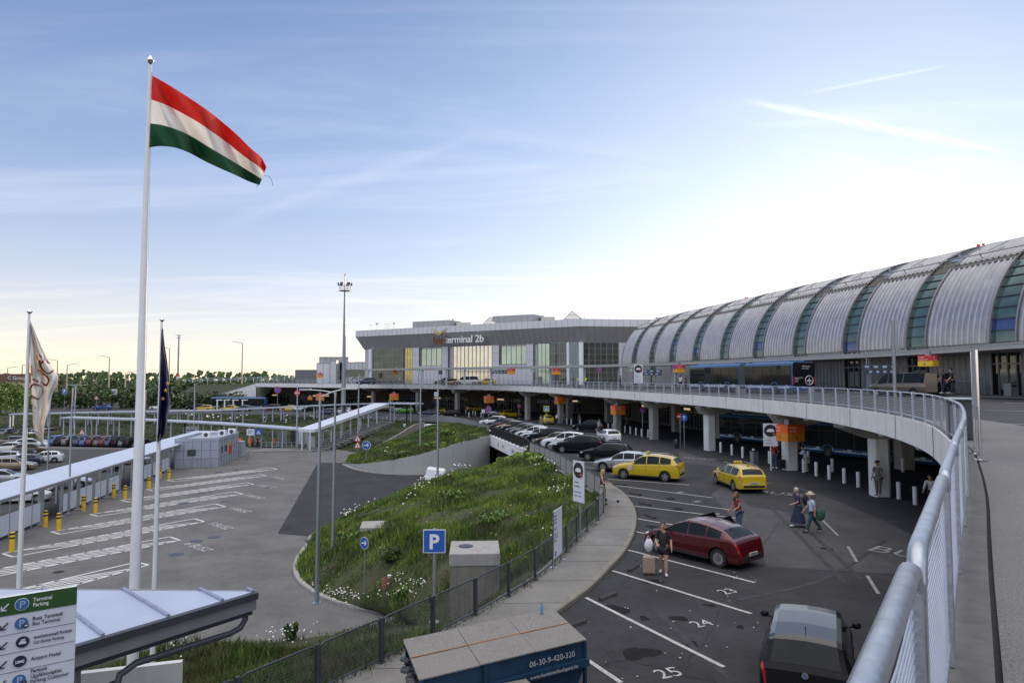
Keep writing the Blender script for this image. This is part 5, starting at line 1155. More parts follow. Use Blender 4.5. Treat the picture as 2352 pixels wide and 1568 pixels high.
# ---- buses
bus_blue = paint('bus_blue', (.015,.08,.22), .0)
def bus(label, loc, heading, lengths=(10.2,7.6), group=None, rear_panel=True):
    T = thing('city_bus', label, 'bus', loc, R(heading), group); x = sum(lengths)/2+.3; H = 3.05; W = 2.5
    for si, L in enumerate(lengths):
        x0, x1 = x, x-L; c = (x0+x1)/2; g = MB()
        sec = [(-1.16,.32),(-1.25,.5),(-1.25,2.55),(-1.17,2.9),(-1.0,3.02),(1.0,3.02),(1.17,2.9),(1.25,2.55),(1.25,.5),(1.16,.32)]
        g.add([(xx, y, z) for xx in (x0, x1) for y, z in sec], [tuple(range(10)), tuple(range(10, 20))[::-1]]+[(k, (k+1)%10, 10+(k+1)%10, 10+k) for k in range(10)]); bo = g.build('body', bus_blue, T, bevel=.03)
        for sg in (1, -1):
            g = MB(); g.box((c, sg*1.262, 1.78), (L-.25, .03, 1.85)); wi = g.build('window', car_glass, T)
            g = MB()
            for k in range(int(L/1.5)+1): g.box((x0-.15-k*(L-.3)/int(L/1.5), sg*1.285, 1.78), (.05,.02,1.85))
            g.box((c, sg*1.285, 2.25), (L-.3,.018,.04)); g.build('window_bar', black, wi)
            g = MB()
            for k in range(26):
                h = .08+.12*random.random()+(.16 if k % 7 == 3 else 0); g.box((x0-.3-k*(L-.6)/26, sg*1.262, .56+h/2), ((L-.6)/26*.9, .02, h))
            g.build('skyline_print', M('print_white', (.5,.55,.62), .5), bo)
            for wx in ((2.6, 8.0) if si == 0 else (5.0,)):
                if wx > L: continue
                g = MB(); g.lathe((x0-wx, sg*1.14, .48), [(.3,-.14),(.46,-.14),(.48,0),(.46,.14),(.3,.14)], 22, 'Y', False); ww = g.build('wheel', rubber, T, smooth=True); g = MB(); g.lathe((x0-wx, sg*1.24, .48), [(.1,.03),(.28,.05),(.3,-.03)], 16, 'Y'); g.build('rim', rimd, ww)
                g = MB(); g.tube([(x0-wx+.62*math.cos(a), sg*1.27, .48+.62*math.sin(a)) for a in [i*math.pi/8 for i in range(9)]], .05, 5); g.build('arch_trim', bus_blue, T)
        g = MB(); g.box((c, 0, 3.08), (L*.75, 1.7, .22)); g.build('roof_box', bus_blue, T, bevel=.05)
        if si == 0:
            g = MB(); g.box((x0+.012, 0, 1.95), (.03, 2.25, 1.7)); g.build('windscreen', car_glass, T)
            for sg in (1, -1): g = MB(); g.box((x0+.02, sg*.9, .72), (.04,.3,.2)); g.build('headlight', lampw, T)
        if si < len(lengths)-1:
            g = MB()
            for k in range(7): g.box((x1-.08-k*.13, 0, 1.65), (.09, 2.3-(k%2)*.16, 2.5))
            g.build('bellows', M('bellows_rubber', (.12,.12,.125), .8), T); x = x1-.95
        else: x = x1
    if rear_panel:
        g = MB(); g.box((x-.02, 0, 1.85), (.05, 2.35, 2.15)); rp_ = g.build('rear_panel', M('rear_black', (.008,.008,.009), .3), T)
        g = MB(); xx = x-.05; g.tube([(xx, -.55+.42*math.cos(a), 1.30+.42*math.sin(a)) for a in [i*math.pi/12 for i in range(25)]], .028, 4, cap=False)
        g.bar((xx,-.55,1.02),(xx,-.55,1.60),.08,.02); g.add([(xx-.012,-.55,1.42),(xx-.012,-.25,1.22),(xx-.012,-.25,1.17),(xx-.012,-.55,1.27),(xx-.012,-.85,1.17),(xx-.012,-.85,1.22)], [(0,1,2,3),(0,3,4,5)]); g.add([(xx-.012,-.55,1.12),(xx-.012,-.42,1.03),(xx-.012,-.55,1.06),(xx-.012,-.68,1.03)], [(0,1,2),(0,2,3)]); g.build('plane_sign', white_p, rp_)
        for s_, z, sz, y in (('Airport Express', 1.50, .13, 1.0), ('Budapest', 1.36, .13, 1.0), ('ebusz', 1.16, .15, 1.0), ('100% electric', 2.55, .17, .2), ('zero emission', 2.36, .13, .2)): text(s_, sz, white_p, rp_, (xx-.0,y,z), (0,-1,0), (0,0,1), 'lettering', .01, world=False)
        for sg in (1, -1): g = MB(); g.box((x-.03, sg*1.12, 1.3), (.05,.12,.7)); g.build('tail_light', redl, T)
        g = MB(); g.box((x-.03, 0, .62), (.05, .52, .12)); g.build('number_plate', plate_m, T)
    return T
bh = math.degrees(math.atan2(81-62, 22.6-27.6))
bus('blue articulated city bus with black rear panel on the elevated road', Vector((24.7,72.8,.2)), bh, (10.2,7.6))
q = GL(1700,1010); bus('blue city bus parked in the shade under the elevated road', Vector((27,71,zl(71))), 120, (11.8,), rear_panel=False)
bus('blue city bus deep in the shade behind the arrivals sign', Vector((29.5,55.5,zl(55))), 118, (11.8,), rear_panel=True)
for u, d, lab in ((530,178,'far blue bus on the arrivals road, left one of two'),(578,176,'far blue bus on the arrivals road, right one of two')):
    p = AT(u, 870, d); p.z = zl(150); bus(lab, p, 184, (8.2,), 'far blue buses on the arrivals road', rear_panel=False)
# far arrivals road traffic
for u, d, k, col, h, lab in ((238,172,'hatch','blue',186,'blue hatchback driving on the far road left of the main flagpole'),(368,172,'wagon','white',180,'white car on the far road between the two right flagpoles'),(452,170,'suv','black',180,'black car left of the taxis on the far road'),(470,166,'wagon','taxi',180,'yellow taxi waiting on the far road, left one'),(528,165,'hatch','taxi',180,'yellow taxi waiting on the far road, right one'),(560,165,'hatch','navy',182,'dark blue hatchback in front of the right far bus'),(625,166,'mpv','red',184,'dark red van on the far road before the tunnel mouth'),(665,165,'hatch','taxi',180,'yellow taxi right of the dark red van'),(690,163,'hatch','silver',180,'silver hatchback right of the far yellow taxi'),(718,162,'suv','black',180,'black crossover by the tunnel mouth'),(785,150,'suv','white',182,'white crossover seen below the far deck'),(752,146,'wagon','navy',180,'dark car behind the long thin roof on the far road'),(1150,139,'hatch','grey',170,'grey car deep behind the far end of the row')):
    p = AT(u, 870, d); p.z = zl(d) if d < 150 else zl(150); car(k, col, p, h, lab, det=False, taxi=(col == 'taxi'), name='taxi' if col == 'taxi' else 'moving_car')
# beige camper vans under the far deck
p = AT(885,870,168); p.z = zl(150); car('van', 'tan', p, 180, 'beige camper van under the far end of the deck', det=False, name='van', cat='van')
# ---- the far-left car park
GL2 = 'cars in the far left car park'
lotz = LOT+.015
def lotcar(u, v, k, col, h, lab, det=False): p = G(u, v, lotz); p.z = lotz; car(k, col, p, h, lab, det=det, group=GL2)
cols = ['silver','black','brown','navy','white','white','silver']
for i, u in enumerate((30,46,60,73,89,101,115)): lotcar(u, 1003, ('suv','hatch','wagon')[i%3], ['grey','black','brown','navy','white','silver','tan'][i], 72, 'small car in the back row of the left car park, %s from the left'%ORD[i])
lotcar(6, 998, 'suv', 'black', 170, 'black crossover crossing at the left edge of the car park')
fr = ['silver','blue','black','grey','black','navy','blue','red','grey','red','navy','black','grey','black']
for i, u in enumerate(range(130, 320, 14)): lotcar(u, 1021+i*.3, ('hatch','suv','wagon','suv')[i%4], fr[i], 70, '%s car in the long far row of the left car park, %s from the left'%(fr[i], ORD[i]))
for u, v, k, col, h, lab, d in ((100,1062,'hatch','white',205,'white hatchback with a red side stripe facing the camera',True),(72,1044,'suv','brown',30,'brown grey crossover left of the white hatchback with red stripe',True),(15,1038,'hatch','white',200,'white hatchback at the left edge of the car park, upper one',False),(22,1022,'wagon','grey',200,'grey estate behind the upper white hatchback at the left edge',False),(35,1058,'wagon','black',200,'black estate in front of the upper white hatchback',False),(8,1062,'hatch','silver',200,'silver hatchback cut by the left frame edge',False),(30,1079,'wagon','tan',18,'light brown estate nearest the walkway roof at the left edge',True),(72,1031,'suv','white',30,'white crossover behind the brown grey crossover',False),(50,1070,'hatch','navy',200,'navy hatchback behind the light brown estate',False),(10,1110,'hatch','silver',20,'silver car seen through the walkway glass at left',False),(60,1139,'hatch','red',20,'red car seen through the walkway glass',False),(48,1152,'hatch','white',20,'white car seen through the walkway glass',False),(228,1082,'hatch','black',20,'black car seen between the walkway posts',False),(300,1065,'hatch','silver',20,'silver car at the far end of the walkway',False),(150,1120,'wagon','silver',20,'silver estate seen through the walkway posts',False)): lotcar(u, v, k, col, h, lab, d)
# ---- people carriers aside: parking bay lines and numbers
g = MB()
def line(a, b, w=.12, zoff=.016, mb=None):
    p, q = GL(*a), GL(*b); p.z += zoff; q.z += zoff; d = (q-p).normalized(); nn8 = Vector((-d.y, d.x, 0)).normalized()*w/2; (mb or g).add([p+nn8, p-nn8, q-nn8, q+nn8], [(0,1,2,3)])
for a, b in (((1345.6,1372.5),(1662.8,1531.9)),((1406.6,1310.6),(1726,1409.4)),((1442.5,1263),(1733.7,1338)),((1461,1221),(1752,1280.3)),((1463,1191),(1745,1240)),((1458,1162),(1700,1191)),((1439,1137.7),(1679,1171)),((1416,1115),(1637,1143)),((1395.5,1100),(1582.9,1113.6)),((1345.6,1513),(1427,1568)),((1399,1088),(1552,1098)),((1333,1060),(1440,1066)),((1328,1072),(1420,1079)),((1322,1046),(1400,1050))): line(a, b)
struct(g, 'bay_line', roadw, 'white lines between the parking bays')
for s_, (u, v), sz in (('25',(1520,1560),.66),('24',(1602,1442),.64),('23',(1666,1366),.64),('22',(1700,1296),.6),('20',(1640,1183),.55),('19',(1600,1155),.55),('18',(1560,1133),.55)):
    p = GL(u, v); e = {'25':Vector((.93,.36,0)),'24':Vector((.9,.4,0)),'23':Vector((.88,.46,0))}.get(s_, Vector((.8,.6,0))); y = Vector((-e.y, e.x, 0)); o = text(s_, sz, roadw, None, p+UPZ*.018, e, y, 'bay_number', .002, sx=.95); tag(o, 'white number %s painted in a parking bay'%s_, 'marking', kind='structure')
for s_, (u, v), sz, al, mt in (('BUSZ',(1985,1262),1.5,-50,roadw2),('BUSZ',(1735,1130),1.2,-38,roadw2),('BUSZ',(1565,1052),1.2,-30,roadw2)):
    p = GL(u, v); a = R(al); o = text(s_, sz, mt, None, p+UPZ*.018, (math.cos(a), math.sin(a), 0), (-math.sin(a), math.cos(a), 0), 'road_lettering', .002, sx=1.0); o.scale = (1,1,1); tag(o, 'worn white word BUSZ painted on the arrivals road', 'marking', kind='structure')
g = MB()
for a, b in (((1948,1255),(1968,1290)),((1992,1322),(2018,1364)),((1890,1195),(1925,1230)),((1740,1100),(1765,1110)),((1650,1072),(1690,1085))): line(a, b, .11)
struct(g, 'lane_dash', roadw2, 'worn white lane dashes on the arrivals road')
g = MB(); p = [GL(1420,1300),GL(1770,1305),GL(2070,1330),Vector((13,12,-4.95)),Vector((2,11,-4.95)),Vector((1,19,-4.95))]
g.add([Vector((3.0,21.6,-4.942)), GL(1500,1268)+UPZ*.008, GL(1765,1305)+UPZ*.008, GL(2052,1322)+UPZ*.008, Vector((15.5,19,-4.942)), Vector((13,8,-4.942)), Vector((0,8,-4.942)), Vector((.9,18,-4.942))][::-1], [tuple(range(8))])
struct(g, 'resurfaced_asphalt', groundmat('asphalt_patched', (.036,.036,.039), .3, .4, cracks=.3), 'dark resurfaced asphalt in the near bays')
g = MB(); g.add([GL(1560,1060)+UPZ*.004, GL(1640,1142)+UPZ*.004, GL(1745,1262)+UPZ*.004, GL(1760,1300)+UPZ*.004, GL(2058,1318)+UPZ*.004, GL(2120,1240)+UPZ*.004, GL(2040,1200)+UPZ*.004, GL(1900,1140)+UPZ*.004, GL(1700,1075)+UPZ*.004, GL(1560,1035)+UPZ*.004][::-1], [tuple(range(10))])
struct(g, 'lane_asphalt', groundmat('asphalt_lane', (.066,.066,.07), .22, .25, cracks=.3), 'lighter asphalt of the driving lane')
# rubber wheel stops
for i, (u, v, rz) in enumerate(((1397,1372,48),(1455,1306,58),(1494,1187,110),(1482,1158,118),(1459,1135,128),(1425,1113,140),(1320,1437,40))):
    p = GL(u, v); t = MB(); a = R(rz); d = Vector((math.cos(a), math.sin(a), 0))*.42; n9 = Vector((-d.y, d.x, 0)).normalized()
    t.add([q+n9*s*k+UPZ*z for q in (p-d, p+d) for s, z, k in ((-1,0,.10),(-1,.09,.06),(1,.09,.06),(1,0,.10))], [(0,1,2,3),(7,6,5,4),(0,1,5,4),(1,2,6,5),(2,3,7,6),(3,0,4,7)]); tag(t.build('wheel_stop', M('stop_rubber', (.035,.032,.03), .9, var=.3), bevel=.01), 'dark rubber wheel stop at the kerb end of a bay, %s from the front'%(['second','third','fourth','fifth','sixth','farthest','nearest'][i]), 'wheel stop', 'wheel stops in the bays')

# stains and tyre marks on the asphalt
g = MB()
def blob(u, v, r, z=.012, p=None, sq=1.):
    p = p or GL(u, v); P = []; ph = random.uniform(0, 6)
    for k in range(18): a = k*math.pi/9; q = r*(1+.25*math.sin(2*a+ph)+.18*math.sin(3*a+ph*2)+random.uniform(-.09,.09)); P.append(Vector((p.x+q*math.cos(a), p.y+q*sq*math.sin(a), p.z+z+len(g.f)*.00003)))
    g.add(P, [tuple(range(18))])
for u, v, r in ((1420,1400,.35),(1500,1335,.28),(1555,1170,.4),(1540,1145,.3),(1500,1210,.3),(1470,1500,.4),(1590,1480,.18),(1630,1390,.15),(1660,1250,.2),(1560,1420,.22),(1700,1440,.12),(1480,1420,.15),(1900,1260,.2),(1620,1190,.16)): blob(u, v, r)
struct(g, 'oil_stain', M('oil_film', (.018,.018,.019), .95, spec=.1, var=.35, scale=6), 'dark oil stains on the parking bays', fix=False)
g = MB()
for pts in (((1500,1400),(1600,1500),(1680,1568)),((1740,1330),(1650,1260),(1560,1215)),((1950,1340),(1850,1240),(1770,1160)),((1985,1330),(1880,1235),(1790,1155)),((1700,1380),(1900,1330),(2040,1240))):
    q = catmull([GL(*a)+UPZ*(.0125+.0012*len(g.f)**.5*.1) for a in pts], .4); o = offset(q, .17); g.ribbon(q, o)
struct(g, 'tyre_mark', M('tyre_film', (.028,.028,.03), .8, var=.5, scale=3), 'faint dark tyre marks on the arrivals road')
g = MB()
for pts in (((1360,1530),(1450,1520),(1560,1550),(1650,1568)),((1730,1300),(1745,1260),(1760,1240),(1790,1200)),((1580,1520),(1640,1440),(1680,1330),(1720,1310))):
    q = [p+Vector((random.gauss(0,.03), random.gauss(0,.03), .014)) for p in catmull([GL(*a) for a in pts], .25)]; o = offset(q, .018); g.ribbon(q, o)
struct(g, 'asphalt_crack', under, 'thin cracks in the asphalt of the bays')
# ================================================================ PEOPLE
skinm = M('skin', (.45,.26,.19), .6, var=.06); skint = M('skin_tanned', (.33,.18,.12), .6, var=.06)
def CM(n, c, r): return M(n, c, r, var=.22, scale=7, bump=.9, bscale=11)
CL = dict(black=CM('cloth_black', (.02,.02,.023), .85), white=CM('cloth_white', (.62,.62,.64), .8), red=CM('cloth_red', (.30,.02,.025), .8), maroon=CM('cloth_maroon', (.14,.015,.03), .8), navy=CM('cloth_navy', (.02,.025,.06), .8), grey=CM('cloth_grey', (.16,.16,.17), .8), jeans=CM('cloth_jeans', (.07,.10,.16), .85), cream=CM('cloth_cream', (.5,.45,.36), .8), lblue=CM('cloth_pale_blue', (.42,.5,.66), .8), teal=CM('cloth_dark_teal', (.02,.06,.07), .8), beige=CM('cloth_beige', (.38,.33,.25), .8), green=CM('cloth_green', (.03,.11,.07), .8), hivis=CM('cloth_hivis', (.5,.75,.02), .7), khaki=CM('cloth_khaki', (.12,.12,.10), .8), orange=CM('cloth_orange', (.6,.18,.03), .8))
HAIR = dict(blonde=M('hair_blonde', (.42,.28,.12), .6, var=.3, scale=30), dark=M('hair_dark', (.025,.018,.014), .5, var=.3, scale=30), grey=M('hair_grey', (.45,.43,.42), .7, var=.2, scale=30), brown=M('hair_brown', (.10,.055,.03), .6, var=.3, scale=30))
shoe_w = CL['white']; eye_m = M('eye_dark', (.02,.015,.012), .3); lipm = M('lips', (.32,.10,.09), .5)
def skin_mesh(name, V, E, Rr, mat, parent, root=0, sub=1, loc=(0,0,0)):
    me = bpy.data.meshes.new(name); me.from_pydata([tuple(v) for v in V], E, []); o = bpy.data.objects.new(name, me); COL.objects.link(o); me.materials.append(mat)
    b = bmesh.new(); b.from_mesh(me); ly = b.verts.layers.skin.verify(); b.verts.ensure_lookup_table()
    for i, v in enumerate(b.verts): r = Rr[i]; v[ly].radius = (r, r) if not isinstance(r, tuple) else r; v[ly].use_root = (i == root)
    b.to_mesh(me); b.free()
    m = o.modifiers.new('skin', 'SKIN'); m.use_smooth_shade = True; m.branch_smoothing = .4
    m2 = o.modifiers.new('sub', 'SUBSURF'); m2.levels = sub; m2.render_levels = sub
    o.parent = parent; o.location = loc; WLOC[o.name] = (0,0,0); return o
def person(label, loc, heading, h=1.72, top='black', bottom='jeans', legs=((8,4),(-8,8)), arms=((6,10,18),(-4,10,14)), lean=0, hair='brown', hairlen=0, hat=None, shoes='black', sleeve=.5, short=0, skirt=None, build=1.0, group=None, skin=None, headyaw=0, sit=False, vest=None, nod=0):
    sk = skin or skinm; T = thing('person', label, 'person', loc, R(heading), group); s = h
    ln = R(lean); hipz = .52*s
    def up(d, off=0, side=0): return Vector((math.sin(ln)*d+off, side, hipz+math.cos(ln)*d))
    if legs == 'stand': legs = ((3,2),(-3,2))
    # legs: (swing forward deg, knee bend deg); arms: (forward swing, outward, elbow bend)
    V = [up(0), up(.10*s), up(.19*s, .005*s), up(.285*s), up(.325*s), up(.365*s, .01*s)]; Rr = [.088*s*.55*build+.03*s, .078*s*build*.9, .088*s*build*.95, .06*s, .032*s, .036*s]
    Rr = [(.085*s*build,.068*s*build), (.068*s*build,.055*s*build), (.088*s*build,.062*s*build), (.055*s,.045*s), (.030*s,.030*s), (.032*s,.032*s)]
    E = [(0,1),(1,2),(2,3),(3,4),(4,5)]; J = {}
    for sg, (sw, kn) in zip((1,-1), legs):
        a = R(sw); hp = Vector((0, sg*.052*s, hipz-.02*s)); k = hp+Vector((math.sin(a), sg*.01, -math.cos(a))).normalized()*.245*s; b = a-R(kn); an = k+Vector((math.sin(b), 0, -math.cos(b)))*.235*s; toe = an+Vector((.10*s*math.cos(max(-.6, b*.6)), sg*.012*s, -.028*s+.04*s*math.sin(-b)*0))
        base = len(V); V += [hp, hp.lerp(k, .5), k, k.lerp(an, .35), an, toe]; Rr += [.062*s*build, .052*s*build, .036*s, .038*s, .023*s, .022*s]; E += [(0,base)]+[(base+i, base+i+1) for i in range(5)]; J[sg] = (hp, k, an, toe)
    low = min(J[1][2].z, J[-1][2].z, J[1][3].z, J[-1][3].z)-.035*s
    for sg, (fw, outw, el_) in zip((1,-1), arms):
        sh = up(.283*s, 0, sg*.105*s*build**.5); a = R(fw); o_ = R(outw)
        d = Vector((math.sin(a), sg*math.sin(o_), -math.cos(a)*math.cos(o_))).normalized(); el = sh+d*.165*s; b = a+R(el_); d2 = Vector((math.sin(b), sg*math.sin(o_)*.3-(sg*.25 if el_ > 60 else 0), -math.cos(b))).normalized(); wr_ = el+d2*.145*s; hd_ = wr_+d2*.045*s
        base = len(V); V += [sh, el, wr_, hd_]; Rr += [.034*s, .025*s, .017*s, (.024*s,.014*s)]; E += [(3,base),(base,base+1),(base+1,base+2),(base+2,base+3)]; J['a%d'%sg] = (sh, el, wr_, hd_, d2)
        x = d2.orthogonal().normalized(); sd_ = Vector((1,0,0)) if abs(d2.x) < .7 else Vector((0,1,0)); sd_ = (sd_-d2*sd_.dot(d2)).normalized()
        for fi in range(4):
            q = hd_+sd_*(fi-1.5)*.0125*s+d2*.012*s; t1 = q+d2*(.024+.004*(fi in (1,2)))*s; t2 = t1+(d2*.75+sd_.cross(d2)*sg*-.5).normalized()*.022*s; b2 = len(V); V += [q, t1, t2]; Rr += [.0075*s*.75, .0052*s, .0042*s]; E += [(base+3,b2),(b2,b2+1),(b2+1,b2+2)]
        q = wr_+d2*.012*s+sd_*.02*s; b2 = len(V); V += [q, q+(d2+sd_*.8).normalized()*.03*s]; Rr += [.0075*s, .0055*s]; E += [(base+2,b2),(b2,b2+1)]
    # head as a shaped surface welded in by overlapping the neck vertex
    V = [v-Vector((0,0,low)) for v in V]; hb_ = V[5]
    o = skin_mesh('body', V, E, Rr, sk, T)
    def off(v): return v-Vector((0,0,low))
    hc = hb_+Vector((.012*s+math.sin(ln)*.03*s, 0, .068*s)); cy_, sy_ = math.cos(R(headyaw)), math.sin(R(headyaw)); nd = R(nod)
    def hp3(x, y, z): X = x*math.cos(nd)+z*math.sin(nd); Z = z*math.cos(nd)-x*math.sin(nd); return hc+Vector((X*cy_-y*sy_, X*sy_+y*cy_, Z))*s
    # head: face profile lofted in rings
    rings = [(-.068,.030,.026,.012),(-.058,.044,.034,.012),(-.040,.050,.043,.008),(-.018,.056,.047,.003),(.005,.058,.048,0),(.028,.057,.047,-.003),(.048,.047,.040,-.005),(.060,.026,.024,-.006),(.065,.006,.006,-.006)]
    g = MB(); nn_ = 16; vs = []
    for z, rx, ry, ox in rings:
        for k in range(nn_):
            a = 2*math.pi*k/nn_; x = rx*math.cos(a)+ox; y = ry*math.sin(a)
            if k == 0 and -.025 < z < .0: x += .016 if z < -.01 else .008
            if k in (1,15) and -.005 < z < .01: x -= .006
            vs.append(hp3(x, y, z))
    g.add(vs, [(i*nn_+k, i*nn_+(k+1)%nn_, (i+1)*nn_+(k+1)%nn_, (i+1)*nn_+k) for i in range(len(rings)-1) for k in range(nn_)]+[tuple(range(nn_))[::-1], tuple((len(rings)-1)*nn_+k for k in range(nn_))])
    for sg in (1,-1): g.ball(hp3(-.002, sg*.049, -.005), (.010*s,.006*s,.016*s), 6, 5)
    hd = g.build('head', sk, T, smooth=True)
    g = MB()
    for sg in (1,-1): g.ball(hp3(.052, sg*.018, .004), (.004*s,.008*s,.005*s), 6, 4); g.bar(hp3(.057, sg*.010, .016), hp3(.051, sg*.028, .016), .004*s, .003*s)
    g.build('eyes', eye_m, hd); g = MB(); g.bar(hp3(.0605,-.012,-.035), hp3(.0605,.012,-.035), .005*s, .008*s); g.build('mouth', lipm, hd)
    # hair
    g = MB(); vs = []; m2 = 9; top_ = 70
    for j in range(m2+1):
        t = R(8+(112)*j/m2)
        for k in range(16):
            a = 2*math.pi*k/16; fr_ = max(0, math.cos(a)); tt = min(t, R(118-62*fr_)); vs.append(hp3((.066*math.sin(tt)*math.cos(a)-.006), .056*math.sin(tt)*math.sin(a), .008+.066*math.cos(tt)))
    g.add(vs, [(j*16+k, (j+1)*16+k, (j+1)*16+(k+1)%16, j*16+(k+1)%16) for j in range(m2) for k in range(16)]+[tuple(range(16))])
    if hairlen:
        vs = []; 
        for j in range(6):
            z = .0-hairlen*j/5/s
            for k in range(9): a = R(95+170*k/8); vs.append(hp3(.066*math.cos(a)*(1+.1*j/5)-.006, .060*math.sin(a)*(1+.12*j/5), z))
        vs += [v+Vector((.02,0,0)) for v in vs]
        g.add(vs, [(j*9+k, j*9+k+1, (j+1)*9+k+1, (j+1)*9+k) for j in range(5) for k in range(8)]+[(54+j*9+k, 54+(j+1)*9+k, 54+(j+1)*9+k+1, 54+j*9+k+1) for j in range(5) for k in range(8)])
    g.build('hair', HAIR[hair], T, smooth=60)
    if hat:
        g = MB(); c = hp3(-.005,0,.028); g.lathe(c, [(.115*s if hat == 'brim' else .07*s, -.004),(.066*s, .004),(.060*s,.045*s),(.04*s,.058*s),(.01*s,.06*s)], 18)
        if hat == 'cap': g.bar(hp3(.05,0,.03), hp3(.11,0,.022), .09*s, .008)
        g.build('hat', CL['cream'] if hat == 'brim' else CL['black'], T, smooth=50)
    # clothes: slightly larger skins following the same skeleton
    k = 1.16
    TV_ = [off(up(-.015*s)), off(up(.10*s)), off(up(.19*s,.004*s)), off(up(.288*s))]; TR = [(.098*s*build,.082*s*build), (.085*s*build,.072*s*build), (.104*s*build,.080*s*build), (.064*s,.052*s)]; TE = [(0,1),(1,2),(2,3)]
    for sg in (1,-1):
        sh, el, w_, _, _ = J['a%d'%sg]; b = len(TV_)
        if sleeve > 0:
            TV_ += [off(sh), off(sh.lerp(el, min(1, sleeve*2)))]; TR += [.044*s, .036*s]; TE += [(3,b),(b,b+1)]
            if sleeve > .5: TV_ += [off(el.lerp(w_, (sleeve-.5)*2*.96))]; TR += [.027*s]; TE += [(b+1,b+2)]
        else: TV_ += [off(sh)]; TR += [.038*s]; TE += [(3,b)]
    skin_mesh('shirt', TV_, TE, TR, CL[top], T, 1)
    if vest: skin_mesh('vest', TV_[:4], TE[:3], [(a*1.1, b*1.12) for a, b in TR[:4]], CL[vest], T, 1)
    if skirt:
        kind, ln_, wd_ = skirt; c0 = off(up(.04*s)); g = MB(); vs = []; m = 8; ks = 20; lx = (J[1][1].x+J[-1][1].x)/2
        for j in range(m+1):
            f = j/m; z = c0.z-ln_*f; rx = (.082*build+(wd_-.082)*f)*s; ry = (.092*build+(wd_-.092)*f)*s
            for q in range(ks): a = 2*math.pi*q/ks; w_ = 1+.06*f*math.sin(q*2.3+j*.3); vs.append(Vector((c0.x+rx*w_*math.cos(a)+lx*f*.6, ry*w_*math.sin(a), z)))
        g.add(vs, [(j*ks+q, j*ks+(q+1)%ks, (j+1)*ks+(q+1)%ks, (j+1)*ks+q) for j in range(m) for q in range(ks)]+[tuple(range(ks))[::-1]]); g.build(kind, CL[bottom], T, smooth=True)
    else:
        PV = [off(up(.03*s))]; PR = [(.092*s*build,.078*s*build)]; PE = []
        for sg in (1,-1):
            hp, kn_, an, toe = J[sg]; b = len(PV)
            if short: PV += [off(hp), off(hp.lerp(kn_, short))]; PR += [.075*s*build, .060*s*build]; PE += [(0,b),(b,b+1)]
            else: PV += [off(hp), off(hp.lerp(kn_, .5)), off(kn_), off(kn_.lerp(an, .5)), off(an.lerp(kn_, .06))]; PR += [.073*s*build, .061*s*build, .046*s, .043*s, .036*s]; PE += [(0,b)]+[(b+i, b+i+1) for i in range(4)]
        skin_mesh('shorts' if short else 'trousers', PV, PE, PR, CL[bottom], T, 0)
    for sg in (1,-1):
        hp, kn_, an, toe = J[sg]; a_, t_ = off(an), off(toe); d = (t_-a_); d.z = 0; d.normalize(); heel = a_-d*.03*s
        V2 = [Vector((heel.x, heel.y, a_.z-.012*s)), a_+Vector((0,0,-.018*s))+d*.03*s, t_+Vector((0,0,.004*s)), t_+d*.02*s]; skin_mesh('shoe', V2, [(0,1),(1,2),(2,3)], [.026*s,.028*s,.025*s,.018*s], CL[shoes], T, 1)
    T['joints'] = [c for key in ('a1','a-1') for v in (off(J[key][3]), off(J[key][0])) for c in v]
    m = Matrix.Rotation(R(heading), 3, 'Z'); jj = {key: [m@off(v)+Vector(loc) for v in J[key][:4]] for key in ('a1','a-1')}
    del T['joints']; return T, jj
def up_(p, z): return Vector((p.x, p.y, z))
def gz(u, v, extra=0): p = GL(u, v); p.z += extra; return p
# near people
p1, j1 = person('woman in a black polo dress walking with a beige suitcase', gz(1524,1320), -104, 1.70, 'black', 'black', ((14,6),(-10,12)), ((2,14,38),(14,10,62)), 0, 'dark', 0, shoes='white', sleeve=.45, short=.62, build=1.12, nod=6)
hw = j1['a-1'][3]
def suitcase(label, loc, rz, mat, hgt=.62, wd_=.42, dp=.25, handle=.5, lean=0, cat='suitcase'):
    T = thing('suitcase', label, cat, loc, rz); g = MB(); g.box((0,0,.06+hgt/2), (dp,wd_,hgt)); g.build('shell', mat, T, bevel=.04)
    g = MB()
    for k in (-.12,-.04,.04,.12): g.box((dp/2+.004,k*wd_/.42,.06+hgt/2), (.012,.02,hgt*.8)); g.box((-dp/2-.004,k*wd_/.42,.06+hgt/2), (.012,.02,hgt*.8))
    g.build('rib', mat, T); g = MB()
    for sy in (-.08,.08): g.bar((0,sy,.06+hgt), (0,sy,.06+hgt+handle), .014)
    g.bar((0,-.09,.06+hgt+handle), (0,.09,.06+hgt+handle), .028); g.build('handle', black, T)
    for sx in (-1,1):
        for sy in (-1,1): g = MB(); g.lathe((sx*dp*.36, sy*wd_*.4, .03), [(.03,-.012),(.03,.012)], 10, 'Y'); g.build('wheel', black, T)
    return T
beige_s = M('suitcase_beige', (.36,.27,.19), .4, var=.04); sp = gz(1491,1319); suitcase('beige ribbed cabin suitcase held by the woman in black', sp, R(-100), beige_s, .56, .40, .24, .42)
t = MB(); c = sp+Vector((-.02,-.10,.98)); t.ball(c+Vector((0,0,.02)), (.15,.12,.22), 12, 8); t.tube([c+Vector((-.08,0,.2)), c+Vector((-.02,0,.34)), c+Vector((.08,0,.2))], .012, 5); bagw = tag(t.build('tote_bag', CL['white'], smooth=True), 'white patterned tote bag hanging on the beige suitcase handle', 'bag')
p2, j2 = person('blonde woman in beige trousers waiting at the fence with a luggage cart', gz(1384,1166,.13), -15, 1.72, 'black', 'cream', ((4,2),(-3,2)), ((16,6,62),(14,8,58)), 0, 'blonde', .22, shoes='black', sleeve=0.0, nod=4)
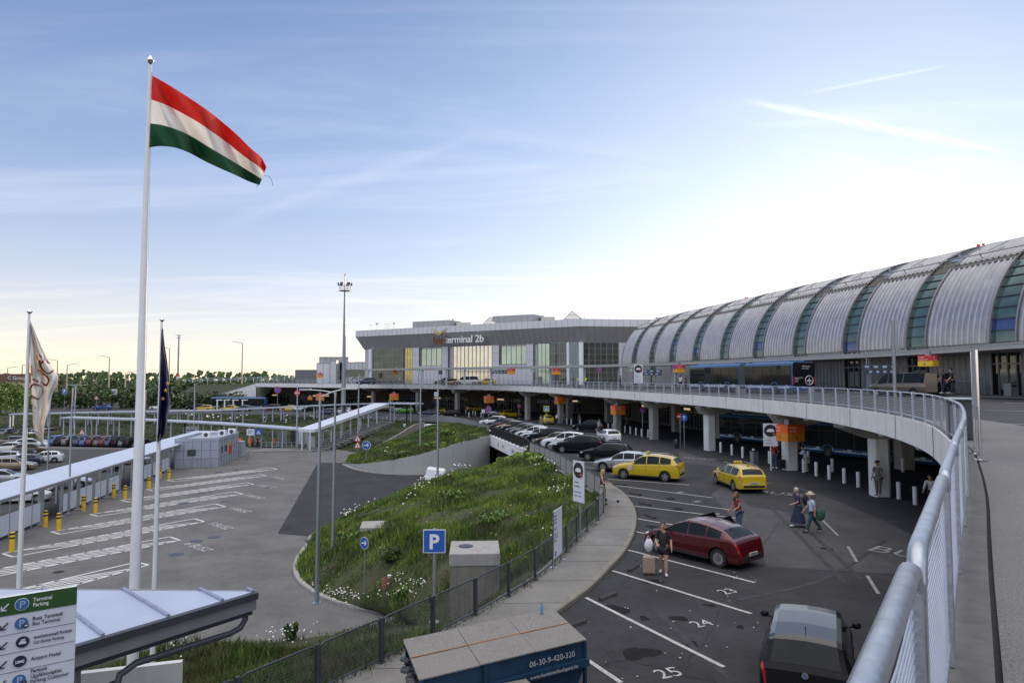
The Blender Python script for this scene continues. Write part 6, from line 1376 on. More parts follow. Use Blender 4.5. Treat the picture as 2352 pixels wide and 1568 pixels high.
# luggage cart
T = thing('luggage_cart', 'empty wire luggage cart pushed by the blonde woman at the fence', 'luggage cart', gz(1402,1158,.13), R(-20))
g = MB()
for sy in (-.24,.24): g.tube([(.45,sy,.16),(-.30,sy,.20),(-.42,sy,1.0)], .013, 6)
g.tube([(-.42,-.27,1.0),(-.42,.27,1.0)], .017, 6); g.tube([(-.36,-.24,.62),(-.36,.24,.62)], .01, 6); g.build('frame', galv, T)
g = MB()
for k in range(8): x = -.28+k*.1; g.tube([(x,-.24,.19),(x,.24,.19)], .007, 4)
for k in range(6): g.tube([(-.33+.0,-.22+k*.088,.3),(-.38,-.22+k*.088,.62)], .006, 4)
g.build('basket', galv, T)
for x, y in ((.4,0),(-.28,.24),(-.28,-.24)): g = MB(); g.lathe((x,y,.07), [(.07,-.02),(.07,.02)], 12, 'Y'); g.build('wheel', black, T)
person('person in a dark red top and sunglasses standing behind the red car', gz(1706,1236)+Vector((.15,.9,0)), 200, 1.68, 'maroon', 'jeans', 'stand', ((20,8,50),(10,10,30)), 8, 'brown', .2, shoes='white', sleeve=.2, skin=skint)
person('grey haired woman in a dark long dress walking left across the road', gz(1834,1209), 178, 1.66, 'navy', 'navy', ((20,8),(-20,14)), ((14,8,60),(-6,10,20)), 3, 'grey', 0, shoes='white', sleeve=.4, skirt=('skirt', .78, .19), build=1.08)
g = MB(); bp = gz(1841,1209); g.ball((bp.x+.22, bp.y+.05, bp.z+1.18), (.13,.16,.24), 12, 8); tag(g.build('backpack', CL['black'], smooth=True), 'black backpack worn by the grey haired woman', 'backpack')
person('woman in a cream brimmed hat and pale blue shirt walking left across the road', gz(1866,1223), 176, 1.66, 'lblue', 'teal', ((22,8),(-22,18)), ((-14,10,16),(16,10,22)), 2, 'grey', 0, hat='brim', shoes='black', sleeve=.4)
g = MB(); bp = gz(1876,1223)+Vector((.12,-.1,.80)); g.ball(bp, (.22,.13,.28), 12, 8); g.tube([bp+Vector((-.12,0,.2)), bp+Vector((-.10,.05,.62)), bp+Vector((.08,0,.2))], .015, 5); tag(g.build('shoulder_bag', CL['green'], smooth=True), 'dark green shoulder bag of the woman in the brimmed hat', 'bag')
person('bald man in a red hooded top waiting beside the arrivals column', gz(1779,1079,.1), -95, 1.80, 'red', 'jeans', 'stand', ((18,8,70),(16,8,66)), 0, 'dark', 0, shoes='white', sleeve=.95, build=1.12)
sp = gz(1796,1080,.1); suitcase('black suitcase standing beside the man in red', sp, R(-90), M('suitcase_black', (.015,.015,.016), .5), .62, .45, .28, .25)
person('woman in a white top and grey trousers in front of the arrivals column', gz(1818,1077,.1), -100, 1.68, 'white', 'grey', 'stand', ((16,6,80),(14,8,76)), 0, 'dark', .25, shoes='white', sleeve=.9)
person('man in a pale blue shirt leaning on a white bollard', gz(1852,1087,.1), 168, 1.74, 'lblue', 'beige', ((2,2),(-8,2)), ((40,10,70),(46,8,62)), 16, 'dark', 0, shoes='white', sleeve=.5, nod=18)
person('tall man in dark clothes and a pale cap at the big column', gz(2018,1144,.1), 215, 1.84, 'khaki', 'khaki', 'stand', ((30,8,60),(6,10,20)), 0, 'grey', 0, hat='cap', shoes='beige', sleeve=.4, build=1.1)
person('long haired woman in a dark top and red trousers leaning on the column', gz(2008,1139,.1)+Vector((.25,.3,0)), 200, 1.70, 'navy', 'red', 'stand', ((30,6,60),(4,6,10)), 0, 'brown', .3, shoes='white', sleeve=.3)
person('person in a white shirt bending beside the last bollard', gz(2118,1176,.1)+Vector((.5,0,0)), 230, 1.75, 'white', 'black', 'stand', ((30,12,30),(26,12,26)), 26, 'dark', 0, sleeve=.9, nod=20)
# deck people
person('man in a black shirt and cap unloading behind the grey brown van', AT(2188,907.5,48.0), 160, 1.80, 'black', 'black', ((6,2),(-8,4)), ((20,10,30),(10,10,20)), 3, 'dark', 0, hat='cap', sleeve=.5, shoes='black')
person('person in dark clothes stepping out at the open doors of the van', AT(2172,904.5,49.5), 150, 1.72, 'black', 'navy', ((16,6),(-14,6)), ((30,8,30),(20,8,20)), 12, 'brown', .1, shoes='white')
# middle distance
MID = [(1440,990,'navy','navy','man in a dark blue suit walking on the road before the columns'),(1376,996,'lblue','grey','person in a pale shirt at the open tailgate of the black car'),(1331,977,'grey','jeans','person pushing a cart beside the far open taxi'),(1279,975,'white','navy','person in a white shirt right of the far open taxi'),(1296,978,'navy','navy','dark dressed person right of the far open taxi'),(1243,980,'beige','beige','person crouched left of the far open taxi'),(1622,1000,'navy','grey','person standing in the shade between two columns'),(1706,985,'black','black','dark dressed person deep in the shade by the wall')]
for i, (u, v, a, b, lab) in enumerate(MID): person(lab, gz(u, v), random.uniform(0,360), 1.74, a, b, ((8,4),(-8,6)), ((14,8,30),(-6,8,14)), 0, random.choice(('dark','brown')), 0)
for i, (u, d, a, b, lab) in enumerate(((1345,112,'hivis','navy','worker in a yellow vest on the elevated road'),(1327,112,'white','jeans','person in white beside the worker in the yellow vest'),(1317,114,'navy','black','dark dressed person left of the person in white on the elevated road'),(1425,106,'grey','black','person in grey beside the tall glass corner of the terminal'),(1241,125,'lblue','navy','person in pale blue by the central entrance of the terminal'),(1563,88,'white','black','person in white waiting left of the blue bus'),(1575,88,'black','black','dark dressed person waiting left of the blue bus'),(918,160,'lblue','navy','person in pale blue near the far left glass of the terminal'),(837,168,'lblue','navy','person in pale blue at the cafe end of the elevated road'))):
    p = AT(u, 870, d); p.z = deckz(p)+.02; person(lab, p, random.uniform(0,360), 1.74, a, b, ((8,4),(-8,6)), ((14,8,30),(-6,8,14)), 0, random.choice(('dark','brown')), 0, vest='hivis' if a == 'hivis' else None)
person('person in dark clothes waiting at the bus stop with a stroller', G(592,1029,LOT), -60, 1.74, 'maroon', 'black', 'stand', ((20,8,30),(10,8,20)), 0, 'dark', 0)
person('man with a dark shirt at the right end of the bus stop shelter', G(698,1024,LOT), -80, 1.78, 'black', 'grey', 'stand', ((14,8,30),(10,8,20)), 0, 'dark', 0)
person('person in pale blue climbing the covered stairs', Vector((-17.6,112,-7.2)), 60, 1.72, 'lblue', 'black', ((20,20),(-16,10)), ((14,8,30),(-6,8,14)), 6, 'dark', 0)
person('dark haired person in a red jacket at the bottom edge below the canopy tip', Vector((-6.35,11.0,-4.83)), 30, 1.62, 'red', 'navy', ((12,4),(-10,8)), ((14,8,30),(-6,8,14)), 4, 'dark', 0, sleeve=.9, build=1.1)
# ================================================================ FLAGS AND FLAGPOLES
def flagpole(u0, v0, u1, v1, y, r0, r1, label, zb=None):
    a = AT(u0, v0, y); b = AT(u1, v1, y); d = (a-b)/(a.z-b.z); zb = LOT if zb is None else zb; foot = Vector((a.x, y, zb)); a = Vector((a.x, y, a.z))
    T = thing('flagpole', label, 'flagpole', foot); g = MB(); h = a.z-zb; g.tube([(0,0,0),(0,0,h*.35),(0,0,h*.72),(0,0,h)], [r0,r0*.93,(r0+r1)/2*.95,r1], 20); g.build('pole', white_p, T, smooth=True)
    g = MB(); g.lathe((0,0,h), [(.02,0),(.035,.03),(.085,.10),(.09,.14),(.045,.20),(.012,.26)] if r0 > .1 else [(.02,0),(.03,.02),(.07,.07),(.03,.12),(.008,.16)], 14); g.build('finial', chrome, T, smooth=True)
    g = MB(); g.tube([(r1+.02,-.03,h-.2),(r0+.015,-.05,h*.5),(r0+.012,-.05,1.2)], .006, 4); g.build('halyard', steel_g, T)
    return T, a
T1, A1 = flagpole(345, 150, 307, 1345, 17.5, .138, .046, 'tall white flagpole flying the red white green flag')
T2, A2_ = flagpole(68, 722, 42, 1345, 17.5, .072, .036, 'white flagpole at the left edge flying the white airport flag')
T3, A3_ = flagpole(372, 740, 355, 1345, 20, .078, .036, 'slender white flagpole with the drooping blue starred flag')
# big flag: control rows traced as cloth hanging at pole distance, with folds in depth
def cloth(name, label, cat, top, bot, ny, yfun, mats, bands, sub=6, parent=None, thick=.004):
    nx = len(top); rows = []
    T_ = catmull2(top, sub); B_ = catmull2(bot, sub); n = len(T_)
    for j in range(ny+1):
        s = j/ny; r = []
        for i in range(n):
            u = T_[i][0]*(1-s)+B_[i][0]*s; v = T_[i][1]*(1-s)+B_[i][1]*s; f = i/(n-1); r.append(AT(u, v, yfun(f, s)))
        rows.append(r)
    g = MB(); m = n
    vs = [p for r in rows for p in r]; fs = []; ms = []
    for j in range(ny):
        for i in range(n-1): fs.append((j*m+i, j*m+i+1, (j+1)*m+i+1, (j+1)*m+i)); ms.append(bands((i+.5)/(n-1), (j+.5)/ny))
    g.v = [tuple(v) for v in vs]; g.f = fs; g.m = ms
    o = g.build(name, mats, smooth=180, fix=False); md = o.modifiers.new('t', 'SOLIDIFY'); md.thickness = thick
    return tag(o, label, cat), rows
def catmull2(p, sub):
    P = [Vector((a, b, 0)) for a, b in p]; P = [P[0]*2-P[1]]+P+[P[-1]*2-P[-2]]; out = []
    for i in range(1, len(P)-2):
        p0, p1, p2, p3 = P[i-1:i+3]
        for k in range(sub): t = k/sub; out.append(.5*((2*p1)+(p2-p0)*t+(2*p0-5*p1+4*p2-p3)*t*t+(3*p1-p0-3*p2+p3)*t**3))
    out.append(P[-2]); return out
def clothmat(name, col):
    m = M(name, col, .75, var=.05, scale=2); n = m.node_tree; b = n.nodes['Principled BSDF']; tr = n.nodes.new('ShaderNodeBsdfTranslucent'); tr.inputs[0].default_value = (*[min(1, c*1.25) for c in col], 1)
    mx = n.nodes.new('ShaderNodeMixShader'); mx.inputs[0].default_value = .45; out = n.nodes['Material Output']; n.links.new(b.outputs[0], mx.inputs[1]); n.links.new(tr.outputs[0], mx.inputs[2]); n.links.new(mx.outputs[0], out.inputs[0]); return m
fr_ = clothmat('flag_red', (.62,.035,.02)); fw_ = clothmat('flag_white', (.80,.78,.75)); fg_ = clothmat('flag_green', (.02,.12,.05)); fb_ = clothmat('flag_blue', (.012,.015,.11)); fy_ = clothmat('flag_gold', (.6,.38,.10)); fbrn = clothmat('flag_brown', (.30,.07,.03))
topc = [(350,174),(382,192),(425,219),(470,249),(510,280),(545,310),(575,340),(600,362),(612,384)]
botc = [(343,339),(368,336),(400,339),(432,350),(468,369),(504,386),(540,402),(572,417),(596,425)]
def foldy(f, s):
    return 17.45+.36*math.sin(f*15-s*6.5+.5)*min(1, f*2.2)*(.6+.4*s)+.16*math.sin(f*30-s*13)*min(1,f*5)*(1.05-f)+.25*f
def bands(f, s): return int(s*2.9999)
flag, fro = cloth('national_flag', 'red white and green horizontal flag streaming from the tall pole, frayed at its tip', 'flag', topc, botc, 36, foldy, [fr_, fw_, fg_], bands, 10)
g = MB(); g.tube([AT(608,404,17.7), AT(618,405,17.7), AT(624,414,17.72), AT(627,427,17.7)], .006, 4); g.tube([AT(592,424,17.7), AT(590,430,17.7)], .008, 4); q = g.build('frayed_thread', CL['teal'], flag, world=False); q.data.transform(Matrix.Translation(-flag.location))
# airport flag
tl = [(71,738),(84,770),(100,806),(116,835),(129,858),(133,870),(126,888),(120,905),(113,940),(104,968),(100,1000),(101,1018)]
bl_ = [(69,742),(69,770),(70,806),(70,835),(71,860),(72,880),(73,905),(74,925),(75,950),(77,980),(85,1003),(97,1022)]
def foldy2(f, s): return 17.45+.22*math.sin(s*11+f*6)*min(1, f*3+.1)+.08*math.sin(s*23-f*9)
flag2, fr2 = cloth('airport_flag', 'white airport flag with brown lettering hanging limp on the left pole', 'flag', tl, bl_, 22, foldy2, [fw_, fy_], lambda f, s: 1 if (.10 < f < .34 and .50+.5*(.34-f) < s < .57+.45*(.34-f)) or (.28 < f < .38 and s > .90) else 0, 7)
def onflag(rows, f, s, out=-.03):
    j = s*(len(rows)-1); i = f*(len(rows[0])-1); j0, i0 = min(int(j), len(rows)-2), min(int(i), len(rows[0])-2); a = rows[j0][i0].lerp(rows[j0][i0+1], i-i0); b = rows[j0+1][i0].lerp(rows[j0+1][i0+1], i-i0); return a.lerp(b, j-j0)+Vector((0, out, 0))
def strokes(rows, flagob, lst, w, mat, name='lettering'):
    for st in lst:
        g = MB(); P = catmull2([(a*100, b*100) for a, b in st], 5) if len(st) > 2 else [Vector((st[0][0]*100, st[0][1]*100, 0)).lerp(Vector((st[1][0]*100, st[1][1]*100, 0)), k/6) for k in range(7)]
        Q = [onflag(rows, p.x/100, p.y/100) for p in P]; g.tube(Q, w, 6); o = g.build(name, mat, flagob); o.data.transform(Matrix.Translation(-flagob.location))
def uvinv(rows, u, v):
    best = None
    for j, r in enumerate(rows):
        for i, p in enumerate(r):
            U, V = proj([tuple(p)]); d = (U[0]-u)**2+(V[0]-v)**2
            if best is None or d < best[0]: best = (d, i/(len(r)-1), j/(len(rows)-1))
    return best[1], best[2]
def zz8(x, y): return ((x/3.735)/1.08844, (740+y/3.735)/1.08844)
def st8(pts): return [uvinv(fr2, *zz8(*p)) for p in pts]
strokes(fr2, flag2, [st8([(292,932),(365,958),(405,900),(400,860),(360,830),(320,830),(292,855)]), st8([(318,775),(440,835)]), st8([(440,835),(462,790),(430,735),(360,695)]), st8([(380,600),(392,655),(440,710),(475,715),(503,685)]), st8([(372,552),(476,622)]), st8([(420,590),(385,625)])], .021, fbrn)
strokes(fr2, flag2, [st8([(300,1070),(345,1040)]), st8([(300,1010),(345,1040)]), st8([(305,1090),(330,1085)])], .006, steel_g)
# drooping blue flag
tl = [(374,752),(378,790),(384,830),(388,870),(391,910),(391,925),(386,950),(382,985),(374,1003),(366,1012)]
bl_ = [(371,760),(369,800),(368,840),(367,880),(366,910),(365,930),(363,955),(361,985),(360,1000),(360,1015)]
flag3, fr3 = cloth('starred_flag', 'dark blue flag with golden stars hanging limp on the right pole', 'flag', tl, bl_, 14, lambda f, s: 19.95+.16*math.sin(s*10+f*4)+.05*math.sin(s*21), [fb_], lambda f, s: 0, 7)
for u, v in ((380,896),(385,880),(374,915)):
    p = AT(u, v, 19.74); g = MB(); pts = []
    for k in range(10): a = math.pi/2+k*math.pi/5; rr = .062 if k % 2 == 0 else .026; pts.append(p+Vector((rr*math.cos(a), 0, rr*math.sin(a))))
    g.add(pts+[q+Vector((0,.01,0)) for q in pts], [tuple(range(10)), tuple(range(10, 20))[::-1]]); o = g.build('star', fy_, flag3); o.data.transform(Matrix.Translation(-flag3.location))
# ================================================================ LAMP POSTS AND MASTS
def lamp(ub, vb, vt, label, z=LOT, r=.09, arm=None, head=True, y=None, mat=galv, double=False, group='lamp posts'):
    foot = G(ub, vb, z) if y is None else AT(ub, vb, y); h = AT(ub, vt, foot.y).z-foot.z
    T = thing('lamp_post', label, 'lamp post', foot, 0, group); sc = max(1, foot.y/60); g = MB(); g.tube([(0,0,-.1),(0,0,h*.4),(0,0,h)], [r*sc, r*.8*sc, r*.5*sc], 10); g.build('pole', mat, T, smooth=True)
    g = MB(); g.box((0,0,.02), (.4*sc,.4*sc,.05)); g.build('base_plate', mat, T)
    if arm:
        for k, (dx, dy, dz) in enumerate(arm):
            g = MB(); g.tube([(0,0,h-.05),(dx*.5,dy*.5,h+dz*.6),(dx,dy,h+dz)], r*.35*sc, 6); g.build('arm', mat, T)
            if head: g = MB(); n = Vector((dx,dy,0)).normalized(); e = Vector((dx,dy,h+dz)); g.box(e+n*.25, (.65,.26,.10), math.atan2(n.y, n.x)); g.build('lamp_head', mat, T, bevel=.03)
    return T
lamp(728,1385,910,'nearest tall lamp post at the tip of the mound', arm=[(1.1,.3,.35)], r=.115)
p = TER(765,1262); lamp(765,1262,900,'second tall lamp post standing on the weedy mound', y=p.y, arm=[(-1.5,.2,.12)], r=.11)
p = TER(1005,1095); lamp(1005,1090,838,'thin lamp post at the inner end of the curved wall', y=p.y, r=.10, head=False)
lamp(965,1062,848,'thin lamp post above the middle of the curved wall', y=82, r=.09, head=False)
lamp(822,1057,858,'thin lamp post with warning signs beside the stairs', y=92, r=.09, head=False)
lamp(741+0,1030,905,'lamp post at the right end of the bus stop', y=100, r=.09, arm=[(-.9,0,.1)]) if False else None
lamp(681,1030,885,'lamp post in the kerb left of the covered stairs', r=.09, arm=[(-.7,0,.15)])
lamp(157,1179,890,'lamp post on the bus yard left of the tall flagpole', r=.085, head=False)
lamp(326,1180,895,'lamp post on the bus yard right of the tall flagpole', y=52, r=.085, head=False)
lamp(109,1088,895,'lamp post behind the white airport flag', r=.085, head=False)
lamp(445,1000,880,'lamp post behind the container building', y=118, r=.09, head=False)
lamp(170,990,885,'small lamp post beside the long thin roof at the left', y=128, r=.08, arm=[(1.2,0,.1),(-1.2,0,.1)])
lamp(57,975,882,'small lamp post left of the white airport flag', y=130, r=.08, arm=[(1.1,0,.1)])
lamp(1055,990,742,'x','x') if False else None
for i, (u, vb, vt, yd, dr) in enumerate(((249,905,820,240,-1),(151,935,838,215,1),(286,935,856,215,1),(387,905,800,235,-1),(555,890,788,240,-1),(16,890,845,260,1),(33,890,862,260,1),(48,925,838,215,1),(184,890,868,280,1),(220,890,870,280,1),(258,890,868,280,-1),(130,900,828,240,-1))):
    lamp(u, vb, vt, 'distant road lamp before the tree line, %s in turn'%ORD[i], y=yd, r=.075, arm=[(dr*3.2,0,.5)] if vt < 860 else None, mat=M('warm_grey_pole', (.45,.38,.30), .6), group='distant road lamps')
p = G(788, 974, -7.0); T = thing('floodlight_mast', 'tall grey floodlight mast with a platform on top in the middle', 'mast', p)
h = AT(790, 668, p.y).z-p.z; g = MB(); g.tube([(0,0,-1),(0,0,h*.3),(0,0,h)], [.50,.40,.16], 16); g.build('pole', steel_g, T, smooth=True)
g = MB(); g.lathe((0,0,h), [(.15,-.1),(1.15,-.02),(1.15,.05),(.1,.05)], 18)
for k in range(10): a = k*math.pi/5; g.bar((1.1*math.cos(a),1.1*math.sin(a),h), (1.1*math.cos(a),1.1*math.sin(a),h+1.1), .05)
for z in (.55,1.1): g.tube([(1.1*math.cos(a),1.1*math.sin(a),h+z) for a in [k*math.pi/8 for k in range(17)]], .035, 4)
g.build('platform', steel_g, T)
for k in range(6): a = k*math.pi/3+.3; g = MB(); g.box((1.25*math.cos(a),1.25*math.sin(a),h+1.3), (.25,.55,.5), a); g.build('floodlight', steel_d, T)
g = MB(); g.bar((0,0,h),(0,0,h+2.9),.12); g.bar((.5,0,h),(.5,0,h+2.2),.05); g.bar((-.6,0,h+1),(-.6,0,h+2.6),.05); g.build('antenna', steel_g, T)
g = MB(); g.cyl((0,0,h+2.9), .12, .35, 8); g.build('beacon', rl, T)
p = AT(408, 885, 300); T = thing('radio_mast', 'far radio mast with red and white painted foot', 'mast', p); h = AT(408,770,300).z-p.z; g = MB(); g.tube([(0,0,-1),(0,0,h)], [.45,.3], 8); g.build('pole', steel_g, T)
for k in range(3): g = MB(); g.cyl((0,0,1+k*1.5), .55, 1.5, 10); g.build('painted_band', (red_s, white_p)[k%2], T)
g = MB(); g.box((0,0,h), (2.6,.3,.25)); g.box((0,0,h-1.2), (1.8,.3,.2)); 
for x in (-1.2,-.5,.4,1.2): g.bar((x,0,h),(x,0,h+1.6),.12)
g.build('platform', steel_g, T)
# ================================================================ SIGNS
def post_sign(label, foot, items, h, r=.035, mat=galv, rz=0, name='road_sign', group=None):
    T = thing(name, label, 'sign', foot, rz, group); g = MB(); g.tube([(0,0,-.05),(0,0,h)], r, 10); g.build('post', mat, T, smooth=True); g = MB(); g.cyl((0,0,0), r*3, .02, 12); g.build('base_plate', mat, T)
    for kind, z, w, hh in items: plate(T, kind, Vector((0,-r-.02,z)), w, hh)
    return T
def plate(T, kind, c, w, h, yo=0):
    def bx(cx, cz, ww, hh, mat, nm, t=.006, o=0, par=None):
        g = MB(); g.box((c.x+cx, c.y-o, c.z+cz), (ww, t, hh)); return g.build(nm, mat, par or T)
    def disc(rad, mat, nm, o, par=None, cx=0, cz=0, n=32, t=.008):
        g = MB(); g.lathe((c.x+cx, c.y-o, c.z+cz), [(rad,-t/2),(rad,t/2)], n, 'Y'); return g.build(nm, mat, par or T)
    def bars(lst, mat, nm, o, par, wd):
        g = MB()
        for (x0, z0, x1, z1) in lst: g.bar((c.x+x0, c.y-o, c.z+z0), (c.x+x1, c.y-o, c.z+z1), .008, wd, up=(0,0,1)) if False else barxz(g, c, x0, z0, x1, z1, wd, o)
        return g.build(nm, mat, par)
    if kind == 'P':
        a = bx(0,0,w,h,white_p,'panel',.012); bx(0,0,w*.93,h*.93,blue_s,'face',.006,.011,a); text('P', h*.86, white_p, a, (c.x-w*.24, c.y-.02, c.z-h*.31), (1,0,0), (0,0,1), 'lettering', .004, world=False, bold=.03)
    elif kind == 'arrow':
        a = disc(w/2, white_p, 'panel', 0); disc(w*.46, blue_s, 'face', .007, a); bars([(-w*.30,-.02*w,w*.26,.03*w),(w*.05,w*.2,w*.28,.03*w),(w*.09,-.16*w,w*.28,.03*w)], white_p, 'arrow', .016, a, w*.10)
    elif kind == 'tri':
        g = MB()
        for rr, mt, o, nm in ((w*.6, red_s, 0, 'panel'), (w*.44, white_p, .008, 'face')):
            g = MB(); P = [Vector((c.x+rr*math.sin(k*2*math.pi/3), c.y-o, c.z+rr*math.cos(k*2*math.pi/3))) for k in range(3)]; g.add(P+[p-Vector((0,.008,0)) for p in P], [(0,1,2),(5,4,3),(0,3,4,1),(1,4,5,2),(2,5,3,0)]); g.build(nm, mt, T)
        bx(0,-.02*w,w*.12,w*.3,navy,'pictogram',.006,.02)
    elif kind == 'cross':
        a = bx(0,0,w,h,M('lime_board', (.45,.62,.02), .5),'panel',.012); bx(0,0,w*.74,h*.74,blue_s,'face',.008,.011,a); g = MB(); P = [(c.x-.27*w,c.y-.02,c.z-.27*h),(c.x+.27*w,c.y-.02,c.z-.27*h),(c.x,c.y-.02,c.z+.28*h)]; g.add(P, [(0,1,2)]); q = g.build('triangle', white_p, a); bars([(0,.05*h,-.02*w,-.1*h),(-.02*w,-.1*h,-.1*w,-.22*h),(-.02*w,-.1*h,.07*w,-.22*h)], navy, 'pictogram', .03, q, w*.05)
    elif kind == 'bluecross':
        a = bx(0,0,w,h,blue_s,'panel',.012); g = MB(); P = [(c.x-.33*w,c.y-.02,c.z-.33*h),(c.x+.33*w,c.y-.02,c.z-.33*h),(c.x,c.y-.02,c.z+.33*h)]; g.add(P, [(0,1,2)]); q = g.build('triangle', white_p, a); bars([(0,.05*h,-.02*w,-.1*h),(-.02*w,-.1*h,-.1*w,-.26*h),(-.02*w,-.1*h,.07*w,-.26*h)], navy, 'pictogram', .03, q, w*.06)
    elif kind == 'nostop':
        a = disc(w/2, red_s, 'panel', 0); disc(w*.41, blue_s, 'face', .008, a); bars([(-w*.3,-w*.3,w*.3,w*.3),(-w*.3,w*.3,w*.3,-w*.3)], red_s, 'bar', .016, a, w*.09)
    elif kind == 'noentry':
        a = disc(w/2, red_s, 'panel', 0); bx(0,0,w*.7,w*.17,white_p,'bar',.006,.012,a)
    elif kind == 'upblue':
        a = disc(w/2, blue_s, 'panel', 0); bars([(0,-w*.3,0,w*.25),(0,w*.28,-w*.17,w*.06),(0,w*.28,w*.17,w*.06)], white_p, 'arrow', .012, a, w*.10)
    elif kind == 'nopark':
        a = disc(w/2, red_s, 'panel', 0); disc(w*.41, blue_s, 'face', .008, a); bars([(-w*.3,w*.3,w*.3,-w*.3)], red_s, 'bar', .016, a, w*.09)
    elif kind == 'white': a = bx(0,0,w,h,white_s,'panel',.012); bars([(-w*.3,h*.15,w*.3,h*.15),(-w*.3,-h*.1,w*.1,-h*.1)], navy, 'print', .012, a, h*.08)
    elif kind == 'rental':
        a = bx(0,0,w,h,white_s,'panel',.03); cc = h/2-w*.52; disc(w*.44, black, 'disc', .018, a, 0, cc)
        g = MB(); g.box((c.x,c.y-.026,c.z+cc-.02*w), (w*.5,.006,w*.16)); g.box((c.x+.02*w,c.y-.026,c.z+cc+.09*w), (w*.34,.006,w*.09)); q = g.build('van_pictogram', white_p, a)
        g = MB(); 
        for x in (-.14,.14): g.lathe((c.x+x*w, c.y-.028, c.z+cc-.11*w), [(.045*w,-.002),(.045*w,.002)], 12, 'Y')
        g.build('wheel', black, q)
        disc(w*.15, M('ring_maroon', (.2,.02,.02), .5), 'time_disc', .03, a, w*.26, cc-.22*w); text('max', w*.10, white_p, a, (c.x+w*.16, c.y-.037, c.z+cc-.25*w), (1,0,0), (0,0,1), 'lettering', .003, world=False)
        for k, (s_, sz) in enumerate((('Utasok', .13), ('kiszallasa', .13), ('Kiss and ride', .11), ('max. 5 min', .13))): text(s_, sz*w*1.1, navy, a, (c.x-w*.38, c.y-.02, c.z+cc-w*.72-k*w*.22-(.1*w if k > 1 else 0)), (1,0,0), (0,0,1), 'lettering', .003, world=False)
def barxz(g, c, x0, z0, x1, z1, w, o):
    d = Vector((x1-x0, 0, z1-z0)).normalized(); n = Vector((-d.z, 0, d.x))*w/2; a = Vector((c.x+x0, c.y-o, c.z+z0)); b = Vector((c.x+x1, c.y-o, c.z+z1)); t = Vector((0,-.006,0))
    g.add([a+n, a-n, b-n, b+n, a+n+t, a-n+t, b-n+t, b+n+t], [(0,1,2,3),(7,6,5,4),(0,1,5,4),(1,2,6,5),(2,3,7,6),(3,0,4,7)])
# parking sign at the fence
pf = GL(997,1437); pf.z += .1; hh = AT(997,1213,pf.y).z-pf.z; post_sign('square blue parking sign with white P at the mesh fence', pf, [('P', hh-.32, .60, .62)], hh-.0, .045, steel_g, 0)
pf = TER(839,1362); hh = AT(842,1232,pf.y).z-pf.z; post_sign('round blue sign with white right arrow near the foot of the mound', pf, [('arrow', hh-.28, .56, .56)], hh, .03, galv, R(-38)).rotation_euler[2] = R(-35)
pf = TER(843,1062); hh = AT(843,1012,pf.y).z-pf.z; post_sign('far round blue arrow sign at the low end of the curved wall', pf, [('arrow', hh-.5, 1.0, 1.0)], hh, .04)
pf = AT(821,1048,90); post_sign('pair of red and white warning triangles beside the stairs', pf, [('tri', AT(821,1008,90).z-pf.z, .95, .9), ('tri', AT(821,1023,90).z-pf.z, .95, .9)], AT(821,1000,90).z-pf.z, .05)
# info board at the fence (two thin posts with round feet)
def two_post_board(label, pa, pb, z0, z1, foot_z, lines, name='info_board'):
    T = thing(name, label, 'notice board', (pa.x, pa.y, foot_z)); d = (pb-pa); d.z = 0; L = d.length; d.normalize(); nrm = Vector((d.y, -d.x, 0))
    for p in (pa, pb): g = MB(); g.tube([(p.x, p.y, foot_z), (p.x, p.y, z1)], .022, 10); g.cyl((p.x, p.y, foot_z), .12, .025, 18); g.build('post', chrome, T, world=True, smooth=True)
    c = (pa+pb)/2; g = MB(); g.box((c.x, c.y, (z0+z1)/2), (L-.05, .025, z1-z0), math.atan2(d.y, d.x)); q = g.build('panel', white_s, T, world=True)
    for (s_, sz, x, z, mt) in lines: text(s_, sz, mt, q, Vector((pa.x, pa.y, z1-z))+d*x+nrm*.018, d, UPZ, 'lettering', .003)
    return T, q, d, nrm
pa, pb = gz(1271,1312,.12), gz(1291,1293,.12)
grey_t = M('grey_text', (.12,.12,.14), .6)
T, q, d, nrm = two_post_board('tall white parking notice board on two steel posts beside the fence', pa, pb, AT(1281,1275,(pa.y+pb.y)/2).z, AT(1281,1168,(pa.y+pb.y)/2).z, pa.z, [(s_, .085, .07, z, m_) for s_, z, m_ in (('Terminal', .22, navy), ('kozeleben', .33, navy), ('parkolas', .44, navy), ('10 00 Ft', .66, brown), ('Parking near', .84, grey_t), ('the terminal', .95, grey_t), ('payment', 1.06, grey_t))])
c = pa.lerp(pb, .22)+nrm*.02; g = MB(); g.box((c.x, c.y, q.location.z+pa.z+.42), (.13,.01,.16), math.atan2(d.y, d.x)); g.build('blue_mark', blue_s, q, world=False).data.transform(Matrix.Translation(-Vector(WLOC[q.name])))
# tall rental pickup sign beside the fence
pf = gz(1333,1242,.12); T = thing('pickup_sign', 'tall narrow white sign with black disc on a grey post at the fence', 'sign', pf, R(-58)); g = MB(); hh = AT(1337,1058,pf.y).z-pf.z; g.tube([(0,0,0),(0,0,hh)], .045, 10); g.box((0,0,.01), (.3,.3,.03)); g.build('post', steel_g, T, smooth=True); plate(T, 'rental', Vector((.0,-.07,hh-.83)), .72, 1.66)
# same sign under the deck
pf = gz(1771,1083,.1); T = thing('pickup_sign', 'white pickup sign with black van disc beside the arrivals box under the deck', 'sign', pf, R(-12)); hh = AT(1771,972,pf.y).z-pf.z; g = MB(); g.tube([(0,0,0),(0,0,hh)], .045, 10); g.build('post', white_p, T, smooth=True); plate(T, 'rental', Vector((0,-.07,hh-.80)), .98, 1.6)
